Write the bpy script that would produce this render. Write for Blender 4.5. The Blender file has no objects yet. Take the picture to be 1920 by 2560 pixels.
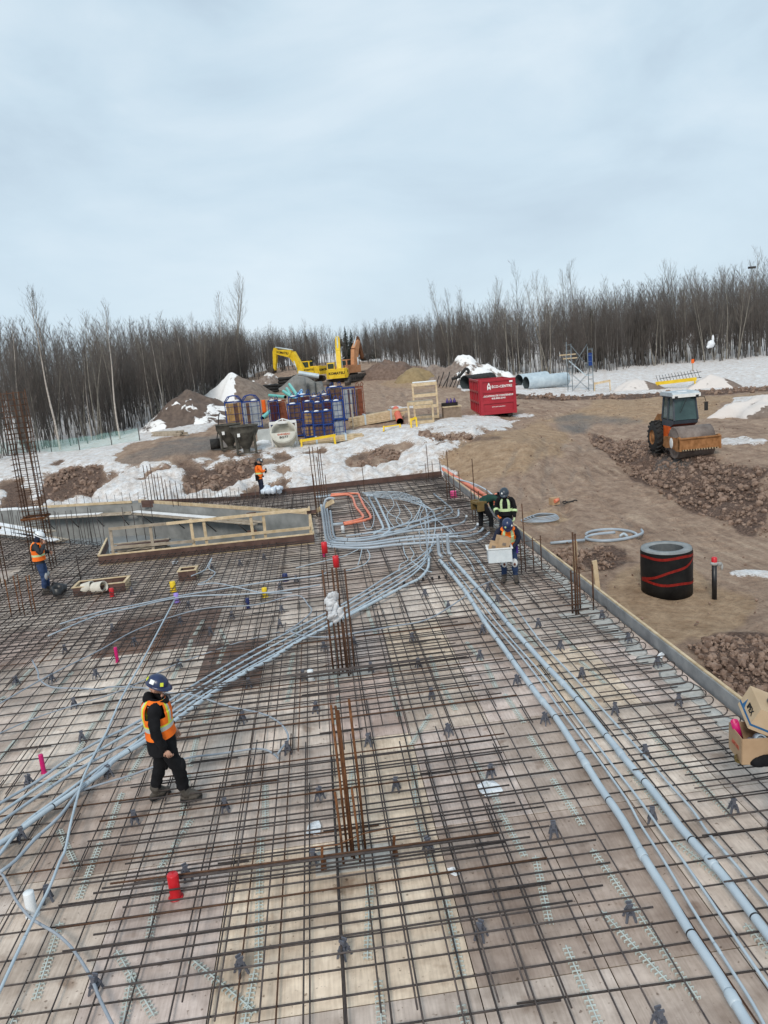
import bpy, bmesh, math, random
import numpy as np
from math import sin, cos, pi, radians, sqrt, atan2
from mathutils import Vector, Matrix, Euler
random.seed(7); rng = np.random.default_rng(7)
SC = bpy.context.scene; COL = SC.collection
# ------------------------------------------------------------------ camera
H = 5.65; FPX = 1924.0; PITCH = radians(11.53); ROLL = radians(5.2); YAW = radians(4.3)
_f = np.array([sin(YAW)*cos(PITCH), cos(YAW)*cos(PITCH), -sin(PITCH)])
_r0 = np.array([cos(YAW), -sin(YAW), 0.0]); _u0 = np.cross(_r0, _f)
CR = _r0*cos(ROLL) - _u0*sin(ROLL); CU = _u0*cos(ROLL) + _r0*sin(ROLL); CF = _f
CAMP = np.array([0.0, 0.0, H])
cam = bpy.data.cameras.new('camera'); camo = bpy.data.objects.new('camera', cam); COL.objects.link(camo)
cam.sensor_fit = 'VERTICAL'; cam.sensor_height = 36.0; cam.lens = 36.0*FPX/2560; cam.clip_start = 0.05; cam.clip_end = 3000
camo.matrix_world = Matrix(((CR[0], CU[0], -CF[0], 0), (CR[1], CU[1], -CF[1], 0), (CR[2], CU[2], -CF[2], H), (0, 0, 0, 1)))
SC.camera = camo
# ------------------------------------------------------------------ sky, sun, exposure
SUN_EL, SUN_ROT = radians(38), radians(200)
W = bpy.data.worlds.new('World'); SC.world = W; W.use_nodes = True
wn, wl = W.node_tree.nodes, W.node_tree.links; wn.clear()
def wnode(t, **k):
    n = wn.new(t)
    for a, b in k.items(): setattr(n, a, b)
    return n
sky = wnode('ShaderNodeTexSky', sky_type='NISHITA', sun_disc=False, sun_elevation=SUN_EL, sun_rotation=SUN_ROT)
tc = wnode('ShaderNodeTexCoord'); mp = wnode('ShaderNodeMapping'); mp.inputs['Scale'].default_value = (1.0, 1.0, 2.4)
mp.inputs['Rotation'].default_value = (0.0, 0.22, 0.3)
wl.new(tc.outputs['Generated'], mp.inputs['Vector'])
n1 = wnode('ShaderNodeTexNoise'); n1.inputs['Scale'].default_value = 2.5; n1.inputs['Detail'].default_value = 7; n1.inputs['Roughness'].default_value = 0.52; n1.inputs['Distortion'].default_value = 0.35
wl.new(mp.outputs[0], n1.inputs['Vector'])
cr = wnode('ShaderNodeValToRGB'); wl.new(n1.outputs['Fac'], cr.inputs['Fac'])
e = cr.color_ramp.elements
e[0].position = 0.30; e[0].color = (0.385, 0.480, 0.570, 1)
e[1].position = 0.74; e[1].color = (0.610, 0.690, 0.750, 1)
q = e.new(0.48); q.color = (0.470, 0.580, 0.665, 1)
# thin cloud is brighter towards the horizon
sx = wnode('ShaderNodeSeparateXYZ'); wl.new(tc.outputs['Generated'], sx.inputs[0])
hr = wnode('ShaderNodeMapRange'); hr.inputs[1].default_value = -0.02; hr.inputs[2].default_value = 0.30; hr.inputs[3].default_value = 0.45; hr.inputs[4].default_value = 0.0
wl.new(sx.outputs[2], hr.inputs[0])
mx = wnode('ShaderNodeMixRGB'); mx.inputs[2].default_value = (0.575, 0.67, 0.74, 1)
wl.new(hr.outputs[0], mx.inputs[0]); wl.new(cr.outputs[0], mx.inputs[1])
b1 = wnode('ShaderNodeBackground'); b1.inputs[1].default_value = 0.06; wl.new(sky.outputs[0], b1.inputs[0])
b2 = wnode('ShaderNodeBackground'); b2.inputs[1].default_value = 1.0; wl.new(mx.outputs[0], b2.inputs[0])
ms = wnode('ShaderNodeMixShader'); ms.inputs[0].default_value = 0.93
wl.new(b1.outputs[0], ms.inputs[1]); wl.new(b2.outputs[0], ms.inputs[2])
wo = wnode('ShaderNodeOutputWorld'); wl.new(ms.outputs[0], wo.inputs[0])
sun = bpy.data.lights.new('sun', 'SUN'); sun.energy = 1.55; sun.angle = radians(16); sun.color = (1.0, 0.93, 0.84)
suno = bpy.data.objects.new('sun', sun); COL.objects.link(suno)
suno.rotation_euler = (radians(90)-SUN_EL, 0, pi-SUN_ROT)
SC.view_settings.view_transform = 'Standard'; SC.view_settings.look = 'None'; SC.view_settings.gamma = 1
SC.view_settings.exposure = 0.42
# ------------------------------------------------------------------ helpers: pixels of the photograph -> points in the place
def ray(u, v): return CR*(u-960)/FPX - CU*(v-1280)/FPX + CF
def G(u, v, z=0.0):
    d = ray(u, v); t = (z-H)/d[2]; return Vector(CAMP + d*t)
def DP(u, v, dep): return Vector(CAMP + ray(u, v)*dep)
# ------------------------------------------------------------------ helpers: materials
MATS = {}
def mat(name, col, rough=0.7, metal=0.0, var=0.25, scale=6.0, bump=0.0, col2=None, detail=5, obvar=0.0, alpha=None, mode='Object', stretch=(1, 1, 1), trans=0.0):
    if name in MATS: return MATS[name]
    m = bpy.data.materials.new(name); m.use_nodes = True; MATS[name] = m
    nt = m.node_tree; N, L = nt.nodes, nt.links
    b = N['Principled BSDF']; b.inputs['Specular IOR Level'].default_value = .5 if rough < .45 else .22; b.inputs['Roughness'].default_value = rough; b.inputs['Metallic'].default_value = metal
    t = N.new('ShaderNodeTexCoord'); mpp = N.new('ShaderNodeMapping'); mpp.inputs['Scale'].default_value = stretch
    L.new(t.outputs[mode], mpp.inputs[0])
    n = N.new('ShaderNodeTexNoise'); n.inputs['Scale'].default_value = scale; n.inputs['Detail'].default_value = detail; n.inputs['Roughness'].default_value = 0.6
    L.new(mpp.outputs[0], n.inputs['Vector'])
    r = N.new('ShaderNodeValToRGB'); L.new(n.outputs['Fac'], r.inputs[0])
    c2 = col2 if col2 else tuple(min(1, c*(1+var)) for c in col)
    r.color_ramp.elements[0].position = 0.32; r.color_ramp.elements[0].color = tuple(c*(1-var) for c in col)+(1,) if not col2 else tuple(col)+(1,)
    r.color_ramp.elements[1].position = 0.68; r.color_ramp.elements[1].color = tuple(c2)+(1,)
    out = r.outputs[0]
    if obvar:
        oi = N.new('ShaderNodeObjectInfo'); mr = N.new('ShaderNodeMapRange'); mr.inputs[3].default_value = 1-obvar; mr.inputs[4].default_value = 1+obvar
        L.new(oi.outputs['Random'], mr.inputs[0])
        v = N.new('ShaderNodeMixRGB'); v.blend_type = 'MULTIPLY'; v.inputs[0].default_value = 1
        L.new(out, v.inputs[1]); L.new(mr.outputs[0], v.inputs[2]); out = v.outputs[0]
    L.new(out, b.inputs['Base Color'])
    if bump:
        bp = N.new('ShaderNodeBump'); bp.inputs['Strength'].default_value = bump; bp.inputs['Distance'].default_value = 0.02
        L.new(n.outputs['Fac'], bp.inputs['Height']); L.new(bp.outputs[0], b.inputs['Normal'])
    if trans: b.inputs['Transmission Weight'].default_value = trans
    if alpha is not None: b.inputs['Alpha'].default_value = alpha
    return m
# ------------------------------------------------------------------ helpers: mesh building
class MB:
    def __init__(s): s.v = []; s.f = []; s.m = []; s.s = []; s.mats = []
    def mi(s, m):
        if m is None: return 0
        if m not in s.mats: s.mats.append(m)
        return s.mats.index(m)
    def add(s, vs, fs, m=None, smooth=False):
        o = len(s.v); k = s.mi(m); s.v.extend([tuple(p) for p in vs])
        for f in fs: s.f.append(tuple(i+o for i in f)); s.m.append(k); s.s.append(smooth)
        return s
    def box(s, c, d, m=None, rot=None, taper=1.0):
        x, y, z = d[0]/2, d[1]/2, d[2]/2; t = taper
        vs = [Vector(p) for p in ((-x, -y, -z), (x, -y, -z), (x, y, -z), (-x, y, -z), (-x*t, -y*t, z), (x*t, -y*t, z), (x*t, y*t, z), (-x*t, y*t, z))]
        if rot is not None:
            R = Euler(rot).to_matrix() if not isinstance(rot, Matrix) else rot
            vs = [R @ p for p in vs]
        c = Vector(c)
        return s.add([p+c for p in vs], [(0, 3, 2, 1), (4, 5, 6, 7), (0, 1, 5, 4), (1, 2, 6, 5), (2, 3, 7, 6), (3, 0, 4, 7)], m)
    def beam(s, a, b, w, h, m=None, up=(0, 0, 1)):
        a, b = Vector(a), Vector(b); d = (b-a); L = d.length; d.normalize(); up = Vector(up)
        sx_ = d.cross(up)
        if sx_.length < 1e-4: sx_ = d.cross(Vector((1, 0, 0)))
        sx_.normalize(); uz = sx_.cross(d)
        R = Matrix((sx_, d, uz)).transposed()
        return s.box((a+b)/2, (w, L, h), m, R)
    def tube(s, pts, r, n=8, m=None, cap=True, smooth=True):
        pts = [Vector(p) for p in pts]; rs = r if isinstance(r, (list, tuple)) else [r]*len(pts)
        o = []; prev = None
        for i, p in enumerate(pts):
            d = (pts[min(i+1, len(pts)-1)]-pts[max(i-1, 0)])
            if d.length < 1e-9: d = Vector((0, 0, 1))
            d.normalize()
            if prev is None:
                a = d.cross(Vector((0, 0, 1)))
                if a.length < 1e-3: a = d.cross(Vector((1, 0, 0)))
            else: a = prev - d*prev.dot(d)
            if a.length < 1e-6: a = d.orthogonal()
            a.normalize(); prev = a; b = d.cross(a)
            for k in range(n):
                t = 2*pi*k/n; o.append(p + (a*cos(t)+b*sin(t))*rs[i])
        fs = []
        for i in range(len(pts)-1):
            for k in range(n):
                k2 = (k+1) % n; fs.append((i*n+k, i*n+k2, (i+1)*n+k2, (i+1)*n+k))
        base = len(s.v); s.add(o, fs, m, smooth)
        if cap:
            k = s.mi(m); e0 = base+(len(pts)-1)*n
            s.f.append(tuple(base+i for i in reversed(range(n)))); s.m.append(k); s.s.append(False)
            s.f.append(tuple(e0+i for i in range(n))); s.m.append(k); s.s.append(False)
        return s
    def lathe(s, prof, n=24, m=None, c=(0, 0, 0), R=None, smooth=True):
        vs = []; c = Vector(c)
        for (r, z) in prof:
            for k in range(n):
                t = 2*pi*k/n; p = Vector((r*cos(t), r*sin(t), z))
                vs.append((R @ p if R is not None else p)+c)
        fs = []
        for i in range(len(prof)-1):
            for k in range(n):
                k2 = (k+1) % n; fs.append((i*n+k, i*n+k2, (i+1)*n+k2, (i+1)*n+k))
        return s.add(vs, fs, m, smooth)
    def prism(s, poly, a, b, m=None, axis='x'):
        # poly in the plane across the axis, extruded from a to b
        def P(p, t): return (t, p[0], p[1]) if axis == 'x' else ((p[0], t, p[1]) if axis == 'y' else (p[0], p[1], t))
        n = len(poly); vs = [P(p, a) for p in poly]+[P(p, b) for p in poly]
        fs = [tuple(range(n-1, -1, -1)), tuple(range(n, 2*n))]+[(i, (i+1) % n, n+(i+1) % n, n+i) for i in range(n)]
        return s.add(vs, fs, m)
    def ball(s, c, r, m=None, n=8, R=None):
        if not isinstance(r, (tuple, list)): r = (r, r, r)
        vs = []; c = Vector(c); k = n//2+1
        for i in range(k):
            a = pi*i/(k-1)
            for j in range(n):
                t = 2*pi*j/n; p = Vector((r[0]*sin(a)*cos(t), r[1]*sin(a)*sin(t), r[2]*cos(a)))
                vs.append((R @ p if R is not None else p)+c)
        fs = [(i*n+j, (i+1)*n+j, (i+1)*n+(j+1) % n, i*n+(j+1) % n) for i in range(k-1) for j in range(n)]
        return s.add(vs, fs, m, True)
    def mesh(s, name, m=None):
        me = bpy.data.meshes.new(name); me.from_pydata(s.v, [], s.f)
        ml = s.mats if s.mats else [m]
        for x in ml: me.materials.append(x)
        me.polygons.foreach_set('material_index', s.m); me.polygons.foreach_set('use_smooth', s.s); me.update()
        return me
    def build(s, name, m=None, parent=None, recenter=False):
        if m is not None and not s.mats: pass
        off = Vector((0, 0, 0))
        if recenter:
            a = np.array(s.v); off = Vector(((a[:, 0].min()+a[:, 0].max())/2, (a[:, 1].min()+a[:, 1].max())/2, a[:, 2].min()))
            s.v = [tuple(Vector(p)-off) for p in s.v]
        if not s.mats: s.mats = [m]
        o = bpy.data.objects.new(name, s.mesh(name)); COL.objects.link(o); o.location = off
        if parent: o.parent = parent
        return o
def tag(o, label=None, cat=None, group=None, kind=None):
    if label: o['label'] = label
    if cat: o['category'] = cat
    if group: o['group'] = group
    if kind: o['kind'] = kind
    return o
def thing(name, label, cat, loc=(0, 0, 0), rz=0.0, group=None):
    o = bpy.data.objects.new(name, None); COL.objects.link(o); o.location = loc; o.rotation_euler = (0, 0, rz); o.empty_display_size = 0.2
    return tag(o, label, cat, group)
def solo(name, mb, m, label, cat, group=None): return tag(mb.build(name, m, None, True), label, cat, group)
def dup(root, loc, rz=None, label=None, group=None):
    r = root.copy(); COL.objects.link(r); r.location = loc
    if rz is not None: r.rotation_euler = (0, 0, rz)
    if label: r['label'] = label
    if group: r['group'] = group
    for ch in list(root.children):
        c = ch.copy(); COL.objects.link(c); c.parent = r
        for g in ch.children:
            d = g.copy(); COL.objects.link(d); d.parent = c
    return r
_TXT = {}
def lettering(text, size, m, parent, loc, rot, align='CENTER', bold=0.0, name='lettering'):
    cu = bpy.data.curves.new('txt', 'FONT'); cu.body = text; cu.size = size; cu.align_x = align; cu.align_y = 'CENTER'; cu.extrude = 0.002; cu.offset = bold; cu.resolution_u = 2
    t = bpy.data.objects.new('txt', cu); COL.objects.link(t); bpy.context.view_layer.update()
    me = bpy.data.meshes.new_from_object(t.evaluated_get(bpy.context.evaluated_depsgraph_get()))
    bpy.data.objects.remove(t); me.materials.clear(); me.materials.append(m)
    o = bpy.data.objects.new(name, me); COL.objects.link(o); o.parent = parent; o.location = loc; o.rotation_euler = rot
    return o
def spline(pts, sub=5):
    # smooth line through the points
    P = [Vector(p) for p in pts]
    if len(P) < 3: return P
    out = []
    for i in range(len(P)-1):
        p0, p1, p2, p3 = P[max(i-1, 0)], P[i], P[i+1], P[min(i+2, len(P)-1)]
        for k in range(sub):
            t = k/sub
            out.append(0.5*((2*p1)+(p2-p0)*t+(2*p0-5*p1+4*p2-p3)*t*t+(3*p1-p0-3*p2+p3)*t**3))
    out.append(P[-1]); return out
# numpy noise
_perm = rng.permutation(512); _val = rng.random(512)
def vnoise(x, y, s=0):
    xi = np.floor(x).astype(np.int64); yi = np.floor(y).astype(np.int64); fx = x-xi; fy = y-yi
    fx = fx*fx*(3-2*fx); fy = fy*fy*(3-2*fy)
    h = lambda a, b: _val[_perm[(a+_perm[(b+s*37) % 512]) % 512]]
    return (h(xi, yi)*(1-fx)+h(xi+1, yi)*fx)*(1-fy)+(h(xi, yi+1)*(1-fx)+h(xi+1, yi+1)*fx)*fy
def fbm(x, y, o=4, s=0, g=0.5):
    t = 0; a = 1; n = 0
    for i in range(o): t = t+a*vnoise(x*2**i+i*13.7, y*2**i-i*7.1, s+i); n += a; a *= g
    return t/n - 0.5
# ------------------------------------------------------------------ the ground: control points (pixel, metres away along the view axis, or a known height)
_cp = []
def cpd(u, v, d): _cp.append(tuple(DP(u, v, d)))
def cpz(u, v, z): _cp.append(tuple(G(u, v, z)))
for x in (6.6, 9.5):
    for y in (4, 8, 12, 16, 20, 25, 30): _cp.append((x, y, -1.05 if y < 26 else -0.9))
for x in (-14, -10, -6, -2, 2, 6): _cp.append((x, 36.6, -0.9))
for x in (-16, -12): _cp.append((x, 39.5, -0.9))
cpz(1678, 1495, -1.2); cpz(1850, 1560, -1.25); cpz(1920, 1450, -1.3); cpz(1560, 1250, -1.15)
cpz(1920, 1345, -1.25); cpz(1760, 1285, -1.2); cpz(1600, 1185, -1.1); cpz(1500, 1115, -0.8)
cpz(1920, 1185, -0.25); cpz(1780, 1150, -0.3); cpz(1660, 1118, -0.35); cpz(1490, 1078, -0.35)
cpd(1720, 1130, 36.6); cpd(1850, 1060, 42); cpd(1800, 1000, 58); cpd(1500, 1010, 58); cpd(1300, 1100, 40)
cpd(1220, 1045, 53); cpd(1430, 980, 72); cpd(1650, 968, 72); cpd(1900, 952, 72); cpd(1060, 1050, 51); cpd(1000, 1000, 68); cpd(1100, 965, 85)
cpd(1850, 905, 95); cpd(1560, 932, 92); cpd(1350, 945, 90); cpd(1150, 935, 105); cpd(1250, 955, 85)
cpd(900, 910, 140); cpd(1000, 925, 115); cpd(700, 930, 120); cpd(600, 960, 100)
cpd(862, 970, 98); cpd(770, 968, 104); cpd(900, 1010, 72); cpd(760, 1080, 56); cpd(650, 1084, 55); cpd(610, 1132, 46); cpd(850, 1100, 50)
cpd(420, 1130, 46); cpd(480, 1070, 60); cpd(300, 1150, 46); cpd(1000, 1085, 47); cpd(1120, 1085, 44)
cpd(700, 1122, 46.5); cpd(900, 1100, 47.5)
cpd(150, 1130, 57); cpd(310, 1090, 65); cpd(0, 1160, 52); cpd(480, 1020, 80); cpd(100, 1170, 47); cpd(-300, 1180, 55)
for az, r, z in ((-60, 40, 0.2), (-60, 120, 2), (60, 40, -0.3), (60, 120, 1.5), (-45, 300, 4), (-20, 300, 5), (0, 300, 8), (15, 300, 5), (30, 300, 3), (50, 300, 3), (120, 30, -1), (180, 20, -1), (-120, 30, -1), (180, 300, 0), (100, 300, 1), (-100, 300, 1), (-20, 130, 3.2), (25, 140, 2.2), (38, 140, 2), (0, 8, -1.1), (-30, 10, -1.1)):
    a = radians(az); _cp.append((r*sin(a), r*cos(a), z))
_cp = np.array(_cp)
def _tc(x, y):
    r = np.sqrt(x*x+y*y)+1e-6; a = np.arctan2(x, y); return np.stack([np.sin(a)*1.6, np.cos(a)*0.9, np.log(r)], -1)
_C = _tc(_cp[:, 0], _cp[:, 1]); _n = len(_C)
_D = np.linalg.norm(_C[:, None]-_C[None], axis=-1)
_A = np.zeros((_n+4, _n+4)); _A[:_n, :_n] = _D - np.eye(_n)*0.008; _A[:_n, _n] = 1; _A[:_n, _n+1:] = _C; _A[_n, :_n] = 1; _A[_n+1:, :_n] = _C.T
_wt = np.linalg.solve(_A, np.concatenate([_cp[:, 2], np.zeros(4)]))
def zb(x, y):
    x = np.atleast_1d(np.asarray(x, float)); y = np.atleast_1d(np.asarray(y, float)); out = np.empty(len(x))
    for i in range(0, len(x), 40000):
        c = _tc(x[i:i+40000], y[i:i+40000]); d = np.linalg.norm(c[:, None]-_C[None], axis=-1)
        out[i:i+40000] = d@_wt[:_n]+_wt[_n]+c@_wt[_n+1:]
    return out
def GT(u, v, dz=0.0):
    # where the line of sight meets the ground
    d = ray(u, v); t = np.concatenate([np.arange(8, 60, .25), np.arange(60, 260, 1.0)])
    x, y, z = d[0]*t, d[1]*t, H+d[2]*t; g = zb(x, y); k = np.where(z < g)[0]
    if not len(k): return Vector((x[-1], y[-1], g[-1]+dz))
    i = k[0]
    if i == 0: return Vector((x[0], y[0], g[0]+dz))
    a = (z[i-1]-g[i-1])/((z[i-1]-g[i-1])-(z[i]-g[i])); tt = t[i-1]+a*(t[i]-t[i-1])
    xx, yy = d[0]*tt, d[1]*tt; return Vector((xx, yy, float(zb(xx, yy)[0])+dz))
def zg(x, y): return float(zb(x, y)[0])
def poly_xy(px): return [GT(u, v)[:2] for u, v in px]
def inside(x, y, P):
    r = np.zeros(len(x), bool); n = len(P)
    for i in range(n):
        x1, y1 = P[i]; x2, y2 = P[(i+1) % n]
        c = ((y1 > y) != (y2 > y)); r ^= c & (x < (x2-x1)*(y-y1)/((y2-y1) if y2 != y1 else 1e-9)+x1)
    return r
DECK_X1, DECK_Y1, DECK_X0 = 5.86, 35.5, -9.75
PITP = [tuple(G(u, v)[:2]) for u, v in ((250, 1412), (782, 1358), (774, 1286), (345, 1256))]
PITP[1] = (-0.5, 23.95)
WALLEND = tuple(G(18, 1276)[:2])
# areas of the ground (outlines found in the photograph, laid on the ground)
MUD = poly_xy([(285, 1160), (330, 1112), (420, 1095), (500, 1082), (560, 1050), (585, 1000), (615, 945), (700, 918), (800, 906), (900, 903), (1000, 907), (1100, 926), (1125, 948), (1150, 975), (1290, 988), (1450, 992), (1540, 990), (1660, 984), (1780, 975), (1925, 968)])
MUD = MUD+[(60, 30), (60, 0), (6.0, 0), (6.0, 34.5)]+poly_xy([(1115, 1176), (1085, 1158), (1180, 1100), (1300, 1052), (1170, 1046), (1090, 1052), (1000, 1064), (900, 1076), (800, 1090), (740, 1104), (690, 1116), (560, 1136), (470, 1152), (380, 1160)])
def blob(u, v, ru, rv, n=14, seed=0):
    r = random.Random(seed+int(u)); return poly_xy([(u+ru*cos(2*pi*k/n)*r.uniform(.75, 1.2), v+rv*sin(2*pi*k/n)*r.uniform(.75, 1.2)) for k in range(n)])
DIRT = [poly_xy([(105, 1262), (118, 1200), (150, 1180), (205, 1168), (246, 1165), (250, 1190), (238, 1230), (225, 1262)]),
        poly_xy([(0, 1285), (10, 1200), (50, 1195), (80, 1225), (100, 1262)]), blob(150, 1160, 22, 9), poly_xy([(440, 1240), (450, 1210), (500, 1185), (560, 1162), (640, 1152), (668, 1165), (640, 1200), (560, 1230)]),
        blob(960, 1142, 45, 20), blob(900, 1165, 40, 14), blob(1010, 1120, 35, 8), blob(1080, 1050, 16, 7), blob(1060, 1095, 14, 6), blob(1120, 1096, 60, 9), blob(400, 1185, 40, 9), blob(335, 1175, 9, 5), blob(330, 1190, 7, 5), blob(700, 1185, 25, 8), blob(690, 1215, 20, 8), blob(370, 1200, 16, 10), blob(560, 1145, 45, 4), blob(610, 1175, 12, 7)]
SNOWP = [blob(1885, 1015, 75, 22), blob(1855, 1104, 80, 11), blob(1880, 1440, 60, 9, seed=3), blob(1300, 1040, 28, 3), blob(1010, 1018, 40, 4), blob(1180, 1045, 80, 4), blob(700, 1116, 60, 8), blob(640, 1130, 70, 8), blob(560, 1134, 24, 5), blob(1400, 985, 60, 5)]
SAND = [poly_xy([(1500, 1460), (1580, 1405), (1700, 1400), (1790, 1470), (1870, 1490), (1880, 1560), (1790, 1600), (1720, 1590), (1640, 1610), (1590, 1580), (1530, 1520)]),
        poly_xy([(1010, 1165), (1120, 1130), (1230, 1080), (1330, 1060), (1420, 1080), (1400, 1140), (1300, 1180), (1180, 1215), (1110, 1180)]),
        poly_xy([(1330, 1060), (1500, 1000), (1700, 990), (1900, 985), (1920, 1000), (1780, 1010), (1820, 1050), (1500, 1050)]), blob(1020, 960, 90, 12), blob(1350, 1290, 60, 20), blob(1600, 1560, 140, 70)]
RUB = [poly_xy([(1470, 1082), (1640, 1100), (1760, 1140), (1925, 1180), (1925, 1350), (1780, 1300), (1700, 1265), (1560, 1180), (1475, 1110)]), poly_xy([(1720, 1620), (1800, 1590), (1925, 1600), (1925, 1800), (1850, 1760)]), poly_xy([(1345, 1385), (1430, 1370), (1450, 1400), (1465, 1430), (1400, 1402)]), blob(1500, 1395, 50, 30), blob(1600, 1650, 120, 20), poly_xy([(1180, 1000), (1290, 986), (1450, 991), (1660, 983), (1780, 976), (1925, 967), (1925, 977), (1780, 986), (1660, 993), (1450, 1001), (1290, 996), (1190, 1010)])]
WET = [blob(960, 1140, 35, 16), poly_xy([(290, 1160), (420, 1100), (560, 1080), (560, 1125), (380, 1160)]), blob(1450, 1060, 60, 30), blob(1500, 1050, 140, 14), blob(1680, 1160, 60, 20)]
def ground():
    rr = np.concatenate([np.geomspace(3.0, 120, 560), np.geomspace(122, 700, 60)]); fine = np.arange(-40, 44, 0.09)
    az = np.radians(np.concatenate([np.arange(-180, -40, 5.0), fine, np.arange(44, 180, 5.0)])); na, nr = len(az), len(rr)
    R_, A_ = np.meshgrid(rr, az, indexing='ij'); x = (R_*np.sin(A_)).ravel(); y = (R_*np.cos(A_)).ravel(); z = zb(x, y)
    r = R_.ravel()
    wx = x+2.2*fbm(x*.55, y*.55, 4, 1)*np.clip(r/40, .25, 1.2); wy = y+2.2*fbm(x*.55, y*.55, 4, 5)*np.clip(r/40, .25, 1.2)
    mud = inside(wx, wy, MUD); near = (y < 36) & (x < 6.1) & (x > -60)
    snow = np.where(mud | (near & (y < 20)), 0.0, 1.0)
    for P in DIRT: snow[inside(wx, wy, P)] = 0.0
    for P in SNOWP: snow[inside(x+.6*(wx-x), y+.6*(wy-y), P)] = 1.0
    sand = np.zeros(len(x)); rub = np.zeros(len(x)); wet = np.zeros(len(x))
    for P in SAND: sand[inside(wx, wy, P)] = 1
    for P in RUB: rub[inside(wx, wy, P)] = 1
    for P in WET: wet[inside(wx, wy, P)] = 1
    for P in DIRT[:4]: rub[inside(wx, wy, P)] = 0.8
    bd = (fbm(x*.42, y*.6, 5, 31)+.5*fbm(x*1.7, y*2.2, 4, 33) < -.125) & (y > 35) & (y < 47) & (x > -32) & (x < 10)
    snow[bd] = 0; rub[bd] = .7
    def blur(a, k):
        a = a.reshape(nr, na)
        for _ in range(k): a = (a+np.roll(a, 1, 0)+np.roll(a, -1, 0)+np.roll(a, 1, 1)+np.roll(a, -1, 1))/5
        return a.ravel()
    s0 = snow; snow = blur(snow, 5); sand = blur(sand, 14); rubs = blur(rub, 8); wet = blur(wet, 14)
    f1 = fbm(x*.35, y*.35, 4, 9); f2 = fbm(x*2.1, y*2.1, 4, 17); f3 = fbm(x*.9, y*.9, 4, 23)
    bank = np.exp(-((y-40)/5.5)**2)*(x > -30)*(x < 9)
    z = z+0.16*f1*np.clip(r/40, .4, 2)+0.10*f2*(0.35+rubs*1.5)+blur(s0, 5)*(0.10+0.95*bank*np.clip(f3+.25, -.1, 1)+0.35*bank*f2+0.15*f3)+rubs*0.25*f3
    # wheel ruts across the site road
    rut = (np.sin((x*0.62-y*0.12)*2.2+2*f1)*0.03+.05*np.abs(np.sin((x*.9-y*.1)*1.6+3*f1))**6*np.sin(y*9))*mud; z = z+rut*(r > 25)*(1-rubs)
    for P in ([(1120, 1112), (1250, 1062), (1400, 1032), (1600, 1016), (1930, 1000)], [(1010, 1160), (1180, 1082), (1330, 1052), (1500, 1022)], [(1330, 1340), (1360, 1220), (1420, 1115), (1530, 1052), (1700, 1022), (1930, 1050)], [(1290, 1300), (1310, 1200), (1370, 1100)], [(930, 1052), (990, 1000), (960, 955)], [(1560, 1380), (1480, 1280), (1420, 1180), (1400, 1100)]):
        Q = [p[:2] for p in spline([Vector((a, b, 0)) for a, b in poly_xy(P)], 6)]; dm = np.full(len(x), 9.0); near_ = (r > 12) & (r < 90) & (x > -2)
        xs, ys = x[near_]+.5*f1[near_], y[near_]; dd = np.full(len(xs), 9.0)
        for (x1, y1), (x2, y2) in zip(Q, Q[1:]):
            L2 = (x2-x1)**2+(y2-y1)**2+1e-9; tt = np.clip(((xs-x1)*(x2-x1)+(ys-y1)*(y2-y1))/L2, 0, 1); dd = np.minimum(dd, np.hypot(xs-x1-tt*(x2-x1), ys-y1-tt*(y2-y1)))
        g_ = np.exp(-((dd-.95)/.26)**2); bl = np.exp(-((dd-.95)/.5)**2)-g_; z[near_] += (-.07*g_+.045*bl)*(.6+1.2*vnoise(xs*3, ys*3, 2)); wet[near_] = np.maximum(wet[near_], .55*g_*mud[near_])
    hole = (x < 5.7) & (x > -14.5) & (y < 35.7); z = np.where(hole, np.minimum(z, -2.4), z)
    pitq = inside(x, y, [(-7, 23), (0, 23.5), (-.3, 28.8), (-8.5, 36.0), (-17.5, 38.55), (-22, 36), (-20, 30), (-11, 28)]); z = np.where(pitq, np.minimum(z, -2.4), z)
    zl = (x <= -9.9) & (y < 34) & (x > -40) & hole; 
    lid = (x < -9.9) & (y < 24); z = np.where(lid & (x > -16) & (y > 18), -0.35+0.15*f3, z); snow = np.where(lid, 1.0, snow)
    me = bpy.data.meshes.new('ground'); n = na*nr
    me.vertices.add(n); me.vertices.foreach_set('co', np.stack([x, y, z], -1).ravel())
    i = np.arange(nr-1)[:, None]; j = np.arange(na)[None]; j2 = (j+1) % na
    q = np.stack([i*na+j, (i+1)*na+j, (i+1)*na+j2, i*na+j2], -1).reshape(-1, 4)[:, ::-1]
    m = len(q); me.loops.add(m*4); me.loops.foreach_set('vertex_index', q.ravel().astype(np.int32)); me.polygons.add(m)
    me.polygons.foreach_set('loop_start', np.arange(m, dtype=np.int32)*4); me.polygons.foreach_set('use_smooth', np.ones(m, bool))
    at = me.attributes.new('mask', 'FLOAT_COLOR', 'POINT'); at.data.foreach_set('color', np.stack([snow, sand, rubs, wet], -1).ravel())
    me.update(calc_edges=True); me.validate()
    o = bpy.data.objects.new('ground', me); COL.objects.link(o); o['kind'] = 'structure'; me.materials.append(ground_mat())
    return o
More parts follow.
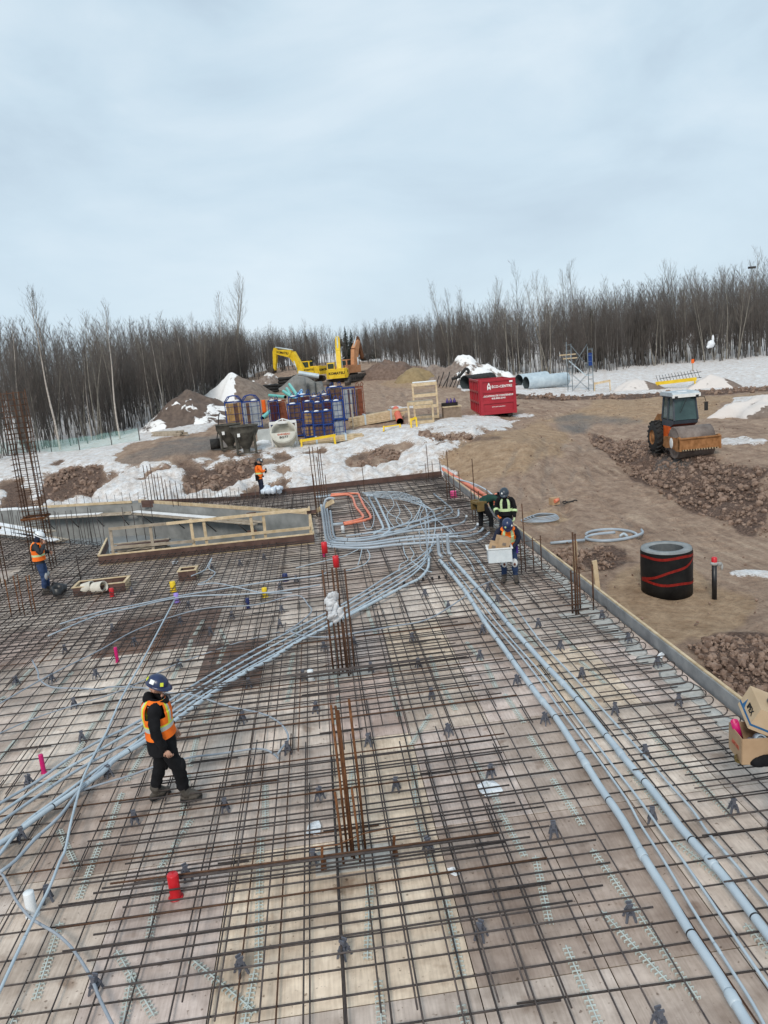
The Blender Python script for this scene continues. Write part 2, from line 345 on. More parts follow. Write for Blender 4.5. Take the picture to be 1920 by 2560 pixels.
def ground_mat():
    m = bpy.data.materials.new('ground'); m.use_nodes = True; nt = m.node_tree; N, L = nt.nodes, nt.links; b = N['Principled BSDF']
    g = N.new('ShaderNodeTexCoord')
    def noise(sc, det=6, ro=.6, st=None):
        n = N.new('ShaderNodeTexNoise'); n.inputs['Scale'].default_value = sc; n.inputs['Detail'].default_value = det; n.inputs['Roughness'].default_value = ro
        if st:
            mp_ = N.new('ShaderNodeMapping'); mp_.inputs['Scale'].default_value = st; L.new(g.outputs['Object'], mp_.inputs[0]); L.new(mp_.outputs[0], n.inputs['Vector'])
        else: L.new(g.outputs['Object'], n.inputs['Vector'])
        return n.outputs['Fac']
    def ramp(f, stops):
        r = N.new('ShaderNodeValToRGB'); L.new(f, r.inputs[0]); el = r.color_ramp.elements
        while len(el) > len(stops): el.remove(el[-1])
        for k, (p, c) in enumerate(stops):
            x = el[k] if k < len(el) else el.new(p)
            x.position = p; x.color = (c if len(c) == 4 else tuple(c)+(1,))
        return r.outputs[0]
    def mix(f, a, c):
        x = N.new('ShaderNodeMixRGB'); L.new(f, x.inputs[0]); L.new(a, x.inputs[1]); L.new(c, x.inputs[2]); return x.outputs[0]
    def math_(op, a, c):
        x = N.new('ShaderNodeMath'); x.operation = op
        for k, t in ((0, a), (1, c)):
            if isinstance(t, (int, float)): x.inputs[k].default_value = t
            else: L.new(t, x.inputs[k])
        return x.outputs[0]
    at = N.new('ShaderNodeAttribute'); at.attribute_name = 'mask'; sp = N.new('ShaderNodeSeparateColor'); L.new(at.outputs['Color'], sp.inputs[0])
    grit = noise(7, 10, .8)
    nb, nm, nf = noise(.35, 8), noise(2.2, 8), noise(14, 6)
    streak = noise(2.4, 8, .65, (0.9, 0.16, 1))
    mud = ramp(nm, [(.25, (.175, .112, .079)), (.5, (.345, .236, .170)), (.75, (.49, .36, .268))])
    mud2 = ramp(streak, [(.3, (.135, .083, .058)), (.5, (.36, .25, .18)), (.66, (.54, .405, .30))])
    mud = mix(ramp(nb, [(.4, (.2, .2, .2)), (.6, (.8, .8, .8))]), mud, mud2)
    sand = ramp(nm, [(.3, (.29, .185, .108)), (.7, (.49, .345, .225))])
    rubc = ramp(nf, [(.3, (.060, .036, .027)), (.55, (.15, .095, .070)), (.8, (.28, .19, .145))])
    wetc = ramp(nf, [(.3, (.10, .095, .09)), (.7, (.21, .205, .20))])
    f_s = math_('MULTIPLY', math_('ADD', sp.outputs[1], math_('MULTIPLY', math_('SUBTRACT', nm, .5), .8)), 1.0)
    c = mix(ramp(f_s, [(.25, (0, 0, 0)), (.8, (.9, .9, .9))]), mud, sand)
    f_r = math_('ADD', sp.outputs[2], math_('MULTIPLY', math_('SUBTRACT', nm, .5), .8))
    c = mix(ramp(f_r, [(.3, (0, 0, 0)), (.7, (1, 1, 1))]), c, rubc)
    c = mix(ramp(math_('MULTIPLY', at.outputs['Alpha'], nb), [(.2, (0, 0, 0)), (.55, (.75, .75, .75))]), c, wetc)
    snow = ramp(nm, [(.25, (.50, .41, .35)), (.45, (.70, .645, .61)), (.66, (.83, .83, .84))])
    f_n = math_('ADD', math_('ADD', sp.outputs[0], math_('MULTIPLY', math_('SUBTRACT', grit, .5), .9)), math_('ADD', math_('MULTIPLY', math_('SUBTRACT', nf, .5), .6), math_('MULTIPLY', math_('SUBTRACT', nm, .5), .8)))
    c = mix(ramp(f_n, [(.42, (0, 0, 0)), (.56, (1, 1, 1))]), c, snow)
    x = N.new('ShaderNodeMixRGB'); x.blend_type = 'MULTIPLY'; x.inputs[0].default_value = .8; L.new(c, x.inputs[1]); L.new(ramp(grit, [(.34, (.55, .54, .53)), (.52, (1.02, 1.02, 1.02)), (.7, (1.25, 1.25, 1.25))]), x.inputs[2]); c = x.outputs[0]
    L.new(c, b.inputs['Base Color']); b.inputs['Roughness'].default_value = .85; b.inputs['Specular IOR Level'].default_value = .25
    bp = N.new('ShaderNodeBump'); bp.inputs['Strength'].default_value = .8; bp.inputs['Distance'].default_value = .14
    L.new(math_('ADD', math_('MULTIPLY', grit, .55), math_('ADD', math_('MULTIPLY', nf, .4), nm)), bp.inputs['Height']); L.new(bp.outputs[0], b.inputs['Normal'])
    return m
GROUND = ground()
# ------------------------------------------------------------------ heaps of earth and snow
def heap_mat(name, c1, c2, scale, snow=0.0, sc=(.83, .82, .81)):
    stops = (c1, c2)
    m = bpy.data.materials.new(name); m.use_nodes = True; nt = m.node_tree; N, L = nt.nodes, nt.links; b = N['Principled BSDF']; b.inputs['Roughness'].default_value = .9
    g = N.new('ShaderNodeTexCoord'); n = N.new('ShaderNodeTexNoise'); n.inputs['Scale'].default_value = scale; n.inputs['Detail'].default_value = 8; n.inputs['Roughness'].default_value = .65; L.new(g.outputs['Object'], n.inputs['Vector'])
    r = N.new('ShaderNodeValToRGB'); L.new(n.outputs['Fac'], r.inputs[0]); el = r.color_ramp.elements
    el[0].position, el[0].color = .3, stops[0]+(1,); el[1].position, el[1].color = .7, stops[1]+(1,); out = r.outputs[0]
    if snow:
        at = N.new('ShaderNodeAttribute'); at.attribute_name = 'snow'; mt = N.new('ShaderNodeMath'); mt.operation = 'MULTIPLY_ADD'; L.new(n.outputs['Fac'], mt.inputs[0]); mt.inputs[1].default_value = .8; mt.inputs[2].default_value = -.4
        ad = N.new('ShaderNodeMath'); L.new(mt.outputs[0], ad.inputs[0]); L.new(at.outputs['Fac'], ad.inputs[1])
        r2 = N.new('ShaderNodeValToRGB'); L.new(ad.outputs[0], r2.inputs[0]); r2.color_ramp.elements[0].position = .45; r2.color_ramp.elements[1].position = .56
        x = N.new('ShaderNodeMixRGB'); L.new(r2.outputs[0], x.inputs[0]); L.new(out, x.inputs[1]); x.inputs[2].default_value = sc+(1,); out = x.outputs[0]
    L.new(out, b.inputs['Base Color']); bp = N.new('ShaderNodeBump'); bp.inputs['Distance'].default_value = .15; bp.inputs['Strength'].default_value = .6; L.new(n.outputs['Fac'], bp.inputs['Height']); L.new(bp.outputs[0], b.inputs['Normal'])
    return m
def heap(name, label, cat, c, rx, ry, h, m, seed, rough=.25, snowf=None, rz=0.0, peak=(0, 0), sharp=1.0, n=60):
    # a heap: steep-sided mound with lumps, sitting on the ground
    vs, fs, sn = [], [], []; N_ = n; M_ = n//2
    for i in range(M_+1):
        for k in range(N_):
            t = i/M_; a = 2*pi*k/N_; lx, ly = t*cos(a)*(1+.18*sin(3*a+seed)+.1*sin(7*a+2*seed)), t*sin(a)*(1+.18*sin(2*a+1.3*seed)); px, py = lx*rx+peak[0]*(1-t), ly*ry+peak[1]*(1-t)
            x = px*cos(rz)-py*sin(rz); y = px*sin(rz)+py*cos(rz); zz = h*(1-t**sharp)
            ft = float(fbm(np.array([x*.9+seed*9]), np.array([y*.9]), 4, seed)[0]); ff = float(fbm(np.array([x*3+seed*5]), np.array([y*3]), 3, seed+4)[0])
            e = min(1, (1-t)*5); z = zg(c[0]+x, c[1]+y)-c[2]+(zz+rough*h*ft*2*e+rough*.5*ff*e) - .12*(t > .97)
            vs.append((x, y, z)); sn.append(snowf(x/rx, y/ry, z/h, ft) if snowf else 0)
    for i in range(M_):
        for k in range(N_): fs.append((i*N_+k, (i+1)*N_+k, (i+1)*N_+(k+1) % N_, i*N_+(k+1) % N_))
    b = MB().add(vs, fs, m, True); o = b.build(name, m); o.location = c
    if snowf:
        at = o.data.attributes.new('snow', 'FLOAT', 'POINT'); at.data.foreach_set('value', np.array(sn, float))
    return tag(o, label, cat)
hm_red = heap_mat('red_earth', (.10, .062, .046), (.23, .16, .125)  , 2.5)
hm_mix = heap_mat('earth_under_snow', (.13, .095, .075), (.27, .215, .175), 2.0, snow=1)
hm_dark = heap_mat('dark_earth_under_snow', (.075, .052, .042), (.17, .125, .10), 2.0, snow=1)
hm_dirty = heap_mat('dirty_snow', (.13, .095, .075), (.26, .20, .165), 2.5, snow=1, sc=(.66, .60, .56))
hm_sand = heap_mat('yellow_sand', (.22, .155, .075), (.34, .25, .135), 2.0)
hm_grav = heap_mat('grey_gravel', (.17, .165, .155), (.27, .265, .25), 6.0)
hm_brown = heap_mat('brown_rock_earth', (.15, .11, .09), (.32, .26, .22), 2.2, snow=1)
c = GT(484, 1058); heap('earth_heap', 'long dark brown earth heap with dirty snow at its foot beside the left woodland', 'earth heap', c, 4.5, 4.2, 3.25, hm_dark, 3, .22, lambda a, b, z, f: .60*(b < -.35)*(f > -.02)+.5*(a > .6)*(f > 0)+.45*(f > .14)-.05, rz=.2)
c = GT(606, 994); heap('snow_heap', 'cone of dirty snow and sand standing behind the tall blue formwork racks', 'snow heap', c, 4.0, 3.6, 2.75, hm_mix, 5, .12, lambda a, b, z, f: (.95 if a < .0+.25*f-.1 else .14)+.4*(z > .88)-.35*(abs(a+.15) < .12)*(abs(b+.4) < .2), peak=(-.8, 0), sharp=1.2)
c = GT(972, 942); heap('earth_heap', 'low reddish earth heap in front of the far middle wood', 'earth heap', c, 4.6, 4.0, 2.2, hm_red, 7, .35, peak=(.3, 0), sharp=1.9)
c = GT(1038, 953); heap('sand_heap', 'rounded yellow brown sand heap right of the red earth heap', 'sand heap', c, 2.7, 2.5, 1.75, hm_sand, 9, .16, sharp=1.7)
c = GT(1088, 944); heap('earth_heap', 'small grey brown heap of broken earth between sand heap and snow heap', 'earth heap', c, 2.3, 2.2, 2.0, hm_brown, 11, .35, lambda a, b, z, f: .15, sharp=1.5)
c = GT(1178, 958); heap('snow_heap', 'tall heap of snow mixed with brown rock behind the red container', 'snow heap', c, 4.6, 3.6, 3.0, hm_brown, 13, .30, lambda a, b, z, f: .46+1.4*f+.12*(a > 0) if a > -.45 else .05, peak=(-.9, 0), sharp=1.25)
c = GT(1590, 976); heap('snow_heap', 'low dirty snow heap with a dark edge left of the yellow barrier frame', 'snow heap', c, 2.3, 2.0, 1.05, hm_dirty, 15, .16, lambda a, b, z, f: .85+f*.8 if a < .3 else .1, peak=(0, 0), sharp=1.4)
c = GT(1785, 968); heap('snow_heap', 'low dirty snow heap with a dark edge right of the yellow barrier frame', 'snow heap', c, 2.2, 2.0, 1.1, hm_dirty, 17, .16, lambda a, b, z, f: .85+f*.8 if a < .2 else .1, peak=(-.3, 0), sharp=1.4)
c = GT(1912, 1032); heap('snow_heap', 'white rounded snow heap at the right edge beside the road', 'snow heap', c, 3.0, 2.4, 1.0, hm_dirty, 19, .3, lambda a, b, z, f: .8+f if b > -.7 else .35, sharp=2)
c = GT(752, 975); heap('gravel_heap', 'grey gravel heap under the stick of the yellow excavator on the left', 'gravel heap', c, 3.0, 2.8, 2.1, hm_grav, 21, .06, sharp=1.1)
c = GT(675, 968); heap('earth_heap', 'broken lumpy brown earth and snow heap behind the black coiled drain pipes', 'earth heap', c, 2.4, 2.2, 1.5, hm_brown, 23, .4, lambda a, b, z, f: .5 if f > .05 else .2, sharp=1.6)
# rubble: broken rock on the bank beside the road and by the formwork
def rubble():
    ico = bmesh.new(); bmesh.ops.create_icosphere(ico, subdivisions=1, radius=1); iv = np.array([v.co[:] for v in ico.verts]); jf = np.array([[v.index for v in f.verts] for f in ico.faces]); ico.free()
    V, F = [], []; nv = 0
    def put(x, y, s, dz=0):
        nonlocal nv
        p = iv*(1+.35*(rng.random((len(iv), 1))-.5))*(s*rng.uniform(.6, 1.2, 3)); a = rng.uniform(0, 6.28); b = rng.uniform(-.6, .6)
        R = np.array(Euler((b, rng.uniform(-.6, .6), a)).to_matrix()); V.append(p@R.T+[x, y, dz]); F.append(jf+nv); nv += len(iv)
    sets = [(RUB[0], 2600, .03, .15), (RUB[1], 520, .025, .11), (RUB[2], 160, .03, .12), (RUB[3], 120, .03, .12), (DIRT[3], 160, .08, .35), (DIRT[4], 90, .06, .25), (DIRT[0], 200, .05, .25), (DIRT[5], 60, .05, .2), (DIRT[8], 12, .2, .5), (DIRT[9], 60, .06, .3), (RUB[4], 80, .02, .06), (RUB[5], 420, .06, .30), (DIRT[10], 20, .1, .4)]
    for P, n, s0, s1 in sets:
        a = np.array(P); x = rng.uniform(a[:, 0].min(), a[:, 0].max(), n*4); y = rng.uniform(a[:, 1].min(), a[:, 1].max(), n*4); k = inside(x, y, P); x, y = x[k][:n], y[k][:n]; z = zb(x, y)
        for i in range(len(x)): put(x[i], y[i], s0+(s1-s0)*rng.random()**5, z[i]+.05)
    n = 1500; x = rng.uniform(6.2, 40, n); y = rng.uniform(8, 70, n); z = zb(x, y)
    for i in range(n): put(x[i], y[i], rng.uniform(.015, .05), z[i]+.03)
    me = bpy.data.meshes.new('rubble'); v = np.concatenate(V); f = np.concatenate(F); me.from_pydata(v.tolist(), [], f.tolist()); me.materials.append(mat('rock', (.11, .068, .050), .9, var=.5, scale=5, col2=(.34, .24, .185), bump=.5))
    o = bpy.data.objects.new('rubble', me); COL.objects.link(o); tag(o, 'broken reddish brown rock strewn over the bank and the mud', 'rubble', kind='stuff')
rubble()
# ------------------------------------------------------------------ the woods
bark = mat('dark_bark', (.058, .052, .047), .9, var=.4, scale=2, col2=(.16, .145, .132), obvar=.3)
twigm = mat('twigs', (.070, .058, .051), .9, var=.4, scale=1.0, col2=(.150, .122, .108), obvar=.35)
pale = mat('pale_bark', (.15, .135, .115), .85, var=.4, scale=3, col2=(.31, .28, .235), obvar=.1)
paletw = mat('pale_twigs', (.11, .095, .082), .9, var=.3, scale=2, col2=(.20, .175, .15))
birch = mat('birch_bark', (.30, .255, .215), .8, var=.5, scale=5, col2=(.62, .56, .50), stretch=(1, 1, 4))
green = mat('spruce_needles', (.010, .016, .012), .9, var=.4, scale=3, col2=(.028, .04, .028), obvar=.2)
def ribbon(b, p, q, w, m):
    # a twig: thin three-sided spike
    p, q = Vector(p), Vector(q); d = q-p
    if d.length < 1e-5: return
    a = d.orthogonal().normalized(); c = d.cross(a).normalized(); vs = [p+a*w, p-a*w*.5+c*w*.87, p-a*w*.5-c*w*.87, q]
    b.add(vs, [(0, 1, 3), (1, 2, 3), (2, 0, 3)], m)
def branchy(tw, r, base, d, L, w, depth, m, spread=.5, up=.25):
    # one limb with its twigs, following the light
    p = Vector(base); d = Vector(d).normalized(); n = 3; pts = [p]
    for i in range(n):
        d = (d+Vector((r.uniform(-1, 1), r.uniform(-1, 1), r.uniform(-.3, 1)))*.16+Vector((0, 0, up*.35))).normalized(); p = p+d*L/n; pts.append(p)
    for i in range(n): ribbon(tw, pts[i], pts[i]+(pts[i+1]-pts[i])*1.02 if i == n-1 else pts[i+1]+(pts[i+1]-pts[i])*.6, w*(1-.28*i), m)
    if depth > 0:
        for k in range(r.randint(3, 5)):
            t = r.uniform(.25, 1); i = min(int(t*n), n-1); q = pts[i].lerp(pts[i+1], t*n-i)
            dd = (d+Vector((r.uniform(-1, 1), r.uniform(-1, 1), r.uniform(-.5, .9)))*spread*1.3).normalized()
            branchy(tw, r, q, dd, L*r.uniform(.35, .6), w*.6, depth-1, m, spread, up)
def make_tree(seed, h, kind):
    r = random.Random(seed); tr, tw = MB(), MB()
    stems = {'bush': r.choice((2, 3, 4)), 'pole': 1, 'birch': 1, 'aspen': r.choice((1, 2)), 'spruce': 1}[kind]
    for s in range(stems):
        hh = h*(1 if s == 0 else r.uniform(.65, .95)); a = r.uniform(0, 6.28); lean = .0 if stems == 1 else r.uniform(.06, .2)
        p = Vector((.12*cos(a)*(stems > 1), .12*sin(a)*(stems > 1), -.3)); d = Vector((cos(a)*lean+r.uniform(-.05, .05), sin(a)*lean+r.uniform(-.05, .05), 1)).normalized()
        pts, rs = [], []; n = 9; r0 = {'bush': .045, 'pole': .048, 'birch': .075, 'aspen': .085, 'spruce': .12}[kind]*h/9
        for i in range(n+1):
            pts.append(p.copy()); rs.append(max(r0*(1-i/n)**.85, .006))
            d = (d+Vector((r.uniform(-1, 1), r.uniform(-1, 1), 0))*.055+Vector((0, 0, .03))).normalized(); p = p+d*(hh+.3)/n
        tr.tube(pts, rs, 5, {'bush': bark, 'pole': bark, 'birch': birch, 'aspen': pale, 'spruce': bark}[kind], cap=False)
        if kind == 'spruce':
            for i in range(60):
                t = .08+.9*i/60; z = t*hh; L = hh*.19*(1-t)+.12
                for k in range(5):
                    an = r.uniform(0, 6.28); c = Vector((pts[0].x, pts[0].y, z)); e_ = c+Vector((cos(an)*L, sin(an)*L, -L*.35)); sd = Vector((-sin(an), cos(an), 0))*L*.28
                    tw.add([c, e_-sd*.4-Vector((0, 0, .12*L)), e_, e_+sd*.4-Vector((0, 0, .12*L)), c.lerp(e_, .5)+sd-Vector((0, 0, .15*L)), c.lerp(e_, .5)-sd-Vector((0, 0, .15*L))], [(0, 5, 1, 2), (0, 2, 3, 4)], green)
            continue
        nb = {'bush': 15, 'pole': 18, 'birch': 38, 'aspen': 34}[kind]; t0 = {'bush': .28, 'pole': .35, 'birch': .46, 'aspen': .40}[kind]
        m = {'bush': twigm, 'pole': twigm, 'birch': paletw, 'aspen': paletw}[kind]
        for k in range(nb):
            t = t0+(1-t0)*(k+r.random())/nb*.97; x = t*n; i = min(int(x), n-1); q = pts[i].lerp(pts[i+1], x-i); an = r.uniform(0, 6.28)
            sp_ = {'bush': .85, 'pole': .7, 'birch': .5, 'aspen': .62}[kind]; L = hh*(.26 if kind != 'birch' else .21)*(1.12-t)+.35
            branchy(tw, r, q, (cos(an)*sp_, sin(an)*sp_, 1), L*r.uniform(.8, 1.4), (.0095 if kind == 'bush' else .009)*(h/9)*1.15, 1 if kind == 'bush' or k % 2 else 2, m, .5)
    return tr, tw
TV = {}
def variant(kind, i, h):
    tr, tw = make_tree(hash_(kind)*31+i*7, h, kind); TV[(kind, i)] = (tr.mesh('trunk'), tw.mesh('crown'), tr, tw)
def hash_(s): return sum(ord(c)*(k+1) for k, c in enumerate(s))
for i in range(7): variant('bush', i, 9)
for i in range(4): variant('pole', i, 10)
for i in range(4): variant('birch', i, 10)
for i in range(3): variant('aspen', i, 12)
for i in range(2): variant('spruce', i, 9)
def tree(kind, i, loc, sc, rz, label, group=None, name='bare_tree', lean=(0, 0)):
    tm, cm = TV[(kind, i)][:2]; o = bpy.data.objects.new(name, tm.copy() if False else tm); o = thing(name, label, 'tree', loc, rz, group); o.scale = (sc, sc, sc); o.rotation_euler = (lean[0], lean[1], rz)
    for nm_, me in (('trunk', tm), ('crown', cm)):
        c = bpy.data.objects.new(nm_, me); COL.objects.link(c); c.parent = o
    return o
def topz(u, v_top, loc):
    d = (np.array(loc)-CAMP)@CF; return float((CAMP+ray(u, v_top)*d)[2])-loc[2]
def woodrow(px, n, hs, kinds, label, group, jit=2.5, seed=0):
    # trees standing along the edge of the wood: px = (u, v) of the edge
    r = random.Random(seed); W_ = [GT(u, v) for u, v in px]; L = [0]
    for a, b in zip(W_, W_[1:]): L.append(L[-1]+(b-a).length)
    for k in range(n):
        s = (k+r.random())/n*L[-1]; i = max(j for j in range(len(L)-1) if L[j] <= s); p = W_[i].lerp(W_[i+1], (s-L[i])/(L[i+1]-L[i]))
        out = Vector((p.x, p.y, 0)).normalized(); p = p+out*r.uniform(0, jit); p.z = zg(p.x, p.y)-.05; kd = r.choice(kinds); h0 = {'bush': 9, 'pole': 10, 'birch': 10, 'aspen': 12, 'spruce': 9}[kd]
        f = s/L[-1]; hh = hs[0]+(hs[1]-hs[0])*f
        tree(kd, r.randrange({'bush': 7, 'pole': 4, 'birch': 4, 'aspen': 3, 'spruce': 2}[kd]), p, hh/h0*r.uniform(.62, 1.14), r.uniform(0, 6.28), label, group)
LEFT_E = [(-40, 1172), (60, 1150), (150, 1128), (230, 1112), (310, 1088), (390, 1062), (440, 1042), (500, 1012), (560, 985), (620, 958)]
MID_E = [(620, 955), (700, 932), (800, 918), (900, 912), (1000, 916), (1080, 930), (1120, 938)]
RIGHT_E = [(1110, 942), (1200, 946), (1300, 945), (1400, 940), (1500, 932), (1600, 922), (1700, 912), (1800, 904), (1960, 890)]
woodrow(LEFT_E, 105, (8.4, 6.4), ('bush', 'bush', 'bush', 'pole', 'aspen', 'bush'), 'bare grey brown young tree at the edge of the left snowy wood', 'trees along the left woodland edge', 4, 1)
woodrow(LEFT_E, 20, (11.2, 10), ('birch', 'aspen'), 'slim pale bare tree standing above the left wood', 'slim pale trees over the left wood', 14, 11)
woodrow(RIGHT_E, 22, (11.5, 14), ('aspen', 'aspen', 'pole'), 'slim pale bare tree standing above the right wood', 'slim pale trees over the right wood', 25, 12)
woodrow(MID_E, 14, (7.4, 7.6), ('aspen', 'birch'), 'slim pale bare tree standing above the far wood', 'slim pale trees over the far wood', 25, 13)
woodrow(MID_E, 45, (5.8, 6.2), ('bush', 'bush', 'pole'), 'bare brown tree at the edge of the far wood behind heaps and excavators', 'trees along the far woodland edge', 6, 2)
woodrow(RIGHT_E, 118, (7.2, 10.2), ('bush', 'bush', 'bush', 'pole', 'aspen', 'bush'), 'bare grey brown young tree at the edge of the right wood behind snow field', 'trees along the right woodland edge', 5, 3)
# the taller ones that stand out, one by one
def stand(kind, i, u, v, vt, label, name, lean=(0, 0), back=0, h0=None):
    p = GT(u, v); out = Vector((p.x, p.y, 0)).normalized(); p = p+out*back; p.z = zg(p.x, p.y)
    return tree(kind, i, p, topz(u, vt, p)/(h0 or {'birch': 10, 'aspen': 12, 'pole': 10, 'spruce': 9}[kind]), u*.7, label, None, name, lean)
stand('birch', 0, 152, 1128, 735, 'tall slim birch with white bark behind the tall rebar cage on the left', 'birch_tree', (0, -.04))
stand('birch', 1, 301, 1100, 770, 'straight white birch left of the long earth heap, standing forward of the wood', 'birch_tree', (0, .02))
stand('birch', 2, 418, 1022, 790, 'white birch rising between the earth heap and the straight birch', 'birch_tree', (0, -.03))
stand('birch', 3, 476, 988, 800, 'crooked white birch rising from the top of the earth heap', 'birch_tree', (0, -.1), 1)
stand('aspen', 0, 590, 950, 690, 'tallest fine bare tree of the left wood, standing high over the snow heap', 'aspen_tree', (0, -.05))
stand('birch', 0, 612, 940, 810, 'forked white birch above the top of the snow heap', 'birch_tree')
stand('birch', 1, 655, 938, 845, 'white birch leaning left just behind the snow heap, left of a close pair', 'birch_tree', (0, -.1))
stand('birch', 2, 664, 938, 835, 'upright white birch, middle one of three thin trunks behind the snow heap', 'birch_tree')
stand('birch', 3, 676, 935, 850, 'white birch leaning left, right one of three thin trunks behind the snow heap', 'birch_tree', (0, -.09))
stand('aspen', 1, 1356, 938, 690, 'tall pale aspen with many upright stems behind the scaffold, left of its twin', 'aspen_tree', (0, 0), -2)
stand('aspen', 2, 1374, 938, 700, 'tall pale aspen with many upright stems behind the scaffold, right of its twin', 'aspen_tree', (0, 0), -2)
stand('aspen', 1, 1420, 925, 685, 'thin tall bare tree topping the wood above the scaffold', 'aspen_tree', (0, 0), 12)
stand('aspen', 2, 1555, 910, 690, 'tall bare tree with a fine crown over the middle of the right wood', 'aspen_tree', (0, 0), 12)
stand('aspen', 0, 1760, 895, 665, 'tall bare tree with a spreading crown over the right wood, near the white bag', 'aspen_tree', (0, 0), 14)
stand('aspen', 1, 1800, 895, 680, 'tall narrow bare tree over the right wood, between two wider ones', 'aspen_tree', (0, 0), 14)
stand('aspen', 2, 1850, 890, 660, 'tall bare tree over the right wood near the picture edge', 'aspen_tree', (0, 0), 16)
stand('aspen', 0, 1705, 905, 690, 'tall bare tree left of the white bag in the right wood', 'aspen_tree', (0, 0), 10)
stand('aspen', 1, 1285, 930, 735, 'wide crowned bare tree rising over the wood above the red container', 'aspen_tree', (0, 0), 6)
stand('aspen', 2, 1260, 930, 745, 'smaller wide crowned bare tree beside the one above the red container', 'aspen_tree', (0, 0), 8)
stand('spruce', 0, 772, 915, 820, 'dark spruce on the skyline over the boom of the left excavator', 'spruce_tree', (0, 0), 25)
stand('spruce', 1, 870, 908, 812, 'tall dark spruce on the far skyline, left of a close group', 'spruce_tree', (0, 0), 25)
stand('spruce', 0, 884, 908, 820, 'dark spruce on the far skyline, middle of a close group', 'spruce_tree', (0, 0), 28)
stand('spruce', 1, 921, 908, 814, 'pointed dark spruce alone on the far skyline right of the group', 'spruce_tree', (0, 0), 25)
stand('spruce', 0, 943, 908, 824, 'small dark spruce at the right end of the far skyline row', 'spruce_tree', (0, 0), 25)
stand('spruce', 1, 537, 985, 835, 'small dark spruce hidden in the left wood behind the earth heap', 'spruce_tree', (0, 0), 18)
stand('spruce', 0, 1482, 925, 760, 'dark spruce half hidden in the right wood', 'spruce_tree', (0, 0), 14)
# the depth of the wood behind its edge: one mass
def woods():
    V, F, nv = [], [], 0; r = random.Random(5); mids = []
    low = []
    for s in range(8):
        tr, tw = MB(), MB(); rr = random.Random(900+s); h = 9.0
        for st in range(2):
            a = rr.uniform(0, 6.28); pts = []; p = Vector((cos(a)*.3*st, sin(a)*.3*st, -.2)); d = Vector((rr.uniform(-.1, .1), rr.uniform(-.1, .1), 1))
            for i in range(5): pts.append(p.copy()); p = p+d*h/4*(1-.15*st); d = (d+Vector((rr.uniform(-1, 1), rr.uniform(-1, 1), 0))*.07).normalized()
            tr.tube(pts, [.055, .045, .035, .02, .008], 3, cap=False)
            for k in range(26):
                t = .2+.8*k/24; x = t*4; i = min(int(x), 3); q = pts[i].lerp(pts[i+1], x-i); an = rr.uniform(0, 6.28); L = 2.4*(1.15-t)+.4
                dd = Vector((cos(an)*.5, sin(an)*.5, rr.uniform(.5, 1.1))).normalized(); q2 = q+dd*L; ribbon(tr, q, q2, .016, None)
                for j in range(4):
                    t2 = rr.uniform(.2, .9); ribbon(tr, q.lerp(q2, t2), q.lerp(q2, t2)+(dd+Vector((rr.uniform(-1, 1), rr.uniform(-1, 1), rr.uniform(-.2, .9)))*.7).normalized()*L*.5, .010, None)
        v = np.array(tr.v); f = []
        for q in tr.f:
            if len(q) == 3: f.append(q)
            else: f += [(q[0], q[1], q[2]), (q[0], q[2], q[3])]
        low.append((v, np.array(f)))
    def band(E, n, depth, hs, seed):
        nonlocal nv
        r = random.Random(seed); Wp = [GT(u, v) for u, v in E]; L = [0]
        for a, b in zip(Wp, Wp[1:]): L.append(L[-1]+(b-a).length)
        for k in range(n):
            s = r.random()*L[-1]; i = max(j for j in range(len(L)-1) if L[j] <= s); p = Wp[i].lerp(Wp[i+1], (s-L[i])/(L[i+1]-L[i]))
            out = Vector((p.x, p.y, 0)).normalized(); dd = 3+depth*r.random()**1.5; p = p+out*dd
            v, f = low[r.randrange(8)]; a = r.uniform(0, 6.28); sc = (hs[0]+(hs[1]-hs[0])*s/L[-1])/9*r.uniform(.72, 1.1)*(1+.004*dd)
            c_, s_ = cos(a)*sc, sin(a)*sc; w = np.stack([v[:, 0]*c_-v[:, 1]*s_+p.x, v[:, 0]*s_+v[:, 1]*c_+p.y, v[:, 2]*sc+zg(p.x, p.y)], -1)
            V.append(w); F.append(f+nv); nv += len(v)
    band(LEFT_E, 560, 45, (8.6, 6.4), 1); band(MID_E, 420, 60, (6.0, 6.6), 2); band(RIGHT_E, 560, 55, (7.0, 10.4), 3)
    v = np.concatenate(V); f = np.concatenate(F); me = bpy.data.meshes.new('woods'); me.vertices.add(len(v)); me.vertices.foreach_set('co', v.ravel()); m = len(f)
    me.loops.add(m*3); me.loops.foreach_set('vertex_index', f.ravel().astype(np.int32)); me.polygons.add(m); me.polygons.foreach_set('loop_start', np.arange(m, dtype=np.int32)*3); me.update(calc_edges=True)
    me.materials.append(mat('wood_mass', (.066, .057, .051), .95, var=.4, scale=.5, col2=(.155, .138, .126)))
    o = bpy.data.objects.new('woods', me); COL.objects.link(o); tag(o, 'dense leafless brown wood filling the horizon behind the front trees', 'woods', kind='stuff')
woods()
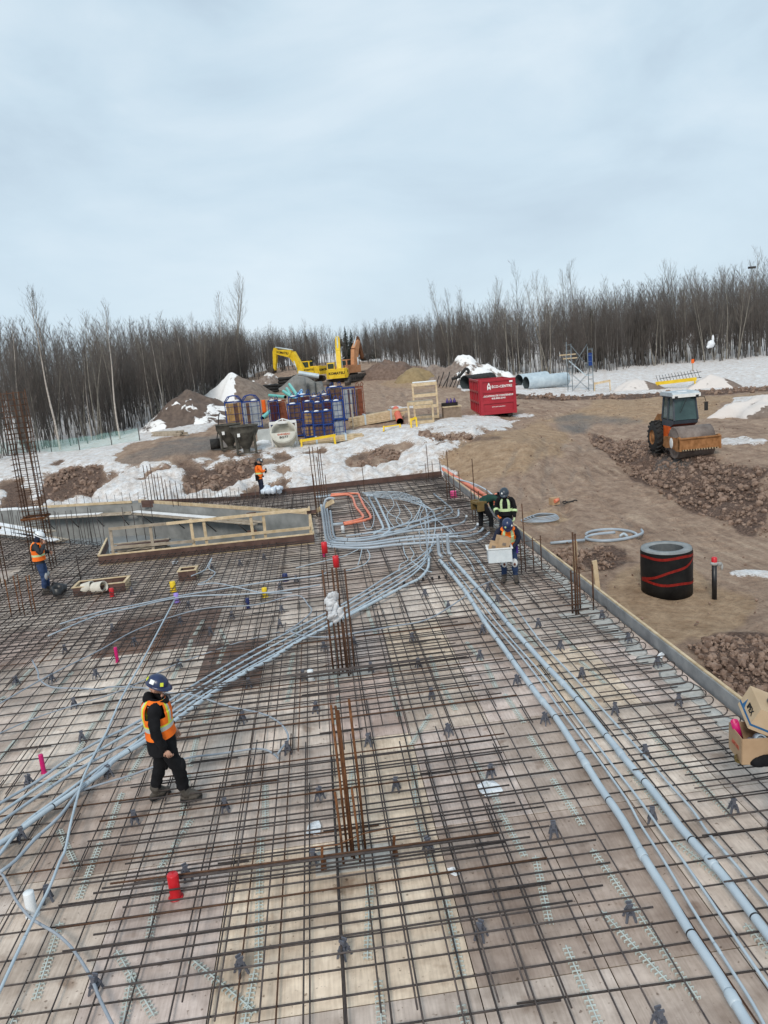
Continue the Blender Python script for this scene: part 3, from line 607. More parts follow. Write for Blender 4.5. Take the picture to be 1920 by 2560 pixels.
# ------------------------------------------------------------------ deck, formwork and pit
steel = mat('rebar_steel', (.042, .037, .038), .65, .15, var=.4, scale=9, col2=(.105, .083, .074), obvar=.35, bump=.2)
rust = mat('rusty_steel', (.085, .035, .016), .85, .1, var=.5, scale=14, col2=(.21, .090, .038), obvar=.25, bump=.3)
drust = mat('dark_rusty_steel', (.06, .034, .024), .8, .2, var=.5, scale=10, col2=(.14, .072, .042), obvar=.25)
wood = mat('new_lumber', (.46, .34, .20), .75, var=.2, scale=5, col2=(.66, .53, .36), stretch=(1, 1, 1), obvar=.12)
oldwood = mat('weathered_lumber', (.27, .22, .165), .85, var=.3, scale=5, col2=(.45, .38, .30), obvar=.15)
formply = mat('brown_form_plywood', (.075, .042, .034), .6, var=.3, scale=3, col2=(.135, .082, .068))
formgrey = mat('grey_form_face', (.16, .165, .175), .55, var=.3, scale=2.5, col2=(.30, .305, .31))
conc = mat('concrete', (.15, .155, .15), .85, var=.3, scale=1.2, col2=(.29, .29, .28), bump=.2, detail=8)
icefloor = mat('wet_concrete_floor', (.20, .22, .235), .4, var=.2, scale=.5, col2=(.30, .325, .34), detail=7)
snowm = mat('snow_on_things', (.70, .70, .71), .8, var=.1, scale=4, col2=(.86, .87, .88), bump=.3)
pastem = mat('grey_mortar', (.40, .385, .355), .8, var=.2, scale=9, col2=(.53, .52, .49), bump=.3)
def deck_mat():
    m = bpy.data.materials.new('coated_plywood'); m.use_nodes = True; nt = m.node_tree; N, L = nt.nodes, nt.links; b = N['Principled BSDF']
    at = N.new('ShaderNodeAttribute'); at.attribute_name = 'tint'; g = N.new('ShaderNodeTexCoord')
    def nz(s, d, r): 
        n = N.new('ShaderNodeTexNoise'); n.inputs['Scale'].default_value = s; n.inputs['Detail'].default_value = d; n.inputs['Roughness'].default_value = r; L.new(g.outputs['Object'], n.inputs['Vector']); return n.outputs['Fac']
    def rp(f, a, c):
        r = N.new('ShaderNodeValToRGB'); L.new(f, r.inputs[0]); r.color_ramp.elements[0].position, r.color_ramp.elements[0].color = a; r.color_ramp.elements[1].position, r.color_ramp.elements[1].color = c; return r.outputs[0]
    def mul(a, c):
        x = N.new('ShaderNodeMixRGB'); x.blend_type = 'MULTIPLY'; x.inputs[0].default_value = 1; L.new(a, x.inputs[1]); L.new(c, x.inputs[2]); return x.outputs[0]
    c = mul(at.outputs['Color'], rp(nz(1.1, 7, .6), (.30, (.58, .545, .52, 1)), (.62, (1.10, 1.09, 1.08, 1))))
    c = mul(c, rp(nz(5.5, 5, .65), (.3, (.80, .78, .77, 1)), (.6, (1, 1, 1, 1))))
    w_ = N.new('ShaderNodeMapping'); w_.inputs['Scale'].default_value = (18, 1.3, 1); L.new(g.outputs['Object'], w_.inputs[0]); gn = N.new('ShaderNodeTexNoise'); gn.inputs['Scale'].default_value = 2.2; gn.inputs['Detail'].default_value = 6; L.new(w_.outputs[0], gn.inputs['Vector']); c = mul(c, rp(gn.outputs['Fac'], (.35, (.86, .845, .83, 1)), (.6, (1.03, 1.03, 1.03, 1))))
    c = mul(c, rp(nz(2.6, 3, .5), (.27, (.62, .56, .52, 1)), (.37, (1, 1, 1, 1))))
    c = mul(c, rp(nz(16, 2, .5), (.27, (.45, .41, .38, 1)), (.34, (1, 1, 1, 1))))
    L.new(c, b.inputs['Base Color']); b.inputs['Specular IOR Level'].default_value = .35
    r = rp(nz(.8, 4, .6), (.35, (.35, .35, .35, 1)), (.65, (.75, .75, .75, 1))); L.new(r, b.inputs['Roughness'])
    return m
def clip(P, a, b):
    # the part of polygon P on the left of the line a -> b
    out = []; sd = lambda p: (b[0]-a[0])*(p[1]-a[1])-(b[1]-a[1])*(p[0]-a[0])
    for i in range(len(P)):
        p, q = P[i], P[(i+1) % len(P)]; sp, sq = sd(p), sd(q)
        if sp >= 0: out.append(p)
        if (sp >= 0) != (sq >= 0): t = sp/(sp-sq); out.append((p[0]+(q[0]-p[0])*t, p[1]+(q[1]-p[1])*t))
    return out
F0, F1, RB, BL = [Vector(p+(0,)) for p in PITP]
A2 = G(271, 1366); A3 = G(-70, 1338)
def edge_x(y): return 5.42+(34.15-y)*.0118
def deck():
    pal = [(.64, .54, .468), (.67, .568, .495), (.61, .512, .447), (.70, .595, .515), (.55, .452, .388), (.67, .562, .475), (.73, .63, .55), (.63, .535, .47), (.58, .455, .40), (.66, .55, .495)]
    cream, brown, dark, light = (.80, .66, .515), (.24, .155, .12), (.49, .39, .33), (.78, .675, .585); r = random.Random(3); ov = {}
    key = lambda p: (math.floor((p[0]+.32)/1.22), math.floor((p[1]-1.0)/2.44))
    for c_, L_ in ((cream, [(1086, 1642), (880, 2010), (620, 2330), (1130, 1610), (1450, 1640), (1520, 1680), (1010, 2180), (700, 2440)]), (brown, [(360, 1590), (300, 1640), (560, 1690), (650, 1700), (480, 1540), (1560, 2120), (430, 1560)]),
                   (dark, [(1250, 1600), (1460, 2140), (1190, 2130), (1230, 2180), (1200, 1500), (900, 1480), (260, 2120), (1350, 1480), (1010, 1450)]), (light, [(300, 1760), (380, 1720), (200, 1720), (120, 1800), (1480, 1800), (1080, 1475)])):
        for u, v in L_: ov[key(G(u, v))] = c_
    vs, fs, cs = [], [], []
    def put(P, c_):
        if len(P) < 3: return
        o = len(vs); n = len(P); vs.extend([(x, y, 0) for x, y in P]+[(x, y, -.019) for x, y in P]); fs.append(tuple(o+i for i in range(n))); cs.append(c_)
        for i in range(n): fs.append((o+i, o+n+i, o+n+(i+1) % n, o+(i+1) % n)); cs.append((.3, .24, .18))
    for i in range(-13, 6):
        for j in range(-1, 15):
            x0, y0 = -.32+1.22*i, 1.0+2.44*j; g = .0055; R = [(x0+g, y0+g), (x0+1.22-g, y0+g), (x0+1.22-g, y0+2.44-g), (x0+g, y0+2.44-g)]
            R = clip(R, (5.78, 0), (5.36, 36)); R = clip(R, (5, 34.2), (-5, 33.4+.75)) if len(R) > 2 else R
            if len(R) < 3: continue
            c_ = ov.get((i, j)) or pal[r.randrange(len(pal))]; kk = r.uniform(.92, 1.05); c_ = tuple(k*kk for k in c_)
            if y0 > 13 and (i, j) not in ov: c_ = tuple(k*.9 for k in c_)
            lo = clip(R, (20, F0.y), (-30, F0.y)); lo = clip(R, (-30, F0.y), (20, F0.y)) ; lower = clip(R, (20, F0.y), (-30, F0.y)); upper = clip(R, (-30, F0.y), (20, F0.y))
            # in front of the pit
            put(lower if False else [p for p in clip(R, (20, F0.y), (-30, F0.y))], c_) if False else None
            front = clip(R, (F1.x+30, F0.y), (F0.x-30, F0.y))
            put(front, c_)
            back = clip(R, (F0.x-30, F0.y), (F1.x+30, F0.y))
            if len(back) < 3: continue
            put(clip(back, (F1.x, 40), (F1.x, 0)) if False else clip(back, (F1.x, F1.y), (RB.x+(RB.x-F1.x)*3, RB.y+(RB.y-F1.y)*3)) if False else clip(back, (-.55, 40), (-.55, 20)), c_)
            w = clip(back, (-.55, 20), (-.55, 40))
            if len(w) > 2:
                put(clip(w, (RB.x, RB.y), (BL.x, BL.y)) if False else clip(w, (BL.x, BL.y), (RB.x, RB.y)), c_)
                l = clip(w, (A2.x, A2.y), (F0.x, F0.y)) if False else clip(w, (F0.x, F0.y), (A2.x, A2.y))
                if len(l) > 2: put(clip(l, (A2.x, A2.y), (A3.x, A3.y)), c_)
    me = bpy.data.meshes.new('deck'); me.from_pydata(vs, [], fs); at = me.attributes.new('tint', 'FLOAT_COLOR', 'FACE'); at.data.foreach_set('color', np.array([c_+(1,) for c_ in cs], float).ravel()); me.materials.append(deck_mat())
    o = bpy.data.objects.new('deck', me); COL.objects.link(o); o['kind'] = 'structure'
deck()
# edge forms
def form(name, a, b, h, z0, m, label, cap=.045, out=1, top=wood):
    a, b = Vector(a), Vector(b); mid = (a+b)/2; t = thing(name, label, 'formwork', (mid.x, mid.y, z0)); a, b = a-mid, b-mid; a.z = b.z = h/2
    MB().beam(a, b, .03, h, m).build('form_panel', m, t)
    d = (b-a).normalized(); n = Vector((d.y, -d.x, 0))*out; z = Vector((0, 0, h/2-.02))
    MB().beam(a+n*(.017+cap/2)+z, b+n*(.017+cap/2)+z, cap, .09, top).build('top_board', top, t)
    k = int((b-a).length/1.2); brace = MB()
    for i in range(k):
        p = a.lerp(b, (i+.5)/k)+n*.075; brace.box((p.x, p.y, h/2-.25), (.05, .05, h+.5), oldwood)
    brace.build('studs', oldwood, t); return t
form('edge_form', (edge_x(2)+.02, 2, 0), (edge_x(34.2)+.02, 34.2, 0), .26, -.04, formgrey, 'long grey edge form with a pale lumber top along the right side of the deck', cap=.05)
pb0, pb1 = G(1104, 1179, .25), G(600, 1236, .25); pb2 = G(352, 1246, .25)
form('edge_form', (pb1.x, pb1.y, 0), (pb0.x, pb0.y, 0), .42, -.17, formply, 'dark brown plywood edge form closing the far side of the deck, under the snow bank', cap=.02, out=-1, top=formply)
form('edge_form', (pb2.x, pb2.y, 0), (pb1.x-.02, pb1.y, 0), .3, -.17, formply, 'low dark edge form behind the orange vested worker and the pit corner', cap=.02, out=-1, top=formply)
# pit: walls, floor, kerbs
ZF = -1.55
def pit():
    t = thing('basement_wall', 'grey concrete basement wall bending at the far corner of the open pit', 'wall', (BL.x, BL.y, 0)); O = BL
    W_ = Vector((-17.5, 38.1, 0)); nR = Vector((.62, .70, 0)); 
    dn = (RB-BL).normalized(); n2 = Vector((-dn.y, dn.x, 0)); n2 = n2 if n2.y > 0 else -n2; dw = (BL-W_).normalized(); n1 = Vector((-dw.y, dw.x, 0)); n1 = n1 if n1.y > 0 else -n1
    for a, b, n in ((W_, BL, n1), (BL, RB, n2)):
        q = [a-O, b-O, b-O+n*.55, a-O+n*.55]; MB().prism([(p.x, p.y) for p in q], ZF, -.01, conc, 'z').build('wall_section', conc, t)
    a, b = BL-O, RB-O
    MB().beam(a+n2*.05+Vector((0, 0, .06)), b+n2*.05+Vector((0, 0, .06)), .05, .14, wood).build('nailer', wood, t)
    MB().beam(W_*.55+BL*.45-O+n1*.05+Vector((0, 0, .05)), a+n1*.05+Vector((-.3, 0, .05)), .06, .11, wood).build('nailer', wood, t)
    MB().beam(W_-O+n1*.14+Vector((0, 0, .03)), W_*.5+BL*.5-O+n1*.14+Vector((0, 0, .03)), .3, .07, snowm).build('snow_cap', snowm, t)
    # scaffold planks hung on brackets
    for nm, a, b, n, m in (('bracket_walkway', W_*.55+BL*.45, BL, -n1, 'snow dusted plank walkway on brackets along the left wall of the pit'), ('bracket_walkway', BL, BL*.22+RB*.78, -n2, 'weathered plank walkway on brackets along the diagonal wall of the pit')):
        mid = (a+b)/2; w = thing(nm, m, 'walkway', (mid.x, mid.y, -.42)); d = (b-a).normalized(); L = (b-a).length
        for k in range(3): MB().beam(a-mid+n*(.1+.2*k)+d*(.3 if k == 2 else 0)+Vector((0, 0, .03*(k == 1))), b-mid+n*(.1+.2*k)-d*(.6 if k == 1 else .1)+Vector((0, 0, .03*(k == 1))), .19, .04, oldwood).build('plank', oldwood, w)
        MB().beam(a-mid+n*.25+Vector((0, 0, .056)), b-mid-d*L*(.1 if n is not None and nm and a is W_ else .35)+n*.25+Vector((0, 0, .056)), .35, .025, snowm).build('snow_cover', snowm, w)
        for k in range(4):
            p = a.lerp(b, (k+.5)/4)-mid; MB().tube([p+n*.02+Vector((0, 0, -.6)), p+n*.6+Vector((0, 0, -.03)), p+n*.02+Vector((0, 0, -.03))], .022, 5, steel).build('bracket', steel, w)
    f = MB().add([(F0.x-.3, F0.y-.2, ZF), (F1.x+.2, F1.y-.2, ZF), (RB.x+.3, RB.y+.2, ZF), (BL.x, BL.y+.5, ZF), (W_.x, W_.y, ZF), (A3.x-1, A3.y-1, ZF)], [(0, 1, 2, 3, 4, 5)]).build('pit_floor', icefloor); f['kind'] = 'structure'
    s = thing('pit_side_wall', 'concrete wall under the deck edge on the near and right side of the pit', 'wall', (F1.x, F1.y, 0)); O = F1
    for a, b, n in ((F0, F1, Vector((0, -1, 0))), (F1, RB, Vector((1, 0, 0))), (A2, F0, Vector((-.9, -.4, 0))), (A3, A2, Vector((-.3, -.9, 0)))):
        q = [a-O, b-O, b-O+n*.2, a-O+n*.2]; MB().prism([(p.x, p.y) for p in q], ZF, -.022, conc, 'z').build('wall_section', conc, s)
    k = thing('pit_kerb', 'dark brown plywood kerb with pale top edge round the near side of the pit', 'kerb form', (F0.x, F0.y, 0)); O = F0
    for a, b in ((F0, F1), (F1, RB), (F0, A2)):
        nm = formply if a is not A2 else wood; aa, bb = a-O, b-O; up = Vector((0, 0, .14)); MB().beam(aa+up, bb+up, .035, .28, formply).build('kerb_panel', formply, k); up.z = .285+.01
        MB().beam(aa+up, bb+up, .06, .04, wood).build('top_strip', wood, k)
    MB().beam(Vector((0, -.12, .012)), F1-O+Vector((0, -.12, .012)), .09, .02, wood).build('foot_strip', wood, k)
    # guard rail
    g = thing('guard_rail', 'lumber guard rail with two rails standing on the pit kerb', 'guard rail', (F0.x, F0.y, .3))
    cu = lambda x, y: (200+x/2.592, 1130+y/2.592); yb = F0.y+.12
    def at(x, y):   # a point of the rail's plane just inside the kerb
        u, v = cu(x, y); d = ray(u, v); tt = yb/d[1]; return Vector(CAMP+d*tt)-Vector((F0.x, F0.y, .3))
    for x0, yt, x1, y1, m in ((195, 490, 222, 705, oldwood), (455, 480, 482, 680, oldwood), (715, 435, 747, 655, wood), (800, 445, 830, 640, wood), (1103, 400, 1130, 612, wood), (1188, 415, 1208, 600, wood), (1490, 410, 1500, 590, wood)):
        MB().beam(at(x0, yt), at(x1, y1), .09, .045, m, up=(0, 1, 0)).build('post', m, g)
    for x0, y0, x1, y1, m in ((188, 497, 560, 462, oldwood), (562, 462, 1490, 368, wood), (215, 618, 740, 575, oldwood), (742, 565, 1492, 488, wood)):
        a, b = at(x0, y0), at(x1, y1); a.y = b.y = a.y-.06; MB().beam(a, b, .04, .09, m).build('rail', m, g)
    for x, y in ((1110, 405), (1115, 520), (1500, 390)):
        p = at(x, y); MB().box(p+Vector((0, .05, 0)), (.3, .02, .12), formply).build('gusset', formply, g)
    o1, o2, o3, o4 = DP(*cu(1490, 408), 29.2), DP(*cu(1642, 318), 27.5), DP(*cu(1400, 585), 27.2), DP(*cu(1602, 508), 26.4)
    for a, b, l in ((o1, o2, 'pale board sloping up to the right at the far end of the pit guard rail'), (o3, o4, 'pale board sloping down to the pit kerb beside the grey conduits')):
        solo('board', MB().beam(a, b, .045, .16, wood), wood, l, 'board')
pit()
b = MB()
for k in range(26):
    r = random.Random(k); p = G(358, 1385, ZF)+Vector((0, 0, .05+.055*(k//3))); a = r.uniform(-.35, .35); d = Vector((cos(a), sin(a), 0))*r.uniform(.7, 1.2)
    b.beam(p-d+Vector((r.uniform(-.3, .3), r.uniform(-.4, .4), 0)), p+d, .16, .045, [oldwood, formply, bark][k % 3])
solo('lumber_pile', b, oldwood, 'heap of dark scrap planks on the pit floor beside the guard rail', 'lumber pile')
st = thing('column_starter', 'four dark starter bars standing behind the scrap planks in the pit', 'rebar', G(355, 1362, ZF))
for i in range(4): MB().tube([(-.6+.4*i, .1*(i % 2), 0), (-.6+.4*i, .1*(i % 2), 1.75)], .016, 5, steel).build('bar', steel, st)
for i, (u, v, u2, v2, l) in enumerate(((-30, 1308, 128, 1330, 'snow covered plank lying across the left corner of the pit, farthest of three'), (-30, 1330, 100, 1342, 'snow covered plank lying across the left corner of the pit, middle of three'), (-20, 1320, 160, 1352, 'brown plank lying across the left corner of the pit, half under snow'))):
    a, b_ = G(u, v, .12), G(u2, v2, .12); t = thing('plank', l, 'plank', ((a+b_)/2)[:]); m = (a+b_)/2
    MB().beam(a-m, b_-m, .4, .05, oldwood).build('board', oldwood, t); MB().beam(a-m+Vector((0, 0, .045)), b_-m+Vector((-.3, 0, .045)), .3, .035, snowm).build('snow_cover', snowm, t)
# ------------------------------------------------------------------ reinforcing bars
BARS = []
def pit_side(p):
    # is the point over the pit?
    return inside(np.array([p[0]]), np.array([p[1]]), [(F0.x, F0.y), (F1.x, F1.y), (RB.x, RB.y), (BL.x, BL.y), (-20, 38.5), (A3.x, A3.y), (A2.x, A2.y)])[0]
def bar(a, b, r=.009, kind=0):
    # split where the pit is in the way
    a, b = Vector(a), Vector(b); n = max(2, int((b-a).length/.25)); run = None
    for i in range(n+1):
        p = a.lerp(b, i/n); ok = not pit_side(p) and p.y < 34.0 and p.x < edge_x(p.y)-.05 and not (p.x < -9.7 and p.y < 24.5)
        if ok and run is None: run = p
        if (not ok or i == n) and run is not None:
            e_ = p if ok else a.lerp(b, max(0, i-1)/n)
            if (e_-run).length > .3: BARS.append((run, e_, r, kind))
            run = None
R_ = random.Random(11); U_ = R_.uniform
y = 3.4
while y < 34:
    lapx = U_(-6, 1.5); yy = y+U_(-.03, .03); sl = U_(-.012, .012)
    bar((-14, yy-sl*8, .040), (lapx+U_(.3, .7), yy+.0, .040), U_(.0085, .0102), 0); bar((lapx, yy+.035, .040), (5.25+U_(-.15, .1), yy+.035+sl*6, .040), U_(.0085, .0102), 0); y += .37*U_(.9, 1.08)
x = -13.8
while x < 5.3:
    y0 = 2.2+U_(0, 2); xx = x+U_(-.03, .03); s = U_(-.006, .006)
    while y0 < 34:
        y1 = y0+U_(5.5, 9); bar((xx+s*y0, y0, .058), (xx+s*y1, y1+.5, .058), U_(.008, .010), 1); y0 = y1-.1; xx += R_.choice((-.03, .03))
    x += .33*U_(.85, 1.12)
for y0, y1, x0, x1 in ((6.35, 10.1, -3.3, 1.9), (11.2, 15.6, -3.2, 2.2)):    # upper layer over the columns
    y = y0; k = 0
    while y < y1:
        k += 1; o = .55 if k % 2 else 0; bar((x0+o+U_(-.25, .25), y, .165), (x1+o+U_(-.3, .3), y+U_(-.03, .03), .165), .0105, 2); y += .19*U_(.9, 1.1)
    x = -1.75
    while x < 1.9:
        o = U_(-.5, .5); bar((x, y0-.7+o, .145), (x+U_(-.03, .03), y1+.6+o, .145), .009, 2); x += .33*U_(.75, 1.2)
y = 15.9
while y < 34:
    bar((-14+U_(0, 1), y, .15), (U_(-4, 1), y+.04, .15), .010, 0); 
    if R_.random() < .55: bar((U_(-4, -1), y+.1, .15), (5.2, y+.1, .15), .009, 0)
    y += .24*U_(.85, 1.1)
x = -13.6
while x < -1.5:
    bar((x, 14.5+U_(-1, 1) if x > -9 else 17, .165), (x, 34, .165), .010, 1); x += .21*U_(.85, 1.15)
for k in range(12): bar((-14, 11.2+k*.16+U_(-.03, .03), .15), (-6.4+U_(-.5, .5), 11.2+k*.16, .15), .010, 2)
x = 1.5
while x < 5.2: bar((x, 16+U_(-1.5, 1), .14), (x, 33.8, .14), .009, 1); x += .42*U_(.8, 1.15)
for k in range(3): bar((-2.9+U_(-.2, .2), 7.72+.055*k, .18+.006*k), (1.6+U_(-.3, .3), 7.72+.055*k+U_(-.10, .10), .18), .0115, 2); bar((-3+U_(-.2, .2), 12.9+.1*k, .18), (2.4+U_(-.3, .3), 12.9+.1*k+U_(-.1, .1), .18), .011, 2)
BL_ = ['long straight dark rebar laid crosswise over the plywood deck', 'long straight dark rebar laid lengthwise over the plywood deck', 'dark rebar of the upper layer crossing over the column strip']
BG_ = ['crosswise bars', 'lengthwise bars', 'upper layer bars']
def vis(B):
    best = 1e9
    for k in range(6):
        q = B[0].lerp(B[1], k/5)-Vector(CAMP); d = q.dot(Vector(CF)); 
        if d > .5:
            u, v = 960+FPX*q.dot(Vector(CR))/d, 1280-FPX*q.dot(Vector(CU))/d
            if 0 < u < 1920 and 0 < v < 2560: best = min(best, d)
    return best
BARS = [(vis(B), B) for B in BARS]; BARS.sort(key=lambda t: t[0]); NB = 285; rest = MB()
for k, (d, (a, b_, r, kind)) in enumerate(BARS):
    if d > 1e8: continue
    sag = Vector((0, 0, -.006)); mid = a.lerp(b_, .5)
    if k < NB:
        o = MB().tube([a-mid, Vector((0, 0, -.004)), b_-mid], r, 6, drust if (k*7) % 13 == 0 else steel, smooth=True).build('rebar', steel); o.location = mid; tag(o, BL_[kind], 'rebar', BG_[kind])
    else: rest.tube([a, b_], r, 4, steel)
tag(rest.build('rebar_mat', steel), 'dense dark mat of reinforcing bars over the far part of the deck', 'rebar', kind='stuff')
# hooked bars along the right edge
hk = None; restH = MB(); y = 6.2; n = 0
while y < 33.5:
    ex = edge_x(y)-.16-U_(0, .12); L = U_(1.2, 2.1); z0, z1 = .07, .215; R2 = (z1-z0)/2
    pts = [Vector((-L, U_(-.04, .04), z1)), Vector((-.08, 0, z1))]+[Vector((-.08+R2*1.15*sin(pi*t/6), 0, z1-R2+R2*cos(pi*t/6))) for t in range(1, 7)]+[Vector((-.55, U_(-.03, .03), z0))]
    if n < 62:
        o = MB().tube(pts, .009, 6, steel).build('hooked_rebar', steel); o.location = (ex, y, 0); tag(o, 'rebar with a rounded hook turned back against the right edge form', 'rebar', 'hooked bars at the right edge')
    else: restH.tube([p+Vector((ex, y, 0)) for p in pts], .009, 4, steel)
    n += 1; y += U_(.2, .38)
if restH.v: tag(restH.build('hooked_rebar', steel), 'far row of hooked bars along the right edge form', 'rebar', kind='stuff')
# mortar bed along the right edge and under the columns
b = MB()
for k in range(46):
    yy = 8.5+k*.42; b.ball((edge_x(yy)-.32+U_(-.08, .08), yy, .0), (U_(.10, .24), U_(.22, .42), U_(.010, .02)), pastem, 9)
tag(b.build('mortar', pastem), 'pale grey mortar smeared on the deck along the right edge form', 'mortar', kind='stuff')
# plastic slab bolsters and chairs
bolm = mat('pale_green_plastic', (.42, .47, .44), .5, var=.1, scale=4, col2=(.56, .61, .58))
chm = mat('dark_grey_plastic', (.085, .088, .108), .5, var=.2, scale=4, col2=(.145, .15, .175))
def bolster_mesh():
    b = MB(); L = 1.05
    b.box((0, 0, .028), (.011, L, .010), bolm)
    for k in range(19):
        yy = -L/2+.03+k*(L-.06)/18; b.box((0, yy, .022), (.082, .009, .009), bolm)
        for s in (-1, 1): b.box((s*.037, yy, .010), (.009, .012, .02), bolm)
    return b
bm0 = bolster_mesh().mesh('bolster')
BOL = []
for x0, ys in ((-3.35, 4.8), (-2.3, 5), (-1.25, 4.6), (.05, 4.4), (.72, 5.2), (1.75, 4.2), (2.75, 4.6), (3.6, 5.6), (4.35, 6), (-4.5, 7), (-5.4, 9), (-6.4, 10)):
    y = ys; x = x0
    while y < (17 if x0 > -4 else 15):
        if R_.random() < .86: BOL.append((x, y, U_(-.10, .10) if R_.random() < .93 else U_(-.4, .4)))
        y += U_(1.05, 1.5); x += U_(-.09, .09)
def toG(u0, v0, u1, v1): a, b = G(u0, v0), G(u1, v1); m = (a+b)/2; d = b-a; return (m.x, m.y, -atan2(d.x, d.y))
BOL += [toG(293, 2383, 385, 2545), toG(470, 2395, 650, 2545), toG(140, 2060, 205, 2200), toG(1515, 2295, 1670, 2462), toG(1075, 1790, 1025, 1870)]
BOL = [B for B in BOL if abs(B[0]) > -1][:110]
for x, y, a in BOL:
    o = bpy.data.objects.new('slab_bolster', bm0); COL.objects.link(o); o.location = (x, y, 0); o.rotation_euler = (0, 0, a); tag(o, 'pale green plastic slab bolster strip lying on the plywood under the bars', 'bolster', 'slab bolsters under the bars')
def chair():
    t = thing('bar_chair', 'dark grey plastic bar chair standing on four splayed legs under the upper bars', 'bar chair', (0, 0, 0), 0, 'bar chairs on the deck')
    b = MB(); b.box((0, 0, .125), (.036, .06, .05), chm, taper=.8); b.box((0, .02, .158), (.05, .012, .022), chm); b.box((0, -.02, .158), (.05, .012, .022), chm); b.box((0, 0, .075), (.07, .085, .012), chm); b.build('saddle', chm, t)
    for sx_ in (-1, 1):
        for sy in (-1, 1): MB().beam((sx_*.016, sy*.024, .11), (sx_*.040, sy*.046, .0), .017, .017, chm).build('leg', chm, t)
    return t
CH = [(336, 2049), (119, 2240), (239, 2467), (72, 1957), (271, 1933), (54, 2091), (465, 2186), (563, 2019), (799, 1990), (784, 2150), (602, 2419), (860, 2377), (990, 1966), (1227, 1933), (1070, 2118), (1384, 2079), (1202, 2332), (1834, 2019), (1631, 2043), (1574, 2285), (1649, 2553), (162, 1626), (240, 1689), (185, 1762), (336, 1608), (447, 1663), (281, 1573), (451, 1556), (205, 1846), (472, 1516), (580, 1542), (526, 1582), (704, 1527), (700, 1562), (622, 1712), (758, 1692), (810, 1620), (885, 1608), (790, 1773), (607, 1799), (927, 1672), (921, 1854), (719, 1874), (1031, 1597), (1046, 1662), (1079, 1738), (1200, 1642), (1207, 1577), (1293, 1705), (1363, 1801), (1121, 1829), (1121, 1516), (1245, 1501), (1346, 1561), (1401, 1617), (1063, 1486), (1220, 1471), (1455, 1687), (1538, 1776), (1697, 1753), (1644, 1660), (1571, 1599), (1614, 1884), (1505, 1541), (418, 1740), (130, 1700), (40, 1706), (330, 1480), (530, 1420), (600, 1410), (660, 1395), (700, 1470), (740, 1450)]
c0 = chair(); c0.scale = (1.18, 1.18, 1.12)
for k, (u, v) in enumerate(CH):
    p = G(u, v, .06)
    if k == 0: c0.location = (p.x, p.y, 0); c0.rotation_euler.z = .3
    else: dup(c0, (p.x, p.y, 0), U_(-.7, .7))
# ------------------------------------------------------------------ starter bars, cages
def starter(name, label, base, bars, r=.013, m=rust, ties=(), cat='rebar', tie_m=None, plate=None):
    # bars: (dx, dy, height[, z0])
    t = thing(name, label, cat, base)
    for q in bars:
        z0 = q[3] if len(q) > 3 else 0; MB().tube([(q[0], q[1], z0), (q[0]+.004, q[1], (z0+q[2])*.5), (q[0]+random.uniform(-.008, .008), q[1]+.004, q[2])], r*random.uniform(.92, 1.08), 7, m).build('bar', m, t)
    for z, pts in ties:
        MB().tube([Vector((p[0], p[1], z+(p[2] if len(p) > 2 else 0))) for p in pts], .007, 5, tie_m or m).build('tie', tie_m or m, t)
    if plate:
        b = MB().box((0, 0, .008), (plate[0], plate[1], .016), pastem); b.build('mortar_pad', pastem, t)
    return t
starter('column_starter', 'five tall rusty starter bars and stubs rising from the near middle of the deck', (-.08, 7.93, 0), [(-.10, .06, 1.90), (-.055, .03, 1.9), (-.03, -.03, 1.87), (.11, .07, 1.94), (-.155, -.07, .92), (.035, -.08, .95)], .0155, rust,
        [(.30, [(-.5, -.1), (-.2, -.12), (.1, .02), (.45, .06)]), (.88, [(-.45, .05), (.12, .06)])], plate=(.95, .42))
for i, (dx, dy, l) in enumerate(((-.38, -.12, 'short rusty angle bracket left of the near starter bars'), (.44, -.08, 'short rusty angle bracket right of the near starter bars'))):
    b = MB(); b.box((0, 0, .14), (.03, .03, .28), rust, (.12*(i*2-1), .1, 0)); b.box((.02, .02, .05), (.04, .18, .02), rust); o = solo('bracket', b, rust, l, 'bracket'); o.location = (-.08+dx, 7.93+dy, .03)
starter('column_starter', 'cluster of rusty starter bars wrapped in clear plastic in the middle of the deck', (0, 13.22, 0), [(-.19, .06, 2.0), (-.09, -.02, 1.15), (-.02, .08, 2.02), (.05, .05, 2.02), (.12, -.02, 1.3), (.20, .06, 1.98), (.08, -.1, 1.05)], .0175, drust, [(.25, [(-.4, -.1), (-.1, .1), (.4, .08)])], plate=(1.0, .4))
b = MB(); r = random.Random(4)
for k in range(26):
    z = 1.02+.5*r.random(); b.ball((r.uniform(-.09, .04)+(1.4-z)*.22*r.uniform(-1, 1), .02+r.uniform(-.08, .04), z), (r.uniform(.04, .075), r.uniform(.03, .06), r.uniform(.07, .17)), None, 7, Euler((r.random(), r.random(), 0)).to_matrix())
plast = mat('clear_plastic_film', (.72, .74, .77), .15, var=.12, scale=14, col2=(.92, .93, .95), bump=.8, alpha=.72)
o = solo('plastic_bag', b, plast, 'crumpled clear plastic bag tied around the middle starter bars', 'plastic bag'); o.location = (-.05, 13.18, 1.0)
starter('column_starter', 'tall dark starter bars beside the grey conduits at the far end of the pit kerb', (-.18, 28.15, 0), [(-.22, .1, 2.6), (-.1, -.1, 2.6), (.08, .1, 2.55), (.16, -.1, 2.5), (-.18, -.15, 1.6), (.25, .05, 1.5), (.02, .0, 2.2)], .016, drust, [(1.9, [(-.3, .1), (.3, .0)])])
p = G(825, 1482)
rc = mat('red_plastic', (.55, .012, .020), .35, var=.12, scale=4)
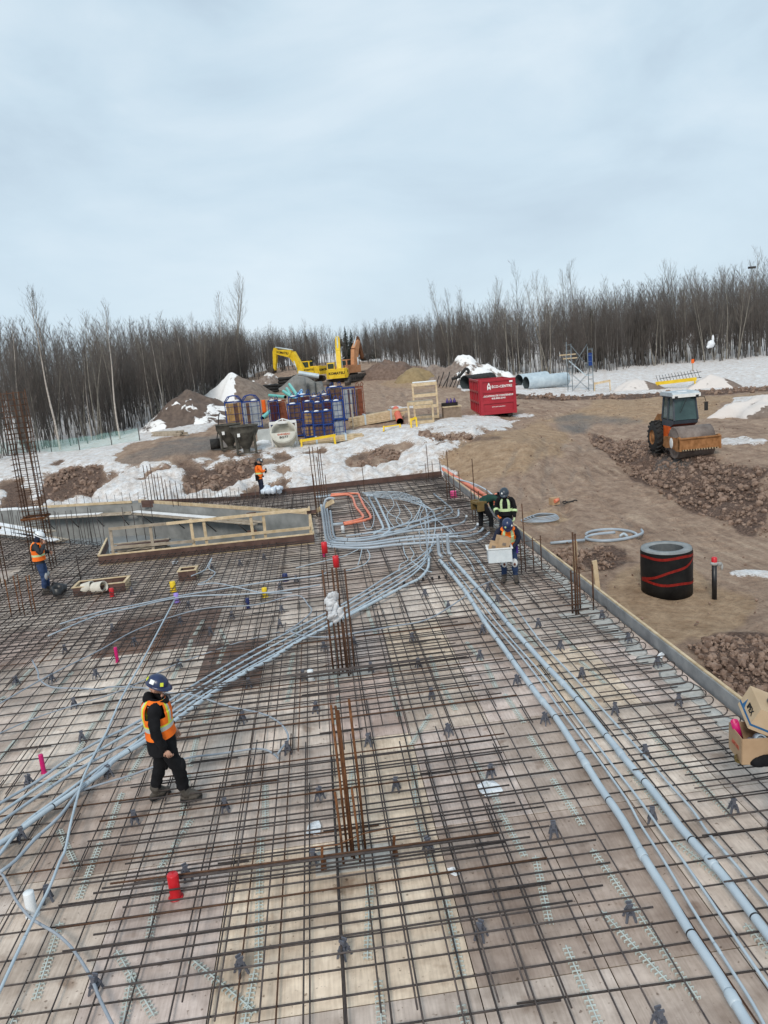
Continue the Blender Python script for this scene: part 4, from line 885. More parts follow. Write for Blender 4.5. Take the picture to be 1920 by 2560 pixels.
st = starter('capped_rebar', 'thin rusty bar carrying a red plastic sleeve, farther of two near the pit corner', (p.x-.02, p.y+.3, 0), [(0, 0, 1.25)], .012, drust); MB().lathe([(.0, 0), (.075, 0), (.075, .27), (.06, .285), (0, .285)], 12, rc, (0, 0, .95)).build('sleeve', rc, st)
p = G(850, 1500)
st = starter('capped_rebar', 'thin rusty bar carrying a red plastic sleeve, nearer of two, beside the rebar cluster', (p.x, p.y, 0), [(0, 0, 1.3)], .012, drust); MB().lathe([(.0, 0), (.075, 0), (.075, .27), (.06, .285), (0, .285)], 12, rc, (0, 0, .82)).build('sleeve', rc, st)
starter('edge_starter', 'two thick rusty bars with shorter ones inside the edge form near the black manhole', (4.93, 14.85, 0), [(-.02, 0, 1.78), (.02, -.02, 1.75), (.16, .25, .92), (.42, .18, 1.0), (-.06, .1, .95)], .019, drust, [(.88, [(-.08, .1), (.45, .18)]), (.3, [(-.3, -.15), (-.25, -.2), (.1, -.1)])], plate=(.7, .3))
starter('edge_starter', 'group of dark vertical bars inside the right edge form behind the man with the bin', (4.95, 18.1, 0), [(-.15, .2, 1.75), (-.28, .1, .95), (.02, .05, .9), (.25, .15, .9)], .015, drust, [(.8, [(-.3, .1), (.28, .15)])])
starter('edge_starter', 'slim dark vertical bars at the right edge form, beside the bent over worker', (4.85, 24.4, 0), [(-.02, 0, 2.1), (-.12, 0, 1.1), (.14, .1, 1.0), (.42, .05, 1.05)], .015, drust, [(.9, [(-.15, 0), (.45, .05)])])
starter('edge_starter', 'slim dark vertical bars at the right edge form where the orange conduits start', (4.72, 28.6, 0), [(.0, 0, 1.9), (-.1, 0, .98), (.2, .1, 1.0), (.42, .1, 1.05)], .015, drust, [(.9, [(-.12, 0), (.45, .1)])])
starter('edge_starter', 'slim dark vertical bars at the far right corner of the deck', (4.6, 33.2, 0), [(.0, 0, 1.65), (-.12, -.1, .85), (.2, 0, .85), (.55, .05, .85)], .015, drust, [(.75, [(-.4, 0), (.55, 0)])])
p = G(398, 1240); starter('column_starter', 'rusty starter bars standing at the far pit corner against the snow bank', (p.x, p.y-.4, -.2), [(-.45, 0, 1.8), (-.28, 0, 1.75), (-.15, .1, 1.8), (-.02, 0, 1.3), (.12, .1, 1.35), (.3, 0, 1.2), (.42, .1, 1.0)], .017, drust, [(1.15, [(-.45, 0), (.4, 0)])])
for u, v0, v1, l in ((470, 1228, 1170, 'pair of dark bars leaning out of the far mat before the snow bank'), (515, 1236, 1178, 'pair of dark bars rising left of the orange vested worker'), (912, 1238, 1168, 'single thin bar rising near the back form above two grey conduits')):
    p = G(u, v0, 0); p.y = min(p.y, 33.6); starter('column_starter', l, p, [(0, 0, 1.15), (.22, .05, 1.1)] if u < 900 else [(0, 0, 1.3)], .014, drust)
def cage(label, base, w, d, h, step, nx, rr=.015):
    t = thing('rebar_cage', label, 'rebar cage', base); r = random.Random(int(base[1]*10)); pts = []
    for i in range(nx):
        for s in (-1, 1): pts.append((-w/2+w*i/(nx-1), s*d/2))
    pts += [(-w/2, 0), (w/2, 0)]
    for x, y in pts: MB().tube([(x, y, -.1), (x+r.uniform(-.02, .02), y, h*.5), (x+r.uniform(-.03, .03), y, h*r.uniform(.985, 1.01))], rr, 6, drust).build('bar', drust, t)
    z = .95
    while z < h:
        e = .07; q = [(-w/2-e, -d/2-.02), (w/2+e, -d/2-.02+r.uniform(-.02, .02)), (w/2+.02, d/2+.02), (-w/2-.02, d/2+.02), (-w/2-.02, -d/2-.02)]
        MB().tube([Vector((x, y, z+r.uniform(-.012, .012))) for x, y in q], .009, 4, drust).build('tie', drust, t); z += step*r.uniform(.8, 1.25)
    MB().tube([Vector((x, y, h*.30)) for x, y in ((-w/2-.05, -d/2-.03), (w/2+.06, -d/2-.03), (w/2+.06, d/2+.03), (-w/2-.05, d/2+.03), (-w/2-.05, -d/2-.03))], .045, 5, rust).build('collar', rust, t)
cage('tall rusty rebar cage standing behind the worker in the white helmet', (-9.02, 24.4, 0), .56, .5, 5.55, .165, 4)
cage('rusty rebar cage cut by the left picture edge, beside a snow patch', (-9.95, 22.75, 0), .66, .5, 5.6, .15, 4)
p = G(60, 1540); starter('column_starter', 'low group of rusty bars in front of the left cages at the picture edge', p, [(-.3, 0, 1.0), (-.12, .1, 1.05), (.02, 0, 1.1), (.18, .1, 1.0), (.3, 0, 1.05)], .013, rust)
# dowels along the pit
dm = MB().tube([(0, 0, -.1), (0, 0, .62)], .011, 5, steel).mesh('dowel'); dcount = 0
def dowel(p, s, l, g):
    o = bpy.data.objects.new('dowel', dm); COL.objects.link(o); o.location = p; o.scale = (1, 1, s); o.rotation_euler = (random.uniform(-.05, .05), random.uniform(-.05, .05), 0); tag(o, l, 'dowel', g)
for k in range(46):
    p = A3.lerp(A2, k/45)+Vector((random.uniform(-.1, .1), random.uniform(-.3, 0), 0)); dowel(p, random.uniform(1.5, 2.3), 'dark vertical dowel bar in the row along the left edge of the pit', 'dowels along the left pit edge')
for k in range(22):
    p = Vector((-16.5, 37.85, 0)).lerp(BL, k/21)+Vector((0, .15, 0)); dowel(p, random.uniform(.6, .9), 'short dowel bar sticking out of the top of the far left pit wall', 'dowels on the far pit wall')
for k in range(44):
    p = BL.lerp(RB, k/43)+Vector((.25, .35, 0)); dowel(p, random.uniform(.8, 1.5), 'dark dowel bar standing along the diagonal wall behind the pit', 'dowels behind the diagonal pit wall')
p = G(205, 1470); starter('stake', 'thin grey upright steel stake beside the open wooden form box', (p.x, p.y, 0), [(0, 0, .95)], .016, steel)
# ------------------------------------------------------------------ conduits
pvc = mat('grey_blue_conduit', (.285, .335, .385), .4, var=.10, scale=1.5, col2=(.40, .455, .51))
pvcl = mat('pale_blue_conduit', (.36, .425, .48), .38, var=.10, scale=1.5, col2=(.48, .55, .60))
pvcd = mat('grey_flexible_conduit', (.24, .27, .31), .45, var=.12, scale=6, col2=(.34, .375, .42))
white_p = mat('white_plastic_pipe', (.74, .76, .77), .35, var=.06, scale=3)
orange_p = mat('orange_conduit', (.62, .165, .085), .42, var=.1, scale=2, col2=(.78, .25, .15))
tiem = mat('black_tie', (.02, .02, .022), .5, var=.2)
def conduit(label, px, r, m=pvc, z=.10, ends=None, coup=0, cm=None, ties=0, sub=5, n=8, name='conduit'):
    # px: pixels on the deck, or (u, v, height)
    P = [G(q[0], q[1], (q[2] if len(q) > 2 else z)+r) for q in px]; P = (ends or [])[:0]+spline(P, sub); c = P[len(P)//2].copy(); Q = [p-c for p in P]
    b = MB().tube(Q, r, n, m)
    if not coup and not ties:
        o = b.build(name, m); o.location = c; return tag(o, label, 'conduit')
    t = thing(name, label, 'conduit', c); b.build('pipe', m, t); L = [0]
    for a, d in zip(Q, Q[1:]): L.append(L[-1]+(d-a).length)
    def at(s):
        i = max(j for j in range(len(L)-1) if L[j] <= s); return Q[i].lerp(Q[i+1], (s-L[i])/(L[i+1]-L[i])), (Q[i+1]-Q[i]).normalized()
    s = coup*.6
    while coup and s < L[-1]-.2:
        p, d = at(s); MB().tube([p-d*.07, p-d*.05, p+d*.05, p+d*.07], [r*1.02, r*1.16, r*1.16, r*1.02], n, cm or m).build('coupling', cm or m, t); s += coup
    s = .5
    while ties and s < L[-1]:
        p, d = at(s); MB().tube([p-d*.008, p+d*.008], r*1.06, n, tiem).build('tie', tiem, t); s += ties
    return t
R1 = [(1099, 1402), (1106, 1408), (1162, 1476), (1212, 1556), (1257, 1617), (1303, 1682), (1348, 1743), (1389, 1793), (1458, 1900), (1501, 1969), (1556, 2049), (1607, 2139), (1667, 2234), (1723, 2327), (1798, 2440), (1858, 2541), (1900, 2610)]
R2 = [(1128, 1396), (1134, 1402), (1182, 1455), (1227, 1506), (1263, 1551), (1313, 1607), (1363, 1662), (1439, 1743), (1565, 1900), (1625, 1969), (1664, 2019), (1700, 2067), (1753, 2127), (1798, 2177), (1849, 2243), (1917, 2333), (1960, 2390)]
conduit('thick pale blue conduit running down the right side of the deck, left of two', R1, .046, pvcl, .115, coup=1.9, ties=1.1, n=14, sub=3)
conduit('thick pale blue conduit running down the right side of the deck, right of two', R2, .046, pvcl, .115, coup=2.3, ties=1.2, n=14, sub=3)
conduit('thin white conduit between the two thick conduits, next to the left one', [(1113, 1405), (1192, 1516), (1283, 1617), (1343, 1692), (1389, 1758), (1434, 1818), (1497, 1900), (1568, 2001), (1601, 2061), (1661, 2154), (1726, 2264), (1813, 2401), (1867, 2485), (1896, 2535), (1930, 2600)], .0155, pvcl, .11, coup=3.0, sub=3)
conduit('thin white conduit between the two thick conduits, next to the right one', [(1120, 1404), (1242, 1556), (1353, 1682), (1414, 1758), (1524, 1903), (1580, 1975), (1619, 2028), (1655, 2079), (1703, 2145), (1744, 2204), (1783, 2261), (1858, 2374), (1920, 2464), (1960, 2520)], .0155, pvcl, .11, coup=3.2, sub=3)
conduit('thin white conduit running to the right of both thick conduits down to the picture edge', [(1107, 1316), (1161, 1361), (1197, 1400), (1232, 1455), (1283, 1511), (1323, 1566), (1358, 1612), (1439, 1697), (1506, 1773), (1611, 1889), (1670, 1957), (1708, 1998), (1738, 2034), (1768, 2079), (1804, 2121), (1852, 2177), (1887, 2222), (1920, 2261), (1950, 2300)], .016, pvcl, .10, coup=3.0, sub=3)
conduit('thin white conduit with a hooked end just left of the man with the bin', [(1121, 1312), (1150, 1345), (1175, 1380), (1200, 1410), (1212, 1425), (1213, 1434), (1206, 1438)], .014, pvcl, .10)
conduit('thick pale blue conduit, lowest of the bundle crossing the deck diagonally', [(1072, 1395), (1070, 1420), (1050, 1445), (1015, 1463), (960, 1492), (856, 1547), (798, 1578), (740, 1606), (683, 1645), (625, 1675), (552, 1719), (480, 1770), (380, 1842), (289, 1898), (254, 1933), (119, 2025), (57, 2070), (0, 2109), (-60, 2150)], .036, pvcl, .105, coup=2.6, ties=1.5, n=12, sub=3)
for l, P, m in (('thin grey conduit of the diagonal bundle, topmost one', [(1088, 1358), (1040, 1400), (960, 1447), (880, 1498), (769, 1556), (625, 1631), (480, 1715), (347, 1803), (260, 1846), (174, 1895), (90, 1955), (0, 2008), (-60, 2050)], pvc), ('thin grey conduit of the diagonal bundle, second from the top', [(1080, 1375), (1040, 1412), (960, 1460), (769, 1569), (625, 1645), (480, 1730), (350, 1815), (235, 1883), (134, 1942), (0, 2033), (-60, 2075)], pvcl),
                ('thin grey conduit of the diagonal bundle, third from the top', [(1072, 1390), (1040, 1422), (960, 1472), (769, 1582), (625, 1659), (480, 1744), (350, 1838), (230, 1904), (143, 1957), (0, 2056), (-60, 2100)], pvc), ('thin grey conduit of the diagonal bundle, fourth from the top, beside the thick one', [(1064, 1405), (1030, 1438), (960, 1482), (769, 1592), (625, 1668), (480, 1757), (330, 1865), (253, 1915), (160, 1985), (60, 2060), (0, 2135), (-50, 2190)], pvcl),
                ('thin grey conduit splitting off the diagonal bundle towards the white sleeve', [(300, 1884), (250, 1925), (200, 1975), (150, 2040), (90, 2095), (40, 2150), (0, 2180)], pvc)):
    conduit(l, P, .0215, m, .135, sub=3, coup=3.4)
conduit('long straight white conduit running from the purple sleeve down to the left edge', [(436, 1500), (399, 1571), (350, 1663), (304, 1744), (266, 1831), (231, 1895), (206, 1951), (179, 2049), (163, 2124), (149, 2154), (125, 2216), (86, 2294), (36, 2398), (0, 2476), (-30, 2540)], .017, pvcl, .20, coup=2.5, sub=3)
conduit('grey flexible conduit curving down past the white sleeve to the bottom edge', [(-40, 2150), (0, 2180), (18, 2207), (39, 2249), (72, 2291), (98, 2309), (143, 2336), (185, 2377), (227, 2443), (248, 2494), (280, 2560), (310, 2620)], .016, pvcd, .10, sub=4)
conduit('grey flexible conduit looping behind the front worker from a black end cap', [(80, 1650), (95, 1680), (98, 1698), (130, 1718), (203, 1721), (252, 1724), (278, 1717), (359, 1720), (420, 1732), (480, 1737), (567, 1765), (654, 1784), (697, 1806), (717, 1830), (720, 1850), (706, 1868), (694, 1885)], .0155, pvcd, .14, sub=4)
conduit('grey flexible conduit ending in a black cap near the bolsters left of the starter bars', [(-30, 2160), (40, 2090), (120, 2020), (209, 1975), (328, 1938), (400, 1912), (480, 1893), (538, 1886), (600, 1877), (640, 1872), (668, 1876), (688, 1888), (696, 1897)], .0155, pvcd, .10, sub=4)
conduit('thin grey conduit crossing the deck behind the purple sleeve, right part long and straight', [(150, 1560), (250, 1530), (340, 1512), (436, 1492), (520, 1478), (620, 1462), (700, 1450), (790, 1440), (815, 1432)], .018, pvc, .16, sub=3)
conduit('thin grey conduit crossing the deck just below the yellow sleeves', [(120, 1590), (240, 1540), (330, 1520), (400, 1503), (480, 1490), (600, 1486), (700, 1478), (800, 1462)], .018, pvc, .16, sub=3)
conduit('thin grey conduit sloping from the pit boxes across to the middle bars', [(-20, 1770), (120, 1690), (250, 1625), (330, 1580), (420, 1545), (520, 1520), (640, 1512), (740, 1488), (770, 1512), (778, 1530), (745, 1560), (715, 1578)], .0145, pvcd, .16, sub=4)
conduit('grey looped conduit tangled beside the small dark form box', [(478, 1440), (512, 1425), (522, 1408), (530, 1395), (522, 1420), (538, 1432), (520, 1450), (495, 1462), (540, 1458), (600, 1470), (660, 1482), (730, 1482)], .015, pvc, .17, sub=5)
conduit('thin grey conduit crossing from the middle bars to the right conduits', [(725, 1578), (760, 1590), (830, 1592), (900, 1580), (980, 1566), (1070, 1548), (1150, 1500), (1190, 1470), (1230, 1452)], .015, pvcd, .17, sub=4)
conduit('long thin grey conduit sloping from the left edge up to the brown panels', [(-20, 1842), (80, 1798), (180, 1765), (280, 1735), (360, 1700), (430, 1665), (520, 1632), (600, 1605), (700, 1580)], .012, pvcd, .13, sub=3)
# the knot of conduits at the far middle
K = [(810, 1361), (832, 1367), (911, 1370), (1001, 1361), (1122, 1354), (1182, 1355), (1206, 1346), (1223, 1332, .15)]
S = lambda u: [(u, 1352, 1.25), (u+3, 1356, .9), (u+5, 1355, .45)]
for l, P, r in (('thick grey conduit sweeping low across the far knot, nearest one', K, .040),
                ('thick grey conduit of the far knot, second from the nearest', [(812, 1354), (835, 1362), (911, 1363), (1010, 1351), (1122, 1342), (1170, 1340), (1198, 1330), (1208, 1320, .2)], .036),
                ('thick grey conduit of the far knot ending in an upturned elbow by the workers', [(829, 1356), (911, 1358), (1016, 1343), (1122, 1335), (1173, 1328), (1191, 1319, .2), (1194, 1310, .4)], .036),
                ('thick grey conduit of the far knot rising to a curl left of the workers', [(835, 1350), (911, 1350), (1016, 1329), (1107, 1319), (1149, 1310), (1164, 1300, .2), (1166, 1290, .5)], .036),
                ('thick grey conduit of the far knot, fifth from the nearest', [(838, 1345), (881, 1347), (956, 1337), (1031, 1316), (1107, 1298), (1143, 1292), (1146, 1275, .3)], .033),
                ('grey conduit of the far knot bending away towards the right form', [(865, 1340), (941, 1331), (1001, 1328), (1061, 1307), (1122, 1286), (1130, 1274), (1110, 1255), (1085, 1235)], .030),
                ('grey conduit of the far knot, thin one with a raised end', [(911, 1334), (986, 1319), (1016, 1310), (1061, 1298), (1107, 1280), (1113, 1268, .15)], .028),
                ('grey conduit of the far knot, farthest of the sweeping ones', [(960, 1333), (1001, 1313), (1061, 1295), (1076, 1280), (1104, 1268, .1)], .026)):
    conduit(l, P, r, pvc, .13, ties=2.2, n=8)
for k, u in enumerate((812, 818, 824, 831)):
    w = ('leftmost', 'second', 'third', 'rightmost')[k]; base = G(u+4, 1368-3*k); P = [base+Vector(q) for q in ((.30, .1, .12), (.10, .05, .14), (.02, 0, .26), (0, 0, .5), (-.01, 0, 1.0), (-.02, 0, 1.35-.1*k))]
    if k == 1: P += [base+Vector((.06, 0, 1.46)), base+Vector((.22, 0, 1.50)), base+Vector((.32, 0, 1.46))]
    m_ = base; o = MB().tube([p-m_ for p in spline(P, 4)], .036, 9, pvc).build('conduit', pvc); o.location = m_; tag(o, 'grey conduit stub rising beside the pit kerb end, '+w+' of four', 'conduit')
for l, P, e in (('orange conduit bent like a hook, inner one of two near the back form', [(826, 1240), (865, 1237), (881, 1243), (890, 1267), (908, 1291), (893, 1300), (859, 1308)], .045), ('orange conduit bent like a hook, outer one of two near the back form', [(828, 1236), (890, 1234), (899, 1242), (911, 1266), (926, 1290), (918, 1299), (861, 1311)], .045)):
    conduit(l, P, e, orange_p, .10, n=10, coup=2.0)
conduit('grey sleeve feeding the far ends of the orange hooks', [(786, 1243), (806, 1242), (827, 1239)], .055, pvc, .10)
conduit('grey sleeve feeding the near ends of the orange hooks', [(829, 1312), (858, 1309)], .052, pvc, .10)
for l, P in (('pale conduit running down from an upright elbow near the back form, left of a pair', [(918, 1238, .9), (919, 1240, .5), (921, 1243), (938, 1275), (956, 1313), (955, 1324), (935, 1334)]), ('pale conduit running down from an upright elbow near the back form, right of a pair', [(930, 1238, .7), (931, 1240, .3), (941, 1250), (956, 1280), (971, 1313), (973, 1327), (955, 1340)])):
    conduit(l, P, .040, pvcl, .12, n=10, coup=1.6)
for k in range(6):
    o = k*3.2; w = ('topmost', 'second', 'third', 'fourth', 'fifth', 'lowest')[k]
    conduit('thin grey conduit arching over the far mat towards the knot, '+w+' of six', [(905+3*k, 1232+o*.5), (960, 1229+o), (1001, 1231+o*1.1), (1031, 1241+o), (1054+2*k, 1254+o)]+[[(1040, 1290), (1022, 1312), (1012, 1322)], [(1066, 1280), (1072, 1320), (1070, 1362), (1060, 1400)], [(1078, 1275), (1090, 1296), (1112, 1318)], [(1050, 1290), (1058, 1325), (1085, 1352)], [(1085, 1280), (1088, 1320), (1080, 1360), (1068, 1395)], [(1070, 1290), (1100, 1306), (1130, 1330)]][k], .0175, pvc if k % 2 else pvcl, .13, sub=4)
for k, P in enumerate(([(975, 1237), (985, 1262), (968, 1285), (975, 1305), (985, 1318)], [(990, 1255), (1000, 1280), (990, 1300), (1003, 1316)], [(1052, 1262), (1045, 1290), (1040, 1300)], [(900, 1240), (925, 1265), (935, 1290), (930, 1318), (915, 1322), (908, 1305)], [(958, 1262), (975, 1285), (1000, 1297), (1010, 1310), (1030, 1290), (1010, 1262)], [(1008, 1366), (1012, 1385), (1020, 1400), (1000, 1412), (998, 1428)], [(1025, 1368), (1035, 1385), (1028, 1400), (1046, 1415), (1060, 1425), (1080, 1430)], [(918, 1374), (925, 1390), (915, 1408), (890, 1420), (860, 1428)], [(905, 1372), (900, 1395), (895, 1412)], [(900, 1371), (860, 1390), (800, 1405), (740, 1420)], [(1015, 1350), (1022, 1340), (1032, 1344), (1036, 1356)], [(1130, 1350), (1160, 1385), (1178, 1410), (1186, 1428)])):
    conduit('thin pale conduit wandering over the mat, '+('first from the back form, left of the arch', 'beside the pale pair near the back form', 'hanging from the arch of six', 'curling right of the orange hooks', 'snaking through the middle of the far knot', 'dropping below the knot to a square end', 'wriggling below the knot towards the thick pair', 'curving down in a loop left below the knot', 'short and straight, left below the knot', 'running from the knot left towards the pit kerb', 'small loop on top of the knot', 'short one right of the thick pair')[k], P, .014, pvcl, .14, sub=4)
for l, u, v, h, r in (('upright grey stub at the top of the left thick conduit', 1098, 1392, .62, .046), ('upright grey stub at the top of the right thick conduit', 1122, 1388, .62, .046), ('tall thin grey stub standing in the hub of the diagonal bundle', 1070, 1394, 1.05, .022), ('thin grey stub beside the thick upright stubs', 1108, 1385, .75, .014), ('second thin grey stub left of the thick upright stubs', 1052, 1378, .6, .014)):
    p = G(u, v, .1); b = MB().tube(spline([Vector((.06, -.14, .03)), Vector((.015, -.04, .06)), Vector((0, 0, .16)), Vector((0, 0, h))], 4), r, 10, pvc); o = b.build('conduit', pvc); o.location = p; tag(o, l, 'conduit')
# orange mains and conduits outside the form
def outpipe(l, px, r, m, z=-.9, **k): return conduit(l, [(u, v, w) for u, v, w in px], r, m, 0, n=10, **k)
outpipe('large orange conduit lying outside the right form, farther one of two', [(1106, 1172, -.3), (1150, 1200, -.55), (1200, 1230, -.7), (1250, 1262, -.8)], .09, orange_p)
outpipe('large orange conduit lying outside the right form, nearer one of two', [(1112, 1186, -.3), (1145, 1208, -.5), (1190, 1238, -.65), (1240, 1268, -.75)], .085, orange_p)
outpipe('short orange stub pointing up beside the large orange conduits', [(1232, 1252, -.7), (1237, 1243, -.5), (1240, 1236, -.3)], .06, orange_p)
outpipe('grey conduit curving over the orange ones outside the right form', [(1100, 1165, .1), (1106, 1180, -.2), (1140, 1196, -.4), (1190, 1212, -.5), (1225, 1232, -.6), (1246, 1256, -.8)], .04, pvcl)
outpipe('second grey conduit lying along the orange ones outside the form', [(1150, 1200, -.5), (1200, 1220, -.8), (1260, 1245, -.9)], .04, pvc)
# ------------------------------------------------------------------ sleeves and litter on the deck
def sleeve(l, u, v, r, h, m, tilt=(0, 0), name='pipe_sleeve', flange=True):
    p = G(u, v); b = MB()
    if flange: b.lathe([(0, 0), (r*1.35, 0), (r*1.35, .008), (r*1.02, .012)], 16, m)
    b.lathe([(r*1.03, .0), (r, .02), (r, h-.008), (r*.93, h), (0, h)], 18, m); o = b.build(name, m); o.location = p; o.rotation_euler = (tilt[0], tilt[1], 0); return tag(o, l, 'sleeve')
pink = mat('magenta_plastic', (.55, .008, .14), .4, var=.08); yellow = mat('yellow_plastic', (.80, .55, .012), .4, var=.08); purple = mat('violet_plastic', (.36, .25, .70), .4, var=.08); navy = mat('navy_plastic', (.010, .018, .10), .4, var=.1); blackp = mat('black_plastic', (.012, .012, .014), .4, var=.2)
sleeve('bright red round sleeve on the near left of the deck, crossed by bars', 440, 2243, .062, .29, rc)
sleeve('white round sleeve standing at the lower left of the deck', 82, 2288, .056, .29, white_p)
sleeve('slim magenta sleeve at the left edge of the deck, nearer one', 110, 1932, .034, .30, pink)
sleeve('slim magenta sleeve standing on the brown panel, farther one', 294, 1655, .034, .32, pink)
sleeve('yellow sleeve beside the small dark form box', 434, 1478, .075, .27, yellow)
sleeve('yellow sleeve in the middle of the deck, crossed by bars', 663, 1492, .065, .24, yellow)
sleeve('violet sleeve at the head of the long white conduit', 443, 1507, .062, .25, purple)
sleeve('navy blue sleeve right of the violet one, in front of the yellow one', 621, 1522, .045, .27, navy)
sleeve('red sleeve below the long open form box', 281, 1492, .06, .24, rc)
sleeve('white round sleeve left of the middle starter bars', 778, 1702, .055, .21, white_p)
sleeve('white short pipe standing beside the conduit stubs near the pit kerb', 858, 1334, .055, .26, white_p)
sleeve('grey capped sleeve among the conduits left of the red sleeves', 714, 1452, .07, .2, navy)
sleeve('pink sleeve at the pit kerb end above the red sleeves', 811, 1392, .05, .3, pink)
sleeve('pink jug shaped sleeve by the far right starter bars', 1134, 1243, .12, .25, mat('pink_plastic', (.72, .05, .22), .4, var=.1))
for u, v in ((1058, 1452), (1081, 1450), (1098, 1447), (1115, 1446), (1010, 1460)): sleeve('small black cone cap standing in the row below the conduit knot', u, v, .028, .08, blackp, flange=True, name='cone_cap')['group'] = 'black cone caps'
# film and paper
def sheet(l, px, m, name='plastic_sheet', z=.012):
    P = [G(u, v, z) for u, v in px]; c = sum(P, Vector())/len(P); r = random.Random(int(c.x*100)); vs = [Vector((0, 0, .03))]; n = len(P)
    for t in (.5, 1): vs += [(p-c)*t+Vector((0, 0, r.uniform(0, .035))) for p in P]
    fs = [(0, 1+i, 1+(i+1) % n) for i in range(n)]+[(1+i, 1+n+i, 1+n+(i+1) % n, 1+(i+1) % n) for i in range(n)]
    b = MB().add(vs, fs, m, False); b.add([v-Vector((0, 0, .002)) for v in vs], [tuple(reversed(f)) for f in fs], m); o = b.build(name, m); o.location = c; tag(o, l, 'litter')
film = mat('white_film', (.66, .68, .71), .25, var=.15, scale=9, col2=(.86, .88, .90), bump=.6)
sheet('sheet of clear film lying under the bars right of the near starter bars', [(1190, 1967), (1215, 1955), (1232, 1950), (1250, 1968), (1258, 1980), (1240, 1992), (1220, 1998), (1200, 1985)], film)
sheet('crumpled white paper lying left of the near starter bars', [(765, 2085), (770, 2065), (783, 2055), (797, 2053), (803, 2070), (800, 2088), (785, 2092)], film, 'paper')
sheet('white scrap of paper lying below a bolster at the right of the starter bars', [(1118, 2176), (1130, 2167), (1142, 2172), (1150, 2188), (1138, 2192), (1124, 2186)], film, 'paper')
sheet('pale scrap of film at the right edge form under the hooked bars', [(1640, 1640), (1655, 1630), (1662, 1638), (1655, 1648)], film)
sheet('white rag lying at the foot of the pit kerb', [(430, 1408), (440, 1400), (446, 1405), (440, 1413), (432, 1414)], film, 'rag')
bp = MB(); r = random.Random(2)
for k in range(10): bp.ball((r.uniform(-.35, .35), r.uniform(-.2, .2), .12+r.uniform(0, .2)), (r.uniform(.12, .25), .14, r.uniform(.1, .2)), None, 7)
o = solo('plastic_bag', bp, mat('blue_white_film', (.50, .57, .66), .25, var=.1, scale=6, col2=(.72, .78, .85), bump=.6), 'puffed pale blue plastic bag beside the far worker', 'plastic bag'); pp = G(682, 1240, .1); o.location = pp
# wooden form boxes
def openbox(l, u, v, w, d, h, rz=0):
    p = G(u, v); t = thing('form_box', l, 'form box', p, rz)
    for x, y, a, c, m in ((0, -d/2, w, .03, formply), (0, d/2, w, .03, formply), (-w/2, 0, .03, d, wood), (w/2, 0, .03, d, wood)):
        MB().box((x, y, h/2), (a+.03 if a > c else a, c-.0 if a > c else c-.034, h), m).build('side', m, t)
        MB().box((x, y, h+.012), (a+.07 if a > c else .07, c+.04 if a > c else c-.08, .02), wood).build('rim', wood, t)
    return t
openbox('long open wooden form box on the mat, holding white pipe pieces', 258, 1478, 1.35, .62, .26)
openbox('small dark open form box right of the long one, near the yellow sleeve', 473, 1447, .46, .4, .28)
def ring(l, u, v, z, r, L, m, rz, tilt, name='pipe_piece'):
    p = G(u, v, z); b = MB().lathe([(r, 0), (r, L), (r*.86, L), (r*.86, 0), (r, 0)], 18, m); o = b.build(name, m); o.location = p; o.rotation_euler = (tilt, 0, rz); tag(o, l, 'pipe piece')
cream_p = mat('cream_pipe', (.62, .58, .50), .5, var=.1)
ring('short white pipe piece lying in the form box, right of two', 236, 1470, .2, .15, .36, cream_p, radians(60), radians(80))
ring('short cream pipe piece lying in the form box, left of two', 208, 1472, .18, .14, .3, cream_p, radians(75), radians(75))
ring('short black pipe piece leaning against the form box', 163, 1474, .12, .15, .36, blackp, radians(-60), radians(65))
ring('flat black pipe piece lying in front of the form box', 147, 1488, .1, .14, .25, blackp, radians(20), radians(10))
# ------------------------------------------------------------------ things on the site
def place(u, v):
    # ground point, metres per pixel there, turn that faces the camera
    p = GT(u, v); dep = float((np.array(p)-CAMP)@CF); return p, dep/FPX, -atan2(p.x, p.y)
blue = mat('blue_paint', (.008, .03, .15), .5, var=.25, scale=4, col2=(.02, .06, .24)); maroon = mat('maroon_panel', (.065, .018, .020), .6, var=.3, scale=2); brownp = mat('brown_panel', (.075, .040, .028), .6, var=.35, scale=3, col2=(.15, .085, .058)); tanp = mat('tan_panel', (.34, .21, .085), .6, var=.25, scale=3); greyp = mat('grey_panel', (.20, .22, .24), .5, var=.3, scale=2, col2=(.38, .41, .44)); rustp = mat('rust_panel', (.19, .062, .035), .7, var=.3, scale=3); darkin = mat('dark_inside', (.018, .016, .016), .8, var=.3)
yel = mat('yellow_paint', (.66, .42, .02), .45, var=.15, scale=2, col2=(.80, .56, .04)); whitep = mat('white_paint', (.74, .74, .72), .5, var=.1); blackr = mat('black_rubber', (.018, .018, .019), .75, var=.3, scale=6, bump=.3, col2=(.04, .038, .036)); glass = mat('dark_glass', (.03, .05, .05), .08, var=.2); galv = mat('galvanised_steel', (.42, .50, .55), .4, .25, var=.15, scale=2, col2=(.60, .68, .72)); orangeb = mat('orange_plastic', (.75, .13, .02), .45, var=.1)
blkt = mat('black_lettering', (.015, .014, .014), .6, var=.1); whtt = mat('white_lettering', (.80, .80, .78), .6, var=.05); redt = mat('red_lettering', (.42, .09, .05), .6, var=.1)
